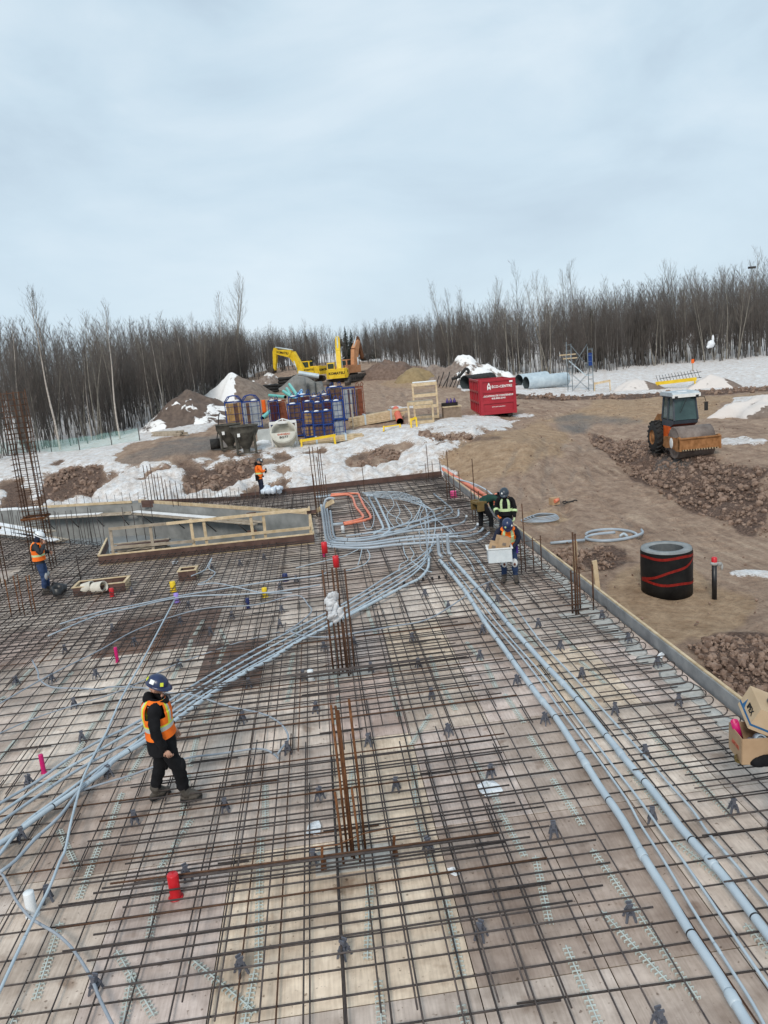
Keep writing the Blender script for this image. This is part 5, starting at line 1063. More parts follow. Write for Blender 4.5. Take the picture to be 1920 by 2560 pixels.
def rack(u0, u1, vb, vt, pm, label, tiers=1, frame=None, top='arch', d=.95, snow=True, tilt=0.0, npan=6, off=0.0):
    frame = frame or blue; p, s, rz = place((u0+u1)/2, vb); w, h = (u1-u0)*s*1.08, (vb-vt)*s*1.03; t = thing('form_rack', label, 'formwork rack', p, rz+off); t.rotation_euler.y = tilt; r = random.Random(int(u0))
    hb = h*(.82 if top == 'arch' else .96); b = MB()
    for x in (-w/2, w/2):
        for y in (-d/2, d/2): b.box((x, y, hb/2), (.055, .055, hb), frame)
    for k in range(tiers+1):
        z = .12+(hb-.16)*k/tiers
        for y in (-d/2, d/2): b.box((0, y, z), (w, .05, .08), frame)
        for x in (-w/2, w/2): b.box((x, 0, z), (.05, d, .08), frame)
    for k in range(3*tiers): b.box((0, -d/2-.01, .2+(hb-.3)*(k+.5)/(3*tiers)), (w, .02, .02), frame)
    for k in range(3): b.box((-w/2+w*(k+.5)/3, -d/2-.02, hb/2), (.018, .02, hb-.1), frame)
    if top == 'arch':
        for y in (-d/2, d/2): b.tube([(-w/2, y, hb), (-w*.3, y, h*.97), (0, y, h), (w*.3, y, h*.97), (w/2, y, hb)], .035, 5, frame); b.tube([(-w*.42, y, hb), (-w*.2, y, h*.96)], .025, 4, frame); b.tube([(w*.42, y, hb), (w*.2, y, h*.96)], .025, 4, frame)
    elif top == 'hook':
        for x in (-w*.25, w*.25): b.tube([(x, 0, hb), (x, .05, h*1.04), (x+.14, .1, h*1.08), (x+.22, .1, h*1.0), (x+.1, .1, hb)], .03, 5, frame)
    b.build('frame', frame, t)
    for k in range(tiers):
        z0 = .16+(hb-.16)*k/tiers; hh = (hb-.16)/tiers*(.93 if k == tiers-1 else .8)
        for i in range(npan):
            x = -w/2+.08+(w-.16)*(i+.5)/npan; MB().box((x, r.uniform(-.03, .03), z0+hh/2*r.uniform(.95, 1)), ((w-.12)/npan*.94, d-.05, hh), pm if r.random() < .85 else brownp).build('panel', pm, t)
    if snow and top != 'arch': MB().ball((-w*.08, -.1, hb+.0), (w*.26, d*.28, .07), snowm, 10).build('snow_cap', snowm, t)
    elif snow: MB().ball((w*.2, 0, hb+.02), (w*.2, d*.3, .1), snowm, 8).build('snow_cap', snowm, t)
    return t
rack(571, 611, 1068, 992, tanp, 'blue framed rack of tan form panels, leftmost beside the earth heap', npan=4)
rack(613, 655, 1070, 990, greyp, 'blue framed rack of grey form panels next to the tan one', npan=5)
rack(678, 700, 1066, 1000, maroon, 'blue framed rack of maroon panels right of the orange barrel', npan=4, top='hook')
rack(700, 726, 1064, 1000, rustp, 'leaning rust red rack of form panels beside the maroon one', frame=rustp, tilt=-.1, top='flat', npan=3)
rack(728, 758, 1092, 1008, brownp, 'blue rack of brown panels just right of the white concrete bucket', tiers=2, top='flat')
rack(764, 787, 1094, 1028, tanp, 'small two tier blue rack with a tan panel, first of the front row', tiers=2, top='flat', npan=3)
rack(788, 812, 1095, 1027, brownp, 'small two tier blue rack with brown panels, second of the front row', tiers=2, top='flat', npan=3)
rack(813, 836, 1095, 1024, formply, 'small two tier blue rack with dark panels, third of the front row', tiers=2, top='flat', npan=3)
rack(838, 864, 1092, 1000, greyp, 'tall two tier blue rack with grey panels at the right end of the front row', tiers=2, top='hook', npan=4)
rack(752, 782, 1066, 985, maroon, 'blue rack of maroon panels in the back row, first from the left', top='hook', npan=4)
rack(783, 808, 1062, 990, brownp, 'blue rack of brown panels with hooks in the back row, second from the left', top='hook', npan=4)
rack(808, 832, 1060, 985, formply, 'blue rack of dark panels with hooks in the back row, third from the left', top='hook', npan=4)
rack(826, 862, 1052, 966, brownp, 'tall blue rack of brown plywood panels in the back row, under the excavator', top='hook', npan=5)
rack(864, 892, 1050, 968, greyp, 'tall blue rack of silver grey panels near the right end', top='flat', npan=5, snow=False)
rack(893, 913, 1046, 966, rustp, 'tall rusty rack of red brown panels, rightmost of all racks', frame=rustp, top='hook', npan=3, snow=False)
rack(730, 757, 1066, 990, brownp, 'blue rack of brown panels with hooks standing behind the white bucket, left back corner', top='hook', npan=4)
rack(766, 790, 1078, 1002, formply, 'blue rack of dark panels in the middle row, left one of three', top='flat', npan=4)
rack(791, 814, 1079, 1004, brownp, 'blue rack of brown panels in the middle row, centre one of three', top='hook', npan=4)
rack(815, 838, 1078, 1000, maroon, 'blue rack of maroon panels in the middle row, right one of three', top='flat', npan=4)
# concrete buckets
bkt = mat('dirty_steel_bucket', (.055, .05, .042), .7, .2, var=.4, scale=3, col2=(.13, .12, .10)); wbk = mat('cream_bucket', (.42, .40, .34), .6, var=.25, scale=2, col2=(.60, .58, .51), bump=.2)
def bucket(u, vb, vt, w, label):
    p, s, rz = place(u, vb); R = w*s/2; h = (vb-vt)*s; t = thing('concrete_bucket', label, 'concrete bucket', p, rz)
    MB().lathe([(R*.22, h*.14), (R*.3, h*.2), (R*.92, h*.72), (R, h*.8), (R, h*.97), (R*1.06, h*.98), (R*1.06, h), (R*.95, h), (R*.93, h*.8), (R*.3, h*.3), (0, h*.28)], 24, bkt).build('hopper', bkt, t)
    for a in (40, 140, 220, 320): x, y = R*.86*cos(radians(a)), R*.86*sin(radians(a)); MB().beam((x*1.02, y*1.02, 0), (x, y, h*.82), .1, .1, bkt).build('leg', bkt, t)
    b = MB(); q = R*.66
    for x0, y0, x1, y1 in ((-q, -q, q, -q), (q, -q, q, q), (q, q, -q, q), (-q, q, -q, -q)): b.beam((x0, y0, .08), (x1, y1, .08), .08, .08, bkt)
    b.build('base_frame', bkt, t); MB().lathe([(R*.26, h*.05), (R*.26, h*.16)], 12, bkt).build('gate', bkt, t); MB().box((-R*.45, -R*.93, h*.7), (.16, .02, .2), whtt).build('sticker', whtt, t); return t
bucket(578, 1124, 1060, 62, 'dark steel concrete bucket on legs, left and farther of the two')
bucket(618, 1133, 1063, 68, 'dark steel concrete bucket on legs with a small white sticker, nearer of the two')
def white_bucket():
    p, s, rz = place(714, 1122); t = thing('concrete_bucket', 'cream concrete bucket lying tilted with its round mouth towards the camera', 'concrete bucket', p, rz); k = s
    R = 31*k; Rm = Euler((radians(52), 0, radians(-4))).to_matrix(); c = Vector((0, 0, 32*k))
    MB().lathe([(R*.4, -R*1.05), (R*.75, -R*.9), (R*.98, -R*.2), (R, R*.55), (R*1.06, R*.56), (R*1.06, R*.64), (R*.94, R*.64), (R*.9, R*.1), (R*.7, -R*.4), (0, -R*.45)], 28, wbk, c, Rm).build('drum', wbk, t)
    fc = c+Rm @ Vector((0, 0, R*.67)); q = [(R*cos(a), R*sin(a)) for a in [radians(z) for z in range(185, 356, 10)]]
    b = MB(); vs = [Rm @ Vector((x, y, R*.655))+c for x, y in q]; b.add(vs+[v+Rm @ Vector((0, 0, .03)) for v in vs], [tuple(range(len(q), 2*len(q)))]+[tuple(reversed(range(len(q))))]+[(i, (i+1) % len(q), len(q)+(i+1) % len(q), len(q)+i) for i in range(len(q))], wbk); b.build('spill_plate', wbk, t)
    for txt, y, sz, m in (('GARNEAU', -R*.28, R*.22, redt), ('BG77', -R*.56, R*.3, blkt)):
        o = lettering(txt, sz, m, t, c+Rm @ Vector((.02, y, R*.66+.036)), (0, 0, 0), bold=.006); o.rotation_euler = Rm.to_euler()
    b = MB(); x = R*.98; z = 66*k
    for sx_ in (-1, 1): b.beam((sx_*x, .35, .2), (sx_*x*1.05, .1, z), .1, .1, whitep)
    b.beam((-x*1.1, .1, z), (x*1.1, .1, z), .12, .16, whitep); b.tube([(-x*.8, .1, z), (0, .1, z+9*k), (x*.8, .1, z)], .035, 5, whitep); b.beam((0, .1, z), (0, .1, z+9*k), .06, .06, whitep); b.build('bail', whitep, t)
    b = MB(); b.lathe([(R*.62, 0), (R*.5, R*.5)], 18, wbk, (0, 0, 0)); b.beam((-R*.7, -R*.3, 0), (-R*.8, 0, R*1.0), .12, .1, wbk); b.beam((R*.5, -R*.3, 0), (R*.7, 0, R*.8), .12, .1, wbk); b.build('stand', wbk, t)
white_bucket()
p, s, rz = place(668, 1112); t = thing('concrete_slab', 'pale grey concrete block standing between the dark and cream buckets', 'concrete block', p, rz); MB().box((0, .3, 19*s), (44*s, .35, 38*s), mat('pale_concrete', (.42, .44, .43), .85, var=.2, scale=2, col2=(.58, .60, .585), bump=.3)).build('block', None, t); MB().ball((-10*s, .1, .1), (.5, .4, .25), snowm, 8).build('snow', snowm, t)
# barrel, pipe coils, manhole rings, drain pipes
p, s, rz = place(662, 1034); t = thing('traffic_drum', 'orange ribbed plastic drum between the grey and maroon racks', 'drum', p, rz); h = 34*s; r0 = 5.4*s; MB().lathe([(0, 0)]+[(r0*(1.0 if k % 2 else .9), h*k/9) for k in range(1, 10)]+[(0, h)], 16, orangeb).build('shell', orangeb, t); MB().lathe([(r0*1.25, 0), (r0*1.25, .08), (0, .08)], 16, blackr).build('foot', blackr, t)
def coil(u, vb, wpx, hpx, n, label, tilt=0.0):
    p, s, rz = place(u, vb); t = thing('pipe_coil', label, 'pipe coil', p, rz); R = wpx*s/2; r0 = hpx*s/n/2
    for k in range(n):
        c = Vector((tilt*k*.1, 0, r0+2*r0*k)); MB().tube([c+Vector((R*cos(a), R*sin(a), .03*sin(a*3))) for a in [2*pi*i/22 for i in range(23)]], r0*1.02, 8, blackr).build('turn', blackr, t)
coil(716, 973, 36, 30, 4, 'tall black coil of drain pipe, right one beside the concrete rings', .5); coil(678, 981, 34, 20, 3, 'low black coil of drain pipe, left one on the earth heap')
def mring(u, vb, wpx, hpx, label, cone=False):
    p, s, rz = place(u, vb); R = wpx*s/2; h = hpx*s; b = MB().lathe([(R, 0), (R, h*.6), (R*(.8 if cone else 1), h), (R*(.62 if cone else .82), h), (R*.8, h*.4), (R*.8, 0)], 22, conc); o = b.build('concrete_ring', conc); o.location = p; tag(o, label, 'concrete ring')
mring(753, 990, 30, 46, 'tall grey precast concrete ring behind the blue pipe bundle, largest of three'); mring(779, 986, 22, 32, 'grey precast concrete ring in the middle, half hidden by the tall one'); mring(798, 984, 25, 30, 'short grey precast cone ring right of the other two', True)
teal = mat('turquoise_pvc', (.14, .52, .47), .4, var=.1); lblue = mat('light_blue_pvc', (.20, .47, .78), .4, var=.12)
def pipe2(label, a, b_, r, m, hollow=True, name='drain_pipe', dz=(0, 0)):
    A, B = a, b_; c = (A+B)/2; o = MB().tube([A-c, B-c], r, 14, m, cap=not hollow).build(name, m); o.location = c
    if hollow:
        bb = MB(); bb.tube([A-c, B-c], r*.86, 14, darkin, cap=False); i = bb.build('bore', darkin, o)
    return tag(o, label, 'pipe')
g1 = lambda u, v, z=0.0: GT(u, v)+Vector((0, 0, z))
for k, (a, b_, l) in enumerate((((676, 1008, .8), (716, 1016, .9), 'turquoise drain pipe sloping down left of the blue pipes'), ((720, 1000, 1.2), (738, 1020, .7), 'turquoise drain pipe with a dark open end by the coil'), ((728, 1002, 1.7), (752, 1022, .9), 'turquoise drain pipe pointing up beside the blue pipes'), ((712, 1008, 1.2), (735, 1018, .9), 'turquoise drain pipe lying lowest in the heap'), ((656, 1050, .15), (676, 1040, .4), 'turquoise drain pipe end sticking out beside the orange drum'))): pipe2(l, g1(a[0], a[1], a[2]), g1(b_[0], b_[1], b_[2]), .16, teal)
for k in range(5): pipe2('light blue water pipe in the sloping bundle by the racks, '+('leftmost', 'second', 'middle', 'fourth', 'rightmost')[k]+' of five', g1(738+5*k, 1034+2*k, .3), g1(742+4*k, 1018-k, 1.0+.12*k), .12, lblue)
pipe2('grey pipe lying across the tops of the concrete rings', g1(752, 987, 2.45), g1(802, 985, 2.0), .28, galv)
# trestles, lumber
def barrier(label, u0, u1, vb, hpx, m, legs=2, mesh=False):
    p, s, rz = place((u0+u1)/2, vb); w = (u1-u0)*s; h = hpx*s; t = thing('barrier', label, 'barrier', p, rz)
    MB().beam((-w/2, 0, h*.78), (w/2, 0, h), .09, h*.22 if not mesh else .3, m).build('beam', m, t)
    for sx_ in (-1, 1): MB().beam((sx_*w*.47, -.15, 0), (sx_*w*.45, 0, h*.92), .1, .1, m).build('leg', m, t); MB().beam((sx_*w*.47, .3, 0), (sx_*w*.45, 0, h*.92), .1, .1, m).build('leg', m, t)
    if mesh:
        b = MB()
        for y in (.2, 1.1): b.beam((-w*.42, y, h*.7+.35*y), (w*.62, y, h*1.0+.5*y), .05, .05, blackr)
        for k in range(14): x = -w*.42+w*k/13; b.beam((x, .2, h*.75+.02*k), (x-.25, 1.1, h*1.1+.4+.02*k), .03, .03, blackr)
        b.build('railing', blackr, t)
    return t
barrier('long yellow barrier lying in front of the lumber, before the racks', 752, 842, 1120, 28, yel); barrier('yellow barrier with a black railing leaning behind it on the far snow edge', 1642, 1738, 973, 22, yel, mesh=True)
barrier('small fallen yellow trestle lying on the snow near the orange pipe', 958, 1003, 1076, 13, yel); barrier('small upright yellow trestle standing on the snow before the wooden shelf', 1028, 1043, 1070, 26, yel)
barrier('timber trestle with two rails beside the scaffold', 1486, 1526, 977, 24, wood)
def lumber(label, a, b_, n, m, w=.12, h=.1, band=True):
    A, B = a, b_; c = (A+B)/2; t = thing('lumber_stack', label, 'lumber stack', c); d = (B-A).normalized(); sd = Vector((-d.y, d.x, 0)); r = random.Random(int(c.x*10)); k = 0
    for row in range(n[1]):
        for i in range(n[0]):
            o = sd*(i-n[0]/2)*(w+.01)+Vector((0, 0, .12+row*(h+.012))); e = r.uniform(-.25, .25); MB().beam(A-c+o+d*e, B-c+o+d*r.uniform(-.5, .3), w, h, m).build('board', m, t)
    if band:
        for q in (.25, .75): p = A.lerp(B, q)-c; MB().box(p+Vector((0, 0, .12+n[1]*(h+.01)/2)), ((w+.02)*n[0]+.1, .12, n[1]*(h+.012)+.05), galv, (0, 0, atan2(d.y, d.x)-pi/2)).build('strap', galv, t)
lumber('long stack of strapped tan lumber running right from the racks', GT(880, 1070), GT(1008, 1046), (5, 6), wood)
lumber('loose pile of poles and lumber lying behind the long yellow barrier', GT(756, 1116), GT(900, 1098), (6, 3), wood); lumber('low pile of grey weathered planks on the snow by the road, left of the racks', GT(392, 1092), GT(462, 1090), (5, 3), oldwood, band=False)
t = thing('stake', 'wooden stake standing at the left end of the strapped lumber', 'stake', GT(884, 1076)); MB().box((0, 0, .9), (.09, .09, 1.8), oldwood).build('post', oldwood, t)
p, s, rz = place(1001, 1064); pipe2('orange pipe lying with its dark flanged end towards the camera', p+Vector((0, 0, .25)), GT(991, 1040)+Vector((0, 0, .5)), .24, mat('red_orange_pipe', (.72, .12, .05), .5, var=.1)); 
def shelf(u0, u1, vb, vt, n, label, off=0):
    p, s, rz = place((u0+u1)/2, vb); w, h = (u1-u0)*s*.93, (vb-vt)*s; d = 1.1; t = thing('timber_shelf', label, 'shelf', p, rz+off)
    for sx_ in (-1, 1):
        for y in (-d/2, d/2): MB().box((sx_*w/2, y, h/2), (.12, .1, h), wood if y < 0 else oldwood).build('post', None, t)
    for k in range(n): 
        z = .12+(h-.18)*k/(n-1); b = MB().box((0, -d/2-.07, z), (w+.1, .05, .2), wood); b.box((0, d/2, z), (w+.1, .05, .2), oldwood); b.box((0, 0, z+.1), (w, d, .04), oldwood); b.build('board', oldwood, t)
    if n > 3: MB().box((0, 0, h+.05), (w, d, .1), snowm).build('snow_cap', snowm, t)
shelf(1036, 1098, 1046, 958, 4, 'tall open timber shelf with a snow capped top behind the small one'); shelf(1022, 1086, 1058, 1004, 2, 'small low timber shelf standing in front of the tall one')
p, s, rz = place(1130, 1046); t = thing('crate', 'brown wooden crate on a pallet between the shelves and the red container', 'crate', p, rz+.1); MB().box((0, 0, 17*s), (44*s, 1.2, 26*s), mat('brown_board', (.23, .17, .125), .8, var=.2)).build('box', None, t); MB().box((0, 0, 30.5*s), (47*s, 1.3, .06), wood).build('lid', wood, t); MB().box((0, 0, .06), (46*s, 1.2, .12), oldwood).build('pallet', oldwood, t)
t2 = thing('bottle_rack', 'small dark rack of violet bottles standing on the brown crate', 'bottle rack', p+Vector((-.1, 0, 31.6*s)), rz); MB().box((0, 0, .12), (1.1, .35, .2), darkin).build('tray', darkin, t2)
for i in (-1, 0, 1): MB().lathe([(0, 0), (.1, 0), (.1, .3), (.04, .38), (.04, .46), (0, .46)], 10, mat('violet_bottle', (.05, .02, .15), .3, var=.1), (i*.24+.1, -.05, .05)).build('bottle', None, t2)
# red container
red = mat('red_paint', (.30, .010, .022), .42, var=.18, scale=1.2, col2=(.40, .022, .035)); redd = mat('dark_red_paint', (.15, .008, .014), .5, var=.2)
p, s, rz = place(1248, 1043); W_, H_, L_ = 2.36*1.0, 2.36, 4.6; W_ = 88*s; H_ = 86*s
t = thing('waste_container', 'red steel waste container with white lettering standing open topped on the mud', 'container', p, rz+radians(9.5)); t.rotation_euler.x = 0
hb = H_; z0 = .22
MB().box((0, L_/2, z0+.05), (W_, L_, .1), redd).build('floor', redd, t)
for nm, c_, d_ in (('front_wall', (0, 0, z0+hb/2), (W_, .06, hb-.1)), ('back_wall', (0, L_, z0+hb/2), (W_, .06, hb-.1)), ('side_wall', (-W_/2, L_/2, z0+hb/2), (.06, L_, hb-.1)), ('side_wall', (W_/2, L_/2, z0+hb/2), (.06, L_, hb-.1))): MB().box(c_, d_, red).build(nm, red, t)
b = MB()
for k, z in enumerate((.03, .36, .68, 1.0)):
    b.box((0, -.06, z0+hb*z*.97+.03), (W_+.02, .1, .16 if k in (0, 3) else .2), red); b.box((-W_/2-.06, L_/2, z0+hb*z*.97+.03), (.1, L_, .14), red)
for x in (-W_/2+.08, W_/2-.08): b.box((x, -.065, z0+hb/2), (.2, .1, hb), red)
for k in range(6): b.box((-W_/2-.06, .1+k*(L_-.2)/5, z0+hb/2), (.1, .16, hb), red)
b.build('rib', red, t)
b = MB()
for z in (.2, .5, .8): b.beam((W_/2+.05, -.1, z0+hb*z), (W_/2+.22, -.1, z0+hb*z+.04), .05, .05, blackr); b.box((W_/2+.1, .0, z0+hb*z), (.1, .2, .12), redd)
b.build('hinge', redd, t)
for x in (-.8, .8): MB().tube([(x-.15, .1, .13), (x+.15, .1, .13)], .13, 12, blackr).build('roller_wheel', blackr, t)
b = MB().box((-.7, L_/2, .12), (.12, L_, .2), blackr); b.box((.7, L_/2, .12), (.12, L_, .2), blackr); b.build('skid', blackr, t)
fr = (radians(90), 0, 0); yf = -.055
for txt, sz, x, z, bo in (('ÉCO-CENTRE', .235, .28, .79, .006), ('LOCATION DE CONTENEURS', .165, .03, .535, .005), ('418 843-6141', .175, .03, .46, .005), ('RECYCLAGE ET DISPOSITION', .07, .0, .22, .002)): lettering(txt, sz, whtt, t, (x*W_/2.3, yf-.01, z0+hb*z), fr, bold=bo)
for txt, sz, x, z in (('A', .28, -.60, .865), ('M', .34, -.60, .765)): lettering(txt, sz, whtt, t, (x, yf-.01, z0+hb*z), fr, bold=.012)
MB().box((W_/2-.3, -.12, z0+hb*.915), (.22, .01, .12), whtt).build('plate', whtt, t)
# culverts, tyre, debris
def culvert(label, u, v, wpx, L, dirx, m=galv):
    p, s, rz = place(u, v); R = wpx*s/2; o = thing('culvert_pipe', label, 'culvert', p+Vector((0, 0, R)), dirx); n = int(L/.22); prof = [(R*(1.0 if k % 2 else .955), L*k/n) for k in range(n+1)]; Rm = Euler((radians(-90), 0, 0)).to_matrix()
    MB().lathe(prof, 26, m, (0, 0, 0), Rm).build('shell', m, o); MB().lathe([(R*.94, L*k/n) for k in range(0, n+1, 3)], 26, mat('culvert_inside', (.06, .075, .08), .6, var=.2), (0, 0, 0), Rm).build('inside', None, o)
culvert('galvanised culvert pipe, rightmost and largest, opening to the left', 1316, 975, 34, 4.6, radians(-75)); culvert('galvanised culvert pipe in the middle of three beside the container', 1298, 966, 30, 4, radians(-60)); culvert('galvanised culvert pipe touching the red container', 1280, 974, 28, 3, radians(40))
culvert('large black plastic culvert pipe left of the red container', 1163, 975, 36, 4, radians(-55), blackr)
p = GT(1204, 975); o = MB().lathe([(.75+.2*cos(a), .2*sin(a)) for a in [2*pi*k/12 for k in range(13)]], 26, blackr).build('tyre', blackr); o.location = p+Vector((0, 0, 1.25)); tag(o, 'black tyre lying behind the top of the red container', 'tyre')
t = thing('drain_elbow', 'dark curled pipe elbow standing on the snow behind the black culvert', 'pipe elbow', GT(1160, 972)+Vector((0, 0, .9))); MB().tube(spline([Vector((-1.2, 0, .2)), Vector((-.5, 0, .35)), Vector((0, 0, .8)), Vector((.35, 0, 1.1)), Vector((.6, 0, .85)), Vector((.45, 0, .6))], 4), .15, 8, blackr).build('elbow', blackr, t)
for k in range(7):
    p = GT(1095+9*k, 968); o = MB().tube([(-.3, 0, 0), (.25+.15*(k % 3), .2, 1.2+.4*(k % 2))], .05, 5, blackr).build('stake', blackr); o.location = p; tag(o, 'dark stick leaning in the snow left of the black culvert', 'stick', 'sticks left of the culvert')
# scaffold
p, s, rz = place(1452, 979); t = thing('scaffold', 'steel scaffold tower with a sloping stair and crossed braces standing in the snow', 'scaffold', p, rz); sc_ = mat('scaffold_steel', (.13, .16, .18), .5, .3, var=.3, scale=5, col2=(.27, .31, .33)); w = 62*s; dd = 1.5; hh = 62*s
for y in (0, dd):
    for x0, x1 in ((-w/2, -w/2+.42), (w/2-.42, w/2)):
        b = MB(); tall = hh*2.0 if x0 < 0 else hh*1.75
        b.tube([(x0, y, 0), (x0, y, tall)], .024, 5, sc_); b.tube([(x1, y, 0), (x1, y, tall*.96)], .024, 5, sc_)
        for z in np.arange(.5, tall, .55): b.tube([(x0, y, z), (x1, y, z)], .014, 4, sc_)
        b.build('frame', sc_, t)
    for z0_, z1_ in ((0.1, hh*.7), (hh*.95, hh*1.85)):
        for a_, c_ in (((-w/2+.42, y, z0_), (w/2-.42, y, z1_)), ((-w/2+.42, y, z1_), (w/2-.42, y, z0_))): MB().tube([a_, c_], .015, 4, sc_).build('brace', sc_, t)
MB().beam((-w/2+.2, .6, hh*1.25), (w*.22, .6, hh*.62), .6, .08, galv).build('stair', galv, t); MB().box((w*.33, .6, hh*.62), (w*.3, .7, .07), galv).build('platform', galv, t); MB().box((-w/2+.1, .6, hh*1.5), (1.5, .6, .1), wood).build('plank', wood, t); MB().box((-w/2+.3, .5, hh*1.35), (1.3, .4, .1), wood).build('plank', wood, t)
MB().box((w/2-.2, .2, hh*1.25), (.34, .05, hh*.5), blue).build('blue_tarp', blue, t)
# excavators
def excavator(label, u, vb, sc, rz, m, boom, cabside=-1, name='excavator', letters=True, base_dz=0.0, back=0.0, arm=None):
    p, s, r0 = place(u, vb); out = Vector((p.x, p.y, 0)).normalized(); p = p+out*back; p.z = zg(p.x, p.y)+base_dz; t = thing(name, label, 'excavator', p, rz); t.scale = (sc, sc, sc); trk = mat('track_steel', (.05, .045, .042), .7, .2, var=.4, scale=4, col2=(.13, .115, .105))
    for sx_ in (-1, 1):
        b = MB(); prof = [(-1.95, .42), (-1.8, .12), (-1.4, 0), (1.4, 0), (1.8, .12), (1.95, .42), (1.8, .75), (1.4, .88), (-1.4, .88), (-1.8, .75)]; b.prism(prof, sx_*1.12-.3, sx_*1.12+.3, trk, 'x'); tr = b.build('track', trk, t)
        bb = MB()
        for k in range(7): bb.tube([(sx_*(1.43), -1.5+.5*k, .34), (sx_*(1.45), -1.5+.5*k, .34)], .17, 10, blackr)
        bb.build('rollers', blackr, tr)
    MB().box((0, 0, .8), (1.5, 1.6, .5), trk).build('undercarriage', trk, t)
    MB().prism([(-1.25, 1.1), (1.25, 1.1), (1.25, 1.3), (.8, 2.05), (-1.25, 2.1)], -1.9, 1.0, m, 'y') if False else None
    b = MB().box((0, -.5, 1.6), (2.6, 2.7, .95), m); b.box((0, .3, 1.16), (2.5, 3.0, .14), trk); b.build('house', m, t)
    b = MB(); prof = [(-1.3, -1.75), (-1.3, -2.0), (-.95, -2.45), (.95, -2.45), (1.3, -2.0), (1.3, -1.75)]; b.prism(prof, 1.02, 2.12, m, 'z'); cw = b.build('counterweight', m, t)
    MB().box((.55, -.9, 2.12), (1.2, 1.3, .14), m).build('hood', m, t); MB().tube([(.9, -1.0, 2.1), (.9, -1.0, 2.55)], .07, 8, blackr).build('exhaust', blackr, t)
    cx = cabside*.82; cb = MB().prism([(-.1, 1.2), (1.35, 1.2), (1.42, 1.9), (1.1, 2.95), (.0, 2.95), (-.15, 2.2)], cx-.46, cx+.46, m, 'x').build('cab', m, t)
    w_ = MB(); w_.prism([(.05, 1.95), (1.3, 1.95), (1.05, 2.82), (.08, 2.82)], cx-.475, cx+.475, glass, 'x'); w_.box((cx, -.16, 2.5), (.74, .06, .62), glass, (.12, 0, 0)); w_.box((cx, 1.26, 2.38), (.78, .06, .95), glass, (.28, 0, 0)); w_.build('window', glass, cb)
    (y0, z0_), (y1, z1_), (y2, z2_), (y3, z3_) = boom   # foot, knee, tip of boom, tip of stick
    bx = -cabside*.15
    def limb(nm, P, Wd, m_, thick):
        bb = MB()
        for (ya, za), (yb, zb_), ta, tb in [(P[i], P[i+1], thick[i], thick[i+1]) for i in range(len(P)-1)]:
            d = Vector((0, yb-ya, zb_-za)).normalized(); n = Vector((0, -d.z, d.y)); A, B = Vector((bx, ya, za)), Vector((bx, yb, zb_)); sx_ = Vector((Wd/2, 0, 0))
            vs = [A-sx_-n*ta, A+sx_-n*ta, A+sx_+n*ta, A-sx_+n*ta, B-sx_-n*tb, B+sx_-n*tb, B+sx_+n*tb, B-sx_+n*tb]; bb.add(vs, [(0, 3, 2, 1), (4, 5, 6, 7), (0, 1, 5, 4), (1, 2, 6, 5), (2, 3, 7, 6), (3, 0, 4, 7)], m_)
        return bb.build(nm, m_, t)
    bo = limb('boom', [(y0, z0_), (y1, z1_), (y2, z2_)], .58, m, (.34, .55, .26)); st = limb('stick', [(y2-.35*(y3-y2)*.6, z2_-.35*(z3_-z2_)*.6), (y2, z2_), (y3, z3_)], .42, arm or m, (.16, .34, .17))
    for dx in (-.33, .33): MB().tube([(bx+dx, y0+.6, z0_-.3), (bx+dx, (y1+y0)/2+.3, (z1_+z0_)/2+.1)], .08, 8, galv).build('cylinder', galv, t)
    cyl = MB(); cyl.tube([(bx, y1-.2, z1_+.5), (bx, y2-.4*(y3-y2)*.6, z2_-.4*(z3_-z2_)*.6)], .09, 8, galv); cyl.build('cylinder', galv, t)
    d = Vector((0, y3-y2, z3_-z2_)).normalized(); a = atan2(d.z, d.y); bk = MB().prism([(0, .15), (.7, .35), (1.05, -.1), (.9, -.6), (.3, -.75), (.05, -.5)], bx-.5, bx+.5, trk, 'x'); bk.v = [(x, y3+(y*cos(a+1.9)-z*sin(a+1.9))*.9, z3_+(y*sin(a+1.9)+z*cos(a+1.9))*.9) for x, y, z in bk.v]; bk.build('bucket', trk, t)
    if letters:
        lettering('KOMATSU', .42, blkt, t, (0, -2.46, 1.62), (radians(90), 0, 0), bold=.02)
        e = Vector((0, y2-y1, z2_-z1_)); an = atan2(e.z, e.y); 
        for sd in (-1, 1): lettering('KOMATSU', .42, blkt, t, (bx+sd*.302, (y1+y2)/2, (z1_+z2_)/2), (an if sd > 0 else -an, 0, 0), bold=.015).rotation_euler = Matrix.Rotation(0, 3, 'X').to_euler() if False else ((Matrix.Rotation(an, 3, 'X') @ Matrix.Rotation(radians(90), 3, 'Z') @ Matrix.Rotation(radians(90), 3, 'X')) if sd > 0 else (Matrix.Rotation(an, 3, 'X') @ Matrix.Rotation(radians(-90), 3, 'Z') @ Matrix.Rotation(radians(90), 3, 'X'))).to_euler()
        for sd in (-1, 1): lettering('KOMATSU', .34, blkt, t, (sd*1.312, -1.0, 1.75), (radians(90), 0, radians(90)*sd), bold=.012)
        MB().box((-.95, -2.3, 1.25), (.22, .12, .16), redt).build('reflector', redt, cw); MB().box((.95, -2.3, 1.25), (.22, .12, .16), redt).build('reflector', redt, cw)
    return t
orx = mat('faded_orange_paint', (.45, .20, .09), .6, var=.2, scale=2, col2=(.58, .30, .16)); rustarm = mat('brown_boom_paint', (.16, .07, .035), .7, var=.3, scale=2)
excavator('yellow excavator on the left with its boom stretched over the grey gravel heap', 774, 966, .98, radians(58), yel, ((.8, 1.9), (2.2, 4.1), (4.9, 4.6), (5.3, 2.1)), 1, base_dz=.5)
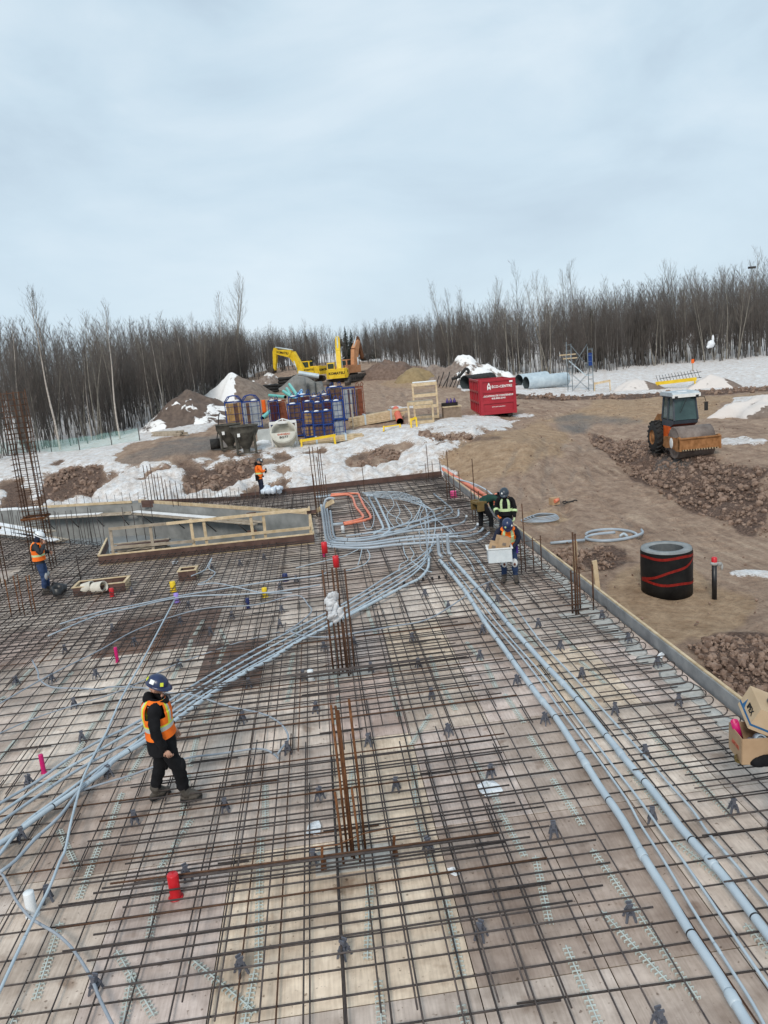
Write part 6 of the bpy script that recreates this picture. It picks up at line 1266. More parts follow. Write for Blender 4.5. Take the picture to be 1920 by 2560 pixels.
excavator('yellow excavator in the middle seen from behind, with its boom raised', 849, 972, 1.0, radians(-6), yel, ((.8, 1.9), (1.9, 4.1), (2.9, 5.8), (4.4, 4.9)), -1, base_dz=.35)
excavator('faded orange excavator standing behind the middle yellow one, right of it', 878, 962, 1.0, radians(-40), orx, ((.8, 1.9), (1.4, 4.1), (2.2, 5.4), (3.0, 2.9)), -1, letters=False, back=5, arm=rustarm)
# roller
def roller():
    p, s, rz = place(1700, 1134); t = thing('road_roller', 'orange road roller with grey cab and smooth steel drum parked on the mud', 'road roller', p, radians(177)); t.scale = (.80, .86, .98); org = mat('worn_orange_paint', (.20, .085, .028), .7, var=.35, scale=3.5, col2=(.40, .19, .08)); oro = mat('bright_orange_paint', (.60, .10, .015), .5, var=.2); cabm = mat('grey_blue_cab', (.055, .065, .08), .45, var=.15, scale=2); drumm = mat('muddy_drum_steel', (.15, .115, .10), .7, .2, var=.25, scale=3, col2=(.26, .215, .19)); roofm = mat('grey_roof', (.36, .41, .44), .5, var=.15, scale=2, col2=(.50, .55, .58))
    gl = mat('green_tinted_glass', (.022, .045, .045), .06, var=.3, scale=1.2, col2=(.05, .09, .088))
    d = MB(); prof = [(0, -1.04), (.55, -1.04), (.60, -1.0), (.70, -1.05), (.76, -1.05), (.76, 1.05), (.70, 1.05), (.60, 1.0), (.55, 1.04), (0, 1.04)]; d.lathe(prof, 36, drumm, (0, 1.55, .76), Euler((0, radians(90), 0)).to_matrix()); d.build('drum', drumm, t)
    f = MB()
    for sx_ in (-1, 1): f.prism([(.35, .55), (.75, 1.02), (1.9, 1.02), (2.45, 1.12), (2.62, 1.0), (2.62, .45), (2.2, .42), (1.5, .55), (.75, .45)], sx_*1.14-.06, sx_*1.14+.06, org, 'x')
    f.box((0, 2.5, .78), (2.4, .2, .5), org); f.box((0, 2.54, 1.04), (2.36, .26, .05), org); f.box((0, .5, .72), (2.3, .3, .5), org); fr_ = f.build('drum_frame', org, t)
    for sx_ in (-1, 1): MB().ball((sx_*1.21, 1.55, .76), (.03, .24, .26), whitep, 10).build('hub_cover', whitep, fr_)
    b = MB(); b.box((0, 2.36, .56), (2.2, .06, .16), blackr)
    for k in range(14): b.box((-1.0+k*2/13, 2.62, .50), (.045, .05, .06), wood)
    b.build('scraper', blackr, fr_); MB().box((0, .75, 1.06), (2.0, .12, .14), blackr).build('cross_beam', blackr, fr_)
    MB().box((0, .0, .75), (.7, 1.2, .5), oro).build('articulation', oro, t); b = MB().box((0, -.1, 1.05), (1.5, .9, .75), oro); b.box((-.7, .35, .9), (.25, .3, .8), oro); b.box((.7, .35, .9), (.25, .3, .8), oro); b.build('chassis', oro, t)
    for sx_ in (-1, 1):
        w = MB(); w.lathe([(.36, -.3), (.62, -.31), (.74, -.24), (.78, -.1), (.78, .1), (.74, .24), (.62, .31), (.36, .3)], 30, blackr, (sx_*.83, -1.35, .78), Euler((0, radians(90), 0)).to_matrix())
        for k in range(18):
            a = 2*pi*k/18
            for q in (-1, 1): w.box((sx_*.83+q*.14, -1.35+.79*cos(a+q*.1), .78+.79*sin(a+q*.1)), (.3, .1, .09), blackr, Euler((a-pi/2, 0, 0)).to_matrix() @ Euler((0, 0, q*.5)).to_matrix())
        ty = w.build('wheel', blackr, t); MB().lathe([(0, .3*sx_), (.16, .3*sx_), (.18, .24*sx_), (.34, .22*sx_), (.38, .31*sx_)], 20, org, (sx_*.83, -1.35, .78), Euler((0, radians(90), 0)).to_matrix()).build('rim', org, ty)
    MB().prism([(-2.35, .85), (-.75, .85), (-.75, 1.95), (-1.7, 1.9), (-2.25, 1.55)], -.62, .62, org, 'x').build('engine_hood', org, t)
    # cab: tapered floor, posts, roof, glass
    c = MB(); X = .74; c.prism([(-.75, 1.42), (.15, 1.30), (.75, 1.55), (.82, 1.72), (-.8, 1.72)], -X, X, cabm, 'x')
    P = [(-.80, 1.72), (-.66, 2.86), (.62, 2.86), (.84, 1.72)]
    for sx_ in (-1, 1):
        for (y0, z0), (y1, z1) in ((P[0], P[1]), (P[3], P[2]), ((-.02, 1.72), (.0, 2.86)), (P[1], P[2])): c.beam((sx_*(X-.04), y0, z0), (sx_*(X-.1), y1, z1), .09, .1, cabm)
    c.beam((-X, .62, 2.86), (X, .62, 2.86), .1, .1, cabm); c.beam((-X, -.66, 2.86), (X, -.66, 2.86), .1, .1, cabm); cab = c.build('cab', cabm, t)
    r = MB(); r.prism([(-.85, 2.88), (.85, 2.88), (.95, 2.95), (.80, 3.06), (-.75, 3.06), (-.9, 2.97)], -.80, .80, roofm, 'x'); r.box((.1, .5, 3.072), (.5, .3, .02), snowm); rf = r.build('roof', roofm, cab); MB().box((0, .93, 2.9), (1.66, .1, .16), whitep).build('visor', whitep, cab)
    g = MB()
    for sx_ in (-1, 1): g.add([(sx_*(X-.045), -.76, 1.76), (sx_*(X-.045), .80, 1.76), (sx_*(X-.105), .60, 2.82), (sx_*(X-.105), -.63, 2.82)], [(0, 1, 2, 3)], gl)
    g.add([(-X+.05, .845, 1.74), (X-.05, .845, 1.74), (X-.11, .635, 2.82), (-X+.11, .635, 2.82)], [(0, 1, 2, 3)], gl); g.add([(-X+.05, -.79, 1.76), (X-.05, -.79, 1.76), (X-.11, -.66, 2.82), (-X+.11, -.66, 2.82)], [(3, 2, 1, 0)], gl); g.build('window', gl, cab)
    i = MB().box((0, -.25, 1.95), (.55, .55, .45), blackr); i.box((0, -.5, 2.3), (.5, .12, .6), blackr); i.build('seat', blackr, cab)
    for sx_ in (-1, 1): MB().box((sx_*.62, .93, 2.83), (.18, .12, .14), blackr).build('work_lamp', blackr, cab)
    m = MB(); m.tube([(-.8, .8, 2.8), (-1.05, .95, 2.78), (-1.12, 1.0, 2.55)], .02, 5, blackr); m.box((-1.13, 1.0, 2.32), (.2, .06, .42), blackr); m.build('mirror', blackr, cab); w = MB().tube([(-.05, .84, 2.75), (.35, .87, 2.1)], .015, 4, blackr); w.build('wiper', blackr, cab)
    return t
roller()
# manhole ring, vent pipe, coils and stakes on the sand
p = GT(1680, 1487); s = float((np.array(p)-CAMP)@CF)/FPX; R = 62*s; h = 122*s; t = thing('manhole_section', 'concrete manhole section wrapped in black membrane with red straps standing on the sand', 'manhole section', p+Vector((0, .3, -.05)))
memb = mat('black_membrane', (.006, .006, .007), .5, var=.3, scale=3, col2=(.016, .016, .016), bump=.25)
MB().lathe([(0, 0), (R, 0), (R, h*.3), (R*1.012, h*.6), (R, h*.965)], 40, memb).build('membrane', memb, t)
MB().lathe([(R*.99, h*.955), (R*.97, h), (R*.68, h), (R*.66, h-.03)], 40, mat('ring_concrete', (.19, .205, .21), .8, var=.25, scale=4, col2=(.30, .315, .32), bump=.2)).build('concrete_ring', None, t)
MB().lathe([(R*.66, h-.03), (R*.655, .06), (0, .06)], 40, mat('shaded_inner_concrete', (.075, .082, .085), .8, var=.3, scale=4, col2=(.13, .14, .145))).build('inner_wall', None, t)  # same concrete, colour darkened to paint in the shade inside the ring
strap = mat('red_strap', (.22, .014, .010), .5, var=.25, scale=12)
b = MB(); 
for z0, z1, a0, a1 in ((h*.86, h*.90, -190, 10), (h*.86, h*.36, -12, -185), (h*.36, h*.30, -185, 5)):
    n = 24; vs = []
    for k in range(n+1): a = radians(a0+(a1-a0)*k/n); z = z0+(z1-z0)*k/n+.02*sin(k*.6); vs += [(R*1.018*cos(a), R*1.018*sin(a), z-.035), (R*1.018*cos(a), R*1.018*sin(a), z+.035)]
    b.add(vs, [(2*k, 2*k+1, 2*k+3, 2*k+2) for k in range(n)]+[(2*k+2, 2*k+3, 2*k+1, 2*k) for k in range(0)], strap)
b.build('strap', strap, t)
p = GT(1786, 1496); t = thing('standpipe', 'black standpipe with red cap and grey rag tied on, beside the manhole section', 'standpipe', p); MB().tube([(0, 0, -.1), (0, 0, .92)], .062, 14, blackp).build('pipe', blackp, t); MB().lathe([(.07, .92), (.07, 1.08), (.05, 1.1), (0, 1.1)], 14, rc).build('cap', rc, t)
b = MB(); b.ball((0, 0, .93), (.11, .10, .06), None, 8); b.ball((.12, 0, .9), (.1, .05, .06), None, 8); b.ball((.2, 0, .82), (.04, .03, .1), None, 8); b.build('rag', mat('grey_rag', (.36, .36, .35), .9, var=.2, scale=8, bump=.4), t)
p = GT(1528, 1345); t = thing('conduit_coil', 'open loops of grey conduit lying on the mud left of the manhole section', 'conduit coil', p+Vector((0, 0, .05))); t.scale = (.8, .8, 1)
MB().tube([(1.05*cos(a), 1.05*sin(a), .02+.02*a) for a in [radians(k) for k in range(-20, 160, 12)]], .05, 8, pvc).build('loop', pvc, t); MB().tube(spline([Vector((.35, .45, .03)), Vector((-.6, .45, .03)), Vector((-1.1, 0, .03)), Vector((-.7, -.75, .05)), Vector((.3, -.8, .05)), Vector((1.2, -.3, .05)), Vector((1.45, .3, .05))], 5), .052, 8, pvc).build('loop', pvc, t); MB().tube(spline([Vector((.25, -.3, .04)), Vector((.45, -.25, .1)), Vector((.5, -.5, .05))], 4), .05, 8, pvcl).build('elbow', pvcl, t)
p = GT(1350, 1302); t = thing('conduit_coil', 'flat coil of grey flexible conduit lying on the mud behind the man with the bin', 'conduit coil', p+Vector((0, 0, .04))); t.scale = (.75, .75, .9)
for k in range(5): MB().tube([(.95*(1-.1*k)*cos(a)+.06*k, .7*(1-.1*k)*sin(a), .03+.035*k+.02*sin(2*a+k)) for a in [2*pi*i/24 for i in range(25)]], .024, 6, pvc).build('turn', pvc, t)
conduit('straight piece of grey conduit lying on the mud beside the right edge form', [(1376, 1358, -1.05), (1462, 1350, -1.05)], .05, pvc, 0)
p = GT(1386, 1262); t = thing('carton', 'small open cardboard box holding something orange, alone on the mud', 'carton', p+Vector((0, 0, .02)), .3); MB().box((0, 0, .14), (.34, .26, .28), mat('cardboard', (.38, .25, .145), .8, var=.12, scale=4, col2=(.50, .345, .21))).build('box', None, t); MB().tube([(-.1, -.18, .16), (.12, -.12, .2)], .075, 10, orange_p).build('orange_elbow', orange_p, t)
p = GT(1425, 1256); o = MB().tube([(.3*cos(a), .12*sin(a), .03+.03*sin(3*a)) for a in [2*pi*i/16 for i in range(14)]], .025, 6, blackr).build('hose', blackr); o.location = p; tag(o, 'short dark bent hose lying right of the small carton', 'hose')
for u, v, hpx, l, ly in ((1438, 1440, 42, 'pale wooden stake outside the edge form behind the thick bars', .0), (1497, 1494, 66, 'broad pale wooden stake leaning outside the edge form beside the thin bars', -.12)):
    p = GT(u, v); q = p+Vector((0, 0, 0)); b = MB().box((0, 0, .45), (.13, .04, 1.2), wood); o = b.build('stake', wood); o.location = q; o.rotation_euler = (.05, ly, .2); tag(o, l, 'stake')
# odds and ends farther off
p, s, rz = place(540, 1124); t = thing('vibrator_unit', 'small black machine with a bent handle beside the dark concrete buckets', 'machine', p, rz); MB().tube([(-.3, 0, .35), (.3, 0, .35)], .32, 14, blackr).build('drum', blackr, t); MB().tube(spline([Vector((.1, 0, .5)), Vector((.25, 0, 1.1)), Vector((.4, 0, 1.9)), Vector((.5, 0, 2.2))], 3), .035, 6, blackr).build('handle', blackr, t)
mint = mat('mint_mesh_fence', (.36, .62, .57), .7, var=.2, scale=5, alpha=.25)
P = [GT(u, v)+Vector((0, 0, 0)) for u, v in ((-30, 1140), (60, 1132), (130, 1134), (200, 1128), (280, 1115), (350, 1104))]; t = thing('snow_fence', 'mint green mesh snow fence sagging between the trees at the left', 'fence', P[2]); b = MB()
for a, c in zip(P, P[1:]):
    n = 10
    for k in range(n):
        q, w = a.lerp(c, k/n)-P[2], a.lerp(c, (k+1)/n)-P[2]; b.add([q, w, w+Vector((0, 0, .95)), q+Vector((0, 0, .95+.08*sin(k)))], [(0, 1, 2, 3)], mint)
b.build('mesh', mint, t)
for q in P: MB().tube([q-P[2], q-P[2]+Vector((0, 0, 1.3))], .035, 5, bark).build('post', bark, t)
p = GT(1768, 904); o = MB().ball((0, 0, 0), (.55, .3, .5), None, 9).ball((.25, 0, .6), (.18, .15, .55), None, 8).ball((-.35, 0, -.3), (.3, .2, .25), None, 8).build('plastic_bag', film); o.location = p+Vector((0, -1, 2.2)); tag(o, 'torn white plastic bag caught in a tree of the right wood', 'plastic bag')
for u, v, h, l in ((448, 1000, 1.6, 'orange topped survey stake on the earth heap'), (1732, 930, 1.2, 'orange topped survey stake in the right snow field')):
    p = GT(u, v); t = thing('survey_stake', l, 'stake', p); MB().box((0, 0, h/2), (.1, .05, h), oldwood).build('stake', oldwood, t); MB().box((0, 0, h), (.32, .08, .45), orangeb).build('flag', orangeb, t)
p = GT(1904, 892); t = thing('lamp_mast', 'tall lamp mast standing beyond the right wood', 'lamp mast', p+Vector((8, 16, 0))); MB().tube([(0, 0, 0), (0, 0, 12.2)], .10, 8, galv).build('mast', galv, t); MB().box((0, 0, 12.2), (1.1, .3, .3), blackr).build('lamp_head', blackr, t)
# ------------------------------------------------------------------ people
skin = mat('skin', (.42, .23, .16), .55, var=.1, scale=10, col2=(.50, .29, .21)); blackc = mat('black_cloth', (.004, .004, .005), .9, var=.35, scale=7, col2=(.012, .012, .014), bump=.3); navyc = mat('navy_cloth', (.010, .013, .028), .85, var=.3, scale=7, col2=(.024, .028, .05), bump=.3); denim = mat('blue_denim', (.018, .035, .085), .85, var=.3, scale=6, col2=(.045, .075, .16), bump=.3); greenc = mat('dark_green_cloth', (.010, .035, .028), .85, var=.3, scale=6, col2=(.02, .06, .045)); greyc = mat('charcoal_cloth', (.022, .024, .028), .85, var=.3, scale=6, col2=(.05, .053, .06)); orangev = mat('orange_vest', (.82, .13, .012), .6, var=.12, scale=6, col2=(.95, .21, .02)); yellowv = mat('lime_band', (.68, .72, .06), .5, var=.08); silver = mat('silver_band', (.50, .54, .50), .35, var=.12, scale=8); limes = mat('pale_lime_band', (.52, .66, .36), .45, var=.1); boot = mat('muddy_boots', (.06, .052, .044), .8, var=.35, scale=9, col2=(.13, .115, .10)); navyh = mat('navy_helmet', (.010, .018, .06), .3, var=.15, col2=(.02, .035, .10)); slateh = mat('slate_helmet', (.022, .032, .045), .35, var=.15, col2=(.04, .055, .075)); whiteh = mat('white_helmet', (.74, .77, .79), .3, var=.06); lips = mat('lips', (.26, .09, .075), .5, var=.1); eye = mat('eye', (.012, .01, .01), .2, var=.1); hair = mat('dark_hair', (.02, .014, .01), .8, var=.3); brownl = mat('tool_pouch_leather', (.11, .07, .025), .8, var=.3, scale=6, col2=(.19, .13, .05)); padg = mat('grey_knee_pad', (.30, .30, .29), .7, var=.2, scale=8, col2=(.46, .46, .45)); card = mat('cardboard', (.38, .25, .145), .8); bluel = mat('blue_glove', (.015, .02, .14), .7, var=.2); oglove = mat('orange_glove', (.80, .20, .04), .7, var=.1); brglove = mat('brown_wool_glove', (.085, .06, .02), .9, var=.4, scale=60, col2=(.16, .12, .05), bump=.6)
V = Vector
from mathutils import noise as mnoise
def stand_pose(): return dict(pel=V((0, 0, .96)), spi=V((0, .0, 1.14)), che=V((0, .0, 1.33)), nek=V((0, .01, 1.50)), hea=V((0, .03, 1.62)), top=V((0, .035, 1.71)), shL=V((-.19, 0, 1.43)), elL=V((-.24, -.03, 1.15)), wrL=V((-.24, .06, .90)), shR=V((.19, 0, 1.43)), elR=V((.24, -.03, 1.15)), wrR=V((.24, .06, .90)), hiL=V((-.095, 0, .93)), knL=V((-.11, .03, .50)), anL=V((-.12, 0, .10)), toL=V((-.14, .17, .045)), hiR=V((.095, 0, .93)), knR=V((.11, .03, .50)), anR=V((.12, 0, .10)), toR=V((.14, .17, .045)))
RAD = dict(pel=(.150, .125), spi=(.150, .125), che=(.165, .135), nek=(.068, .065), hea=(.088, .098), top=(.070, .080), shL=.083, elL=.062, wrL=.046, hiL=.108, knL=.076, anL=.062, toL=.046)
EDG = [('pel', 'spi'), ('spi', 'che'), ('che', 'nek'), ('nek', 'hea'), ('hea', 'top'), ('che', 'shL'), ('shL', 'elL'), ('elL', 'wrL'), ('che', 'shR'), ('shR', 'elR'), ('elR', 'wrR'), ('pel', 'hiL'), ('hiL', 'knL'), ('knL', 'anL'), ('anL', 'toL'), ('pel', 'hiR'), ('hiR', 'knR'), ('knR', 'anR'), ('anR', 'toR')]
def hand_geo(b, w, d, side, m, curl=.5, palm=None, sc=1.0):
    # palm, four fingers of different length and a thumb; d = direction of the fingers, palm = direction the palm faces
    d = V(d).normalized(); palm = V(palm if palm else (0, 0, -1)); palm = (palm-d*palm.dot(d)).normalized(); s = d.cross(palm)*side; w = V(w)
    b.ball(w+d*.045*sc, (.040*sc, .050*sc, .019*sc), m, 9, Matrix((s, d, palm)).transposed())
    for k, (o, L) in enumerate(((-.030, .070), (-.010, .080), (.010, .076), (.028, .060))):
        p0 = w+d*.078*sc+s*o*sc; d1 = (d*cos(curl*.6)+palm*sin(curl*.6)).normalized(); d2 = (d*cos(curl*1.5)+palm*sin(curl*1.5)).normalized(); d3 = (d*cos(curl*2.3)+palm*sin(curl*2.3)).normalized()
        p1 = p0+d1*L*.45*sc; p2 = p1+d2*L*.33*sc; p3 = p2+d3*L*.28*sc; b.tube([p0-d*.02*sc, p0, p1, p2, p3], [.0095*sc, .0098*sc, .0090*sc, .0082*sc, .0058*sc], 7, m)
    t0 = w+d*.03*sc-s*.036*sc; t1 = t0-s*.026*sc+d*.026*sc+palm*.010*sc; t2 = t1+d*.030*sc+palm*.018*sc; b.tube([t0+s*.012*sc, t0, t1, t2], [.013*sc, .0125*sc, .0105*sc, .007*sc], 7, m)
def person(label, base, rz, J, C, scale=1.0, bulk=1.0, hands=None, headpitch=0.0, headyaw=0.0, face=True, hood=None, beard=False):
    t = thing('person', label, 'person', base, rz); t.scale = (scale,)*3
    bm = bmesh.new(); ly = bm.verts.layers.skin.verify(); vm = {}
    for k, p in J.items():
        v = bm.verts.new(p); r = RAD.get(k) or RAD[k[:-1]+'L']; r = r if isinstance(r, tuple) else (r, r)
        q = bulk if k not in ('hea', 'top') else 1; v[ly].radius = (r[0]*q, r[1]*q); v[ly].use_root = k == 'pel'; vm[k] = v
    for a, c in EDG: bm.edges.new((vm[a], vm[c]))
    me = bpy.data.meshes.new('sk'); bm.to_mesh(me); bm.free(); o = bpy.data.objects.new('sk', me); COL.objects.link(o)
    md = o.modifiers.new('s', 'SKIN'); md.branch_smoothing = .6; md2 = o.modifiers.new('u', 'SUBSURF'); md2.levels = 2
    bpy.context.view_layer.update(); e_ = o.evaluated_get(bpy.context.evaluated_depsgraph_get()); m2 = bpy.data.meshes.new_from_object(e_); bpy.data.objects.remove(o)
    b = MB(); vs = [v.co.copy() for v in m2.vertices]
    segs = [(J[a], J[c], a, c) for a, c in EDG]
    def near(p):
        best = None
        for a, c, ka, kc in segs:
            d = c-a; L = d.length_squared; tt = max(0, min(1, (p-a).dot(d)/L)) if L else 0; q = (p-(a+d*tt)).length
            if best is None or q < best[0]: best = (q, ka, kc, tt)
        return best
    for f in m2.polygons:
        _, ka, kc, tt = near(f.center)
        if kc in ('hea', 'top') or ka == 'hea': m = C.get('head', skin)
        elif kc == 'nek': m = C.get('neck', C['coat'])
        elif kc[:2] in ('el', 'wr', 'sh'): m = C.get('sleeve', C['coat'])
        elif kc[:2] in ('to',) or (kc[:2] == 'an' and tt > .80): m = C.get('boot', boot)
        elif kc[:2] in ('hi', 'kn', 'an'): m = C['legs'] if not (kc[:2] == 'hi' or (kc[:2] == 'kn' and tt < C.get('coatlen', .12))) else C['coat']
        else: m = C['coat']
        b.add([vs[i] for i in f.vertices], [tuple(range(len(f.vertices)))], m, True)
    bpy.data.meshes.remove(m2)
    hq = (Euler((headpitch, 0, headyaw)).to_matrix()); hc = J['hea']
    def hp(x, y, z): return hc+hq @ V((x, y, z))
    if face:
        if C.get('head', skin) is not skin: b.ball(hp(0, .055, -.015), (.062, .055, .085), skin, 10, hq)
        b.tube([hp(0, .098, .025), hp(0, .122, -.015), hp(0, .100, -.025)], [.009, .015, .011], 6, skin)
        for s in (-1, 1):
            b.ball(hp(s*.032, .093, .018), (.014, .007, .008), eye, 6, hq); b.ball(hp(s*.032, .096, .034), (.02, .007, .005), hair, 6, hq)
            if not hood: b.ball(hp(s*.092, .0, .0), (.014, .024, .034), skin, 6, hq)
        b.ball(hp(0, .096, -.055), (.025, .007, .007), lips, 6, hq); b.ball(hp(0, .085, -.085), (.032, .022, .02), skin if not beard else hair, 6, hq)
    for side, k in ((1, 'R'), (-1, 'L')):
        h = (hands or {}).get(k, {}); w = J['wr'+k]; d = V(h.get('d') or (w-J['el'+k])); 
        hand_geo(b, w, d, side, h.get('m', C.get('hand', skin)), h.get('curl', .55), h.get('palm', (-side*1.0, .3, 0)), 1.08)
    # boots: soles and toe caps
    for k in ('L', 'R'):
        an, to = J['an'+k], J['to'+k]; d = (to-an); d.z = 0; d.normalize(); sd = V((-d.y, d.x, 0)); z0 = min(to.z, an.z)
        Rm = Matrix((sd, d, V((0, 0, 1)))).transposed(); c = an+d*.07; b.ball(V((c.x, c.y, z0+.0)), (.058, .155, .062), C.get('boot', boot), 10, Rm); b.box(V((c.x, c.y, z0-.038)), (.1, .29, .026), blackr, Rm)
    # hem of the coat
    body = MB(); 
    o = b.build('body', None, t)
    bmx = bmesh.new(); bmx.from_mesh(o.data); bmesh.ops.remove_doubles(bmx, verts=bmx.verts, dist=1e-5); bmx.normal_update(); bare = {i for i, m_ in enumerate(o.data.materials) if m_ in (skin, eye, lips, hair, blackr) or m_ in (C.get('hand'), bluel, oglove, brglove, limes)}
    for v_ in bmx.verts:
        if not any(f_.material_index in bare for f_ in v_.link_faces) and len(v_.link_faces) > 2:
            q_ = v_.co*9; v_.co += v_.normal*(.020*mnoise.noise(V((q_.x, q_.y, q_.z*1.8)))+.008*mnoise.noise(q_*2.7))
    bmx.to_mesh(o.data); bmx.free()
    t['_j'] = 0; del t['_j']
    return t, hp, hq
def helmet(t, hp, hq, m, sticker=None, band=None, up=.062, back=-.005, decals=()):
    b = MB(); prof = []
    for i in range(9):
        a = pi/2*i/8; prof.append((cos(a), sin(a)))
    vs, fs = [], []; n = 22
    for r, z in prof:
        for k in range(n): q = 2*pi*k/n; vs.append(hp(.126*r*cos(q), back+.148*r*sin(q), up+.128*z))
    for i in range(8):
        for k in range(n): fs.append((i*n+k, i*n+(k+1) % n, (i+1)*n+(k+1) % n, (i+1)*n+k))
    b.add(vs, fs, m, True); o = b.build('helmet', m, t)
    bb = MB(); vs = []; 
    for k in range(n+1):
        q = 2*pi*k/n; e_ = .012+.050*max(0, sin(q))**1.3; vs += [hp(.120*cos(q), back+.142*sin(q), up+.008), hp((.126+e_*.5)*cos(q), back+(.148+e_)*sin(q), up-.008-.012*max(0, sin(q))), hp((.126+e_*.5)*cos(q), back+(.146+e_)*sin(q), up-.014-.012*max(0, sin(q)))]
    fs = [(3*k+j, 3*k+3+j, 3*k+4+j, 3*k+1+j) for k in range(n) for j in (0, 1)]; bb.add(vs, fs, m, True); bb.build('brim', m, o)
    bb = MB(); bb.tube([hp(.035*s, back+.04-.09*0, up+.125) for s in (-1, 1)], .008, 5, m)
    if band: bb = MB(); bb.lathe([(.129, -.0), (.1295, .022)], 22, band, hp(0, back, up+.008), hq @ Matrix.Diagonal((1, 1.185, 1))); bb.build('band', band, o)
    for (az, el, w, h, mm) in decals:
        dr = V((.126*cos(el)*sin(az)*1.02, back+.148*cos(el)*cos(az)*1.02, up+.128*sin(el)*1.02)); nrm = V((cos(el)*sin(az)/.118, cos(el)*cos(az)/.14, sin(el)/.122)).normalized(); sx_ = nrm.cross(V((0, 0, 1))).normalized(); uy = sx_.cross(nrm)
        q = [dr+nrm*.006-sx_*w-uy*h, dr+nrm*.006+sx_*w-uy*h, dr+nrm*.006+sx_*w+uy*h, dr+nrm*.006-sx_*w+uy*h]; d = MB().add([hp(*p) for p in q]+[hp(*(p-nrm*.012)) for p in q], [(0, 1, 2, 3), (7, 6, 5, 4), (0, 4, 5, 1), (1, 5, 6, 2), (2, 6, 7, 3), (3, 7, 4, 0)], mm); d.build('sticker', mm, o)
    return o
def vest(t, J, base, band1, band2, name='vest', a=1.0, t0=.02, front_open=True, cross=True, bulk=1.0):
    # a shell round the trunk from the hips to the shoulders, with reflective bands
    P = [J['pel']+V((0, 0, 0)), J['spi'], J['che'], J['nek']]; ax = (J['shR']-J['shL']).normalized(); N, K = 26, 36; vs, mt, fs = [], [], []
    W_ = [(0, .192, .160), (.18, .186, .150), (.40, .188, .152), (.62, .196, .160), (.80, .190, .146), (.90, .168, .120), (.97, .128, .095), (1, .10, .085)]
    L = [0]
    for p, q in zip(P, P[1:]): L.append(L[-1]+(q-p).length)
    def at(s):
        s *= L[-1]; i = max(j for j in range(3) if L[j] <= s+1e-9); f = (s-L[i])/(L[i+1]-L[i]); d = (P[i+1]-P[i]).normalized(); return P[i].lerp(P[i+1], f), d
    def wid(s):
        for (s0, a0, b0), (s1, a1, b1) in zip(W_, W_[1:]):
            if s <= s1: f = (s-s0)/(s1-s0); return a0+(a1-a0)*f, b0+(b1-b0)*f
        return W_[-1][1:]
    for i in range(N+1):
        s = t0+(.985-t0)*i/N; c, d = at(s); fw = d.cross(ax)*-1; fw.normalize(); wa, wb = wid(s)
        for k in range(K): q = 2*pi*k/K; vs.append(c+ax*wa*a*bulk*cos(q)+fw*wb*a*bulk*sin(q))
    for i in range(N):
        s = t0+(.985-t0)*(i+.5)/N
        for k in range(K):
            q = 2*pi*(k+.5)/K; x = cos(q); y = sin(q); m = base
            if front_open and y > .97 and s < .9: m = None
            elif abs(x) > .80 and .58 < s < .92: m = None        # armholes
            elif .26 < s < .37: m = band2
            elif .23 < s < .40: m = band1
            elif s >= .40 and .38 < abs(x) < .52 and cross: m = band2
            elif s >= .40 and .30 < abs(x) < .60 and cross: m = band1
            if m is not None: fs.append(((i*K+k, i*K+(k+1) % K, (i+1)*K+(k+1) % K, (i+1)*K+k), m))
    b = MB(); b.v = [tuple(v) for v in vs]
    for f, m in fs: b.f.append(f); b.m.append(b.mi(m)); b.s.append(True)
    return b.build(name, base, t)
def hoodpiece(t, J, m, up=0.0):
    b = MB(); n = J['nek']; f = (J['hea']-n).normalized()
    b.tube([n+V((.115*cos(a), .01+.105*sin(a), .02+up-.03*sin(a))) for a in [2*pi*k/16 for k in range(17)]], .048, 8, m); b.ball(n+V((0, -.10, .05+up)), (.11, .075, .10), m, 10); return b.build('hood', m, t)
def pads(t, J, m, keys=('L', 'R'), core=None):
    for k in keys:
        kn = J['kn'+k]; d = (J['hi'+k]-J['an'+k]).normalized(); p = MB().ball(kn+V((0, .05, 0)), (.078, .062, .115), m, 10); q = p.build('knee_pad', m, t)
        if core: MB().ball(kn+V((0, .105, -.02)), (.03, .014, .04), core, 8).build('pad_core', core, q)
ZD = .07
# front worker in black
J = stand_pose(); J.update(elR=V((.28, -.04, 1.13)), wrR=V((.27, .07, .85)), elL=V((-.27, .02, 1.14)), wrL=V((-.24, .14, .90)), hea=V((.0, .045, 1.615)), top=V((0, .06, 1.705)), knR=V((.10, .16, .52)), anR=V((.10, .20, .105)), toR=V((.10, .38, .06)), knL=V((-.10, -.08, .50)), anL=V((-.11, -.22, .11)), toL=V((-.20, -.08, .05)), spi=V((0, -.01, 1.14)), che=V((0, -.015, 1.34)))
p = G(428, 1994, ZD)
t, hp, hq = person('worker in black clothes, orange vest and navy helmet looking down, nearest on the deck', (p.x, p.y, ZD-.03), radians(-84), J, dict(coat=blackc, legs=blackc, head=skin, neck=blackc, coatlen=.34), 1.0, 1.28, dict(R=dict(curl=.9, palm=(-1, .2, 0)), L=dict(curl=.8)), headpitch=-.30, headyaw=-.45)
vest(t, J, orangev, yellowv, silver, a=1.27); hoodpiece(t, J, blackc, -.07); MB().lathe([(.215, .74), (.225, .82), (.215, 1.0), (.18, 1.06)], 20, blackc, (0, -.01, 0), Matrix.Diagonal((1, .86, 1))).build('jacket_hem', blackc, t); helmet(t, hp, hq, navyh, decals=((1.75, .52, .032, .028, whtt), (2.75, .42, .02, .022, yellowv), (.75, .42, .02, .024, yellowv)))
for k in ('L', 'R'): MB().ball(J['kn'+k]+V((0, .06, 0)), (.075, .05, .11), blackc, 10).build('knee_pad', blackc, t)
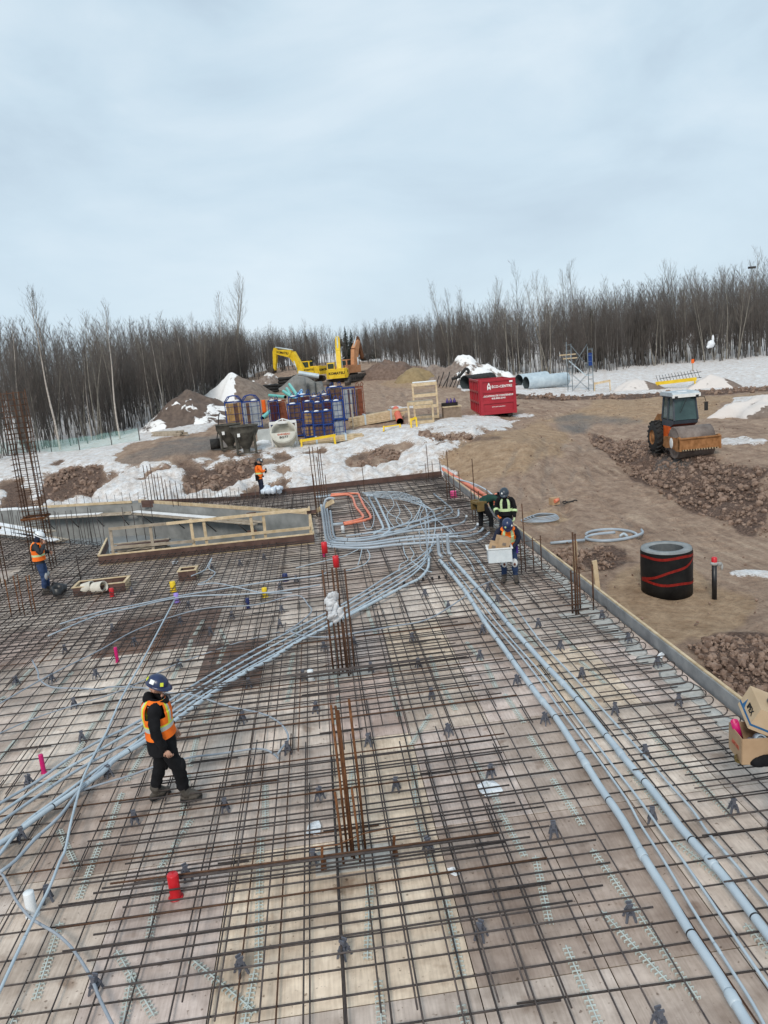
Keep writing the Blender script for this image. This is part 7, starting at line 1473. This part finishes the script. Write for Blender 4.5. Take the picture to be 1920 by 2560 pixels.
# worker with the white helmet
J = stand_pose(); J.update(nek=V((0, .035, 1.49)), hea=V((0, .095, 1.595)), top=V((0, .115, 1.68)), elR=V((.25, .13, 1.17)), wrR=V((.11, .24, 1.42)), elL=V((-.25, .05, 1.15)), wrL=V((-.15, .26, 1.12)), knR=V((.10, .07, .50)), anR=V((.11, .02, .10)), toR=V((.11, .2, .045)), knL=V((-.10, .07, .50)), anL=V((-.11, .07, .10)), toL=V((-.11, .26, .045)))
p = G(113, 1480, ZD)
t, hp, hq = person('worker with a white helmet, orange vest and blue jeans, one hand raised to his face', (p.x, p.y, ZD-.03), radians(-86), J, dict(coat=greyc, legs=denim, head=navyc, neck=navyc, coatlen=.18), .985, 1.1, dict(R=dict(curl=1.1, d=(-.5, -.1, .85), palm=(-.5, -.6, 0)), L=dict(curl=.9)), headpitch=-.55, hood=1)
vest(t, J, orangev, orangev, limes, a=1.12); helmet(t, hp, hq, whiteh, band=blackr); pads(t, J, padg, core=rustp)
# far worker in the orange vest
J = stand_pose(); J.update(hea=V((0, .07, 1.60)), top=V((0, .09, 1.69)), elR=V((.25, .08, 1.18)), wrR=V((.1, .27, 1.25)), elL=V((-.25, .08, 1.18)), wrL=V((-.08, .28, 1.15)), anR=V((.05, .05, .10)), toR=V((.05, .22, .045)), anL=V((-.05, -.02, .10)), toL=V((-.05, .14, .045)))
p = G(655, 1243, ZD); p.y = min(p.y, 33.3)
t, hp, hq = person('far worker in an orange shirt and blue trousers standing at the back of the deck', (p.x, p.y, ZD-.03), radians(-70), J, dict(coat=orangev, legs=navyc, head=skin, neck=blackc, sleeve=orangev), .97, 1.08, dict(R=dict(m=blackc, curl=.9), L=dict(m=blackc, curl=.9)), headpitch=-.45, hood=1)
hoodpiece(t, J, blackc); helmet(t, hp, hq, slateh, decals=((1.4, .5, .03, .03, whtt),)); vest(t, J, orangev, yellowv, limes, a=1.12, cross=False); b = MB().box((.16, -.17, .95), (.14, .1, .26), blackc); b.box((.02, .0, .985), (.36, .31, .06), blackc); b.build('tool_belt', blackc, t)
# man carrying the bin
J = stand_pose(); J.update(pel=V((0, -.02, .93)), spi=V((0, .03, 1.10)), che=V((0, .10, 1.27)), nek=V((0, .19, 1.41)), hea=V((0, .27, 1.49)), top=V((0, .325, 1.565)), shL=V((-.19, .10, 1.36)), shR=V((.19, .10, 1.36)), elR=V((.33, .22, 1.14)), wrR=V((.40, .42, 1.02)), elL=V((-.27, .10, 1.08)), wrL=V((-.10, .34, .93)), hiL=V((-.095, -.02, .90)), hiR=V((.095, -.02, .90)), knR=V((.13, .1, .50)), anR=V((.15, -.02, .10)), toR=V((.19, .14, .045)), knL=V((-.12, .14, .50)), anL=V((-.13, .06, .10)), toL=V((-.15, .23, .045)))
p = G(1276, 1448, ZD)
t, hp, hq = person('man in navy helmet and blue jeans with white knee pads carrying a clear bin', (p.x, p.y, ZD-.03), radians(168), J, dict(coat=navyc, legs=denim, head=skin, neck=navyc), .97, 1.1, dict(R=dict(m=bluel, curl=1.2, d=(.0, .4, -.9), palm=(-1, 0, 0)), L=dict(m=navyc, curl=.9, d=(.8, .5, .1), palm=(0, 0, 1))), headpitch=-1.0, beard=True)
helmet(t, hp, hq, navyh, decals=((.55, .5, .02, .02, limes), (-1.0, .4, .022, .022, whtt))); vest(t, J, orangev, limes, limes, a=1.1); pads(t, J, whitep, core=rustp); MB().box((-.2, .05, .82), (.05, .1, .2), mat('violet_cloth', (.09, .04, .30), .6, var=.2)).build('holster', None, t)
Rw = Matrix.Rotation(radians(168), 3, 'Z'); W0 = V((p.x, p.y, ZD-.03)); loc = lambda x, y, z: W0+Rw @ V((x*.97, y*.97, z*.97))
clear = mat('translucent_plastic', (.62, .67, .70), .3, var=.08, scale=5, col2=(.76, .80, .82), alpha=.86)
tb = thing('storage_bin', 'translucent white plastic storage bin carried by the man in front', 'bin', loc(.24, .52, .68), radians(172)); w, d, h = .56, .40, .33; b = MB()
for sx_ in (-1, 1): b.box((sx_*w/2*.96, 0, h/2), (.012, d, h), clear)
for sy in (-1, 1): b.box((0, sy*d/2*.96, h/2), (w*.94, .012, h), clear)
b.box((0, 0, .008), (w*.92, d*.92, .014), clear); b.build('tub', clear, tb); b = MB()
for sx_ in (-1, 1): b.box((sx_*w/2, 0, h), (.045, d+.04, .022), whitep)
for sy in (-1, 1): b.box((0, sy*d/2, h+.002), (w-.05, .045, .022), whitep)
b.build('rim', whitep, tb); b = MB()
for x in (-.12, 0.0, .12): b.box((x, d/2+.004, h*.45), (.02, .02, h*.8), clear)
b.build('ribs', clear, tb)
for l, c_, dm, rz in (('brown cardboard box standing upright in the carried bin', (.16, .50, 1.08), (.27, .26, .36), .3), ('flat brown cardboard box lying on the carried bin, left of the upright one', (.36, .50, 1.03), (.22, .26, .2), -.1)):
    q = loc(*c_); o = thing('carton', l, 'carton', q, radians(168)+rz); o.rotation_euler.y = -.28; MB().box((0, 0, 0), dm, card).build('box', card, o); MB().box((0, dm[1]/2+.001, .02), (.09, .004, .07), mat('faded_print', (.20, .16, .13), .8, var=.2)).build('print', None, o)
# man in the striped black jacket behind him
J = stand_pose(); J.update(nek=V((0, .06, 1.49)), hea=V((0, .12, 1.59)), top=V((0, .155, 1.67)), elR=V((.27, .06, 1.17)), wrR=V((.20, .26, 1.02)), elL=V((-.26, .02, 1.15)), wrL=V((-.24, .16, .92)))
d_ = ray(1262, 1240); yy = 20.6; tt = yy/d_[1]; p = V((d_[0]*tt, yy, 0))
t, hp, hq = person('man in a black jacket with pale reflective stripes standing behind the man with the bin', (p.x, yy, ZD-.03), radians(162), J, dict(coat=blackc, legs=navyc, head=skin, neck=blackc), .985, 1.12, dict(R=dict(m=oglove, curl=.9), L=dict(m=limes, curl=.8)), headpitch=-.55, beard=True)
helmet(t, hp, hq, slateh, decals=((.5, .5, .02, .022, whtt),)); vest(t, J, blackc, limes, limes, a=1.12, name='striped_vest', front_open=False)
MB().tube([J['elL'].lerp(J['wrL'], .15), J['elL'].lerp(J['wrL'], .4)], .078, 10, limes).build('sleeve_band', limes, t); MB().tube([J['elR'].lerp(J['wrR'], .1), J['elR'].lerp(J['wrR'], .4)], .08, 10, limes).build('sleeve_band', limes, t)
# bent over worker
J = stand_pose(); J.update(pel=V((0, -.12, .95)), spi=V((0, .08, 1.03)), che=V((0, .28, 1.08)), nek=V((0, .44, 1.07)), hea=V((0, .56, 1.02)), top=V((0, .65, .98)), shL=V((-.19, .36, 1.06)), elL=V((-.22, .42, .78)), wrL=V((-.15, .50, .52)), shR=V((.19, .36, 1.06)), elR=V((.22, .44, .78)), wrR=V((.15, .52, .50)), hiL=V((-.1, -.12, .90)), hiR=V((.1, -.12, .90)), knL=V((-.13, -.02, .50)), anL=V((-.13, -.08, .1)), toL=V((-.14, .09, .045)), knR=V((.16, .16, .50)), anR=V((.16, .14, .1)), toR=V((.17, .31, .045)))
p = G(1212, 1328, ZD)
t, hp, hq = person('worker in dark green jacket bent over at the edge form, with brown tool pouch', (p.x, p.y, ZD-.03), radians(-72), J, dict(coat=greenc, legs=blackc, head=blackc, neck=blackc), .99, 1.15, dict(R=dict(m=greyc), L=dict(m=greyc)), headpitch=-1.3, hood=1)
helmet(t, hp, hq, slateh); b = MB().box((.19, -.2, .88), (.10, .2, .3), brownl).box((-.19, -.2, .88), (.10, .2, .3), brownl); b.box((0, -.16, .98), (.42, .34, .06), brownl); b.build('tool_belt', brownl, t)
# person at the right edge, holding two cartons: only the gloved hand and the edge of the vest are in the picture
zc = 1.0; cx, cy = 4.35, 7.37
k1 = thing('carton', 'open brown cardboard box full of pipe fittings held at the right edge of the picture', 'carton', (cx, cy, zc), radians(-9)); kb = mat('new_cardboard', (.36, .235, .14), .8, var=.1, scale=3, col2=(.46, .315, .195)); w, d, h = .36, .38, .30
for nm, c_, dm in (('side', (0, -d/2, h/2), (w, .008, h)), ('side', (0, d/2, h/2), (w, .008, h)), ('side', (-w/2, 0, h/2), (.008, d-.01, h)), ('side', (w/2, 0, h/2), (.008, d-.01, h)), ('bottom', (0, 0, .006), (w-.012, d-.012, .008))): MB().box(c_, dm, kb).build(nm, kb, k1)
lettering('uren', .10, redt, k1, (-w/2-.006, -.02, h*.52), (radians(90), 0, radians(-90)), bold=.001); lettering('‿', .1, redt, k1, (-w/2-.006, .06, h*.58), (radians(90), 0, radians(-90)))
for l, x, y, z, r, L, m, ax_ in (('magenta pipe piece sticking out of the held cardboard box', -.10, .10, .14, .042, .26, pink, (.25, -.25)), ('grey pipe fitting lying in the held cardboard box', .04, -.05, .22, .06, .12, pvc, (1.2, .3)), ('second grey pipe fitting in the held cardboard box', -.05, -.06, .20, .045, .12, pvc, (1.4, 1.2))):
    q = Matrix.Translation((cx, cy, zc)) @ Matrix.Rotation(radians(-9), 4, 'Z') @ V((x, y, z)); o = MB().lathe([(0, 0), (r, 0), (r, L), (r*.8, L), (r*.8, L*.5), (0, L*.5)], 16, m).build('pipe_piece', m); o.location = q; o.rotation_euler = (ax_[0], ax_[1], radians(-20)); tag(o, l, 'pipe piece')
k2 = thing('carton', 'upper tilted cardboard box with a blue stripe and dark lettering at the right edge', 'carton', (cx+.15, cy+.02, zc+.47), 0); k2.rotation_euler = (radians(10), radians(26), radians(-12)); w, d, h = .36, .44, .27
bx_ = mat('light_cardboard', (.47, .34, .21), .8, var=.08, scale=3, col2=(.56, .42, .28)); MB().box((0, 0, 0), (w, d, h), bx_).build('box', bx_, k2); sb = mat('blue_print', (.03, .12, .26), .7, var=.15)
MB().box((-w/2-.001, 0, -h*.30), (.003, d, .024), sb).build('stripe', sb, k2); MB().box((0, -d/2-.001, -h*.30), (w, .003, .024), sb).build('stripe', sb, k2); MB().prism([(.06, -.07), (.14, -.07), (.12, -.02), (.10, .03), (.085, -.02)], -w/2-.003, -w/2-.001, sb, 'x').build('emblem', sb, k2)
lettering('IPEX', .088, blkt, k2, (-w/2-.002, -.05, .0), (radians(90), 0, radians(-90)), bold=.003)
J = stand_pose(); J.update(elR=V((.28, .12, 1.12)), wrR=V((.21, .42, .98)), elL=V((-.28, .16, 1.08)), wrL=V((-.21, .44, .97)))
hd = G(1846, 1906, zc-.02); hx, hy = hd.x+.56, hd.y-.06
t, hp, hq = person('worker cut by the right picture edge, brown gloved hands under a cardboard box', (hx, hy, .02), radians(62), J, dict(coat=blackc, legs=blackc, head=skin, neck=blackc), 1.0, 1.12, dict(R=dict(m=brglove, curl=.7, palm=(0, 0, 1)), L=dict(m=brglove, curl=1.0, palm=(0, 0, 1), d=(.1, 1, .0))), headpitch=-.2)
vest(t, J, orangev, yellowv, silver, a=1.15); helmet(t, hp, hq, navyh)
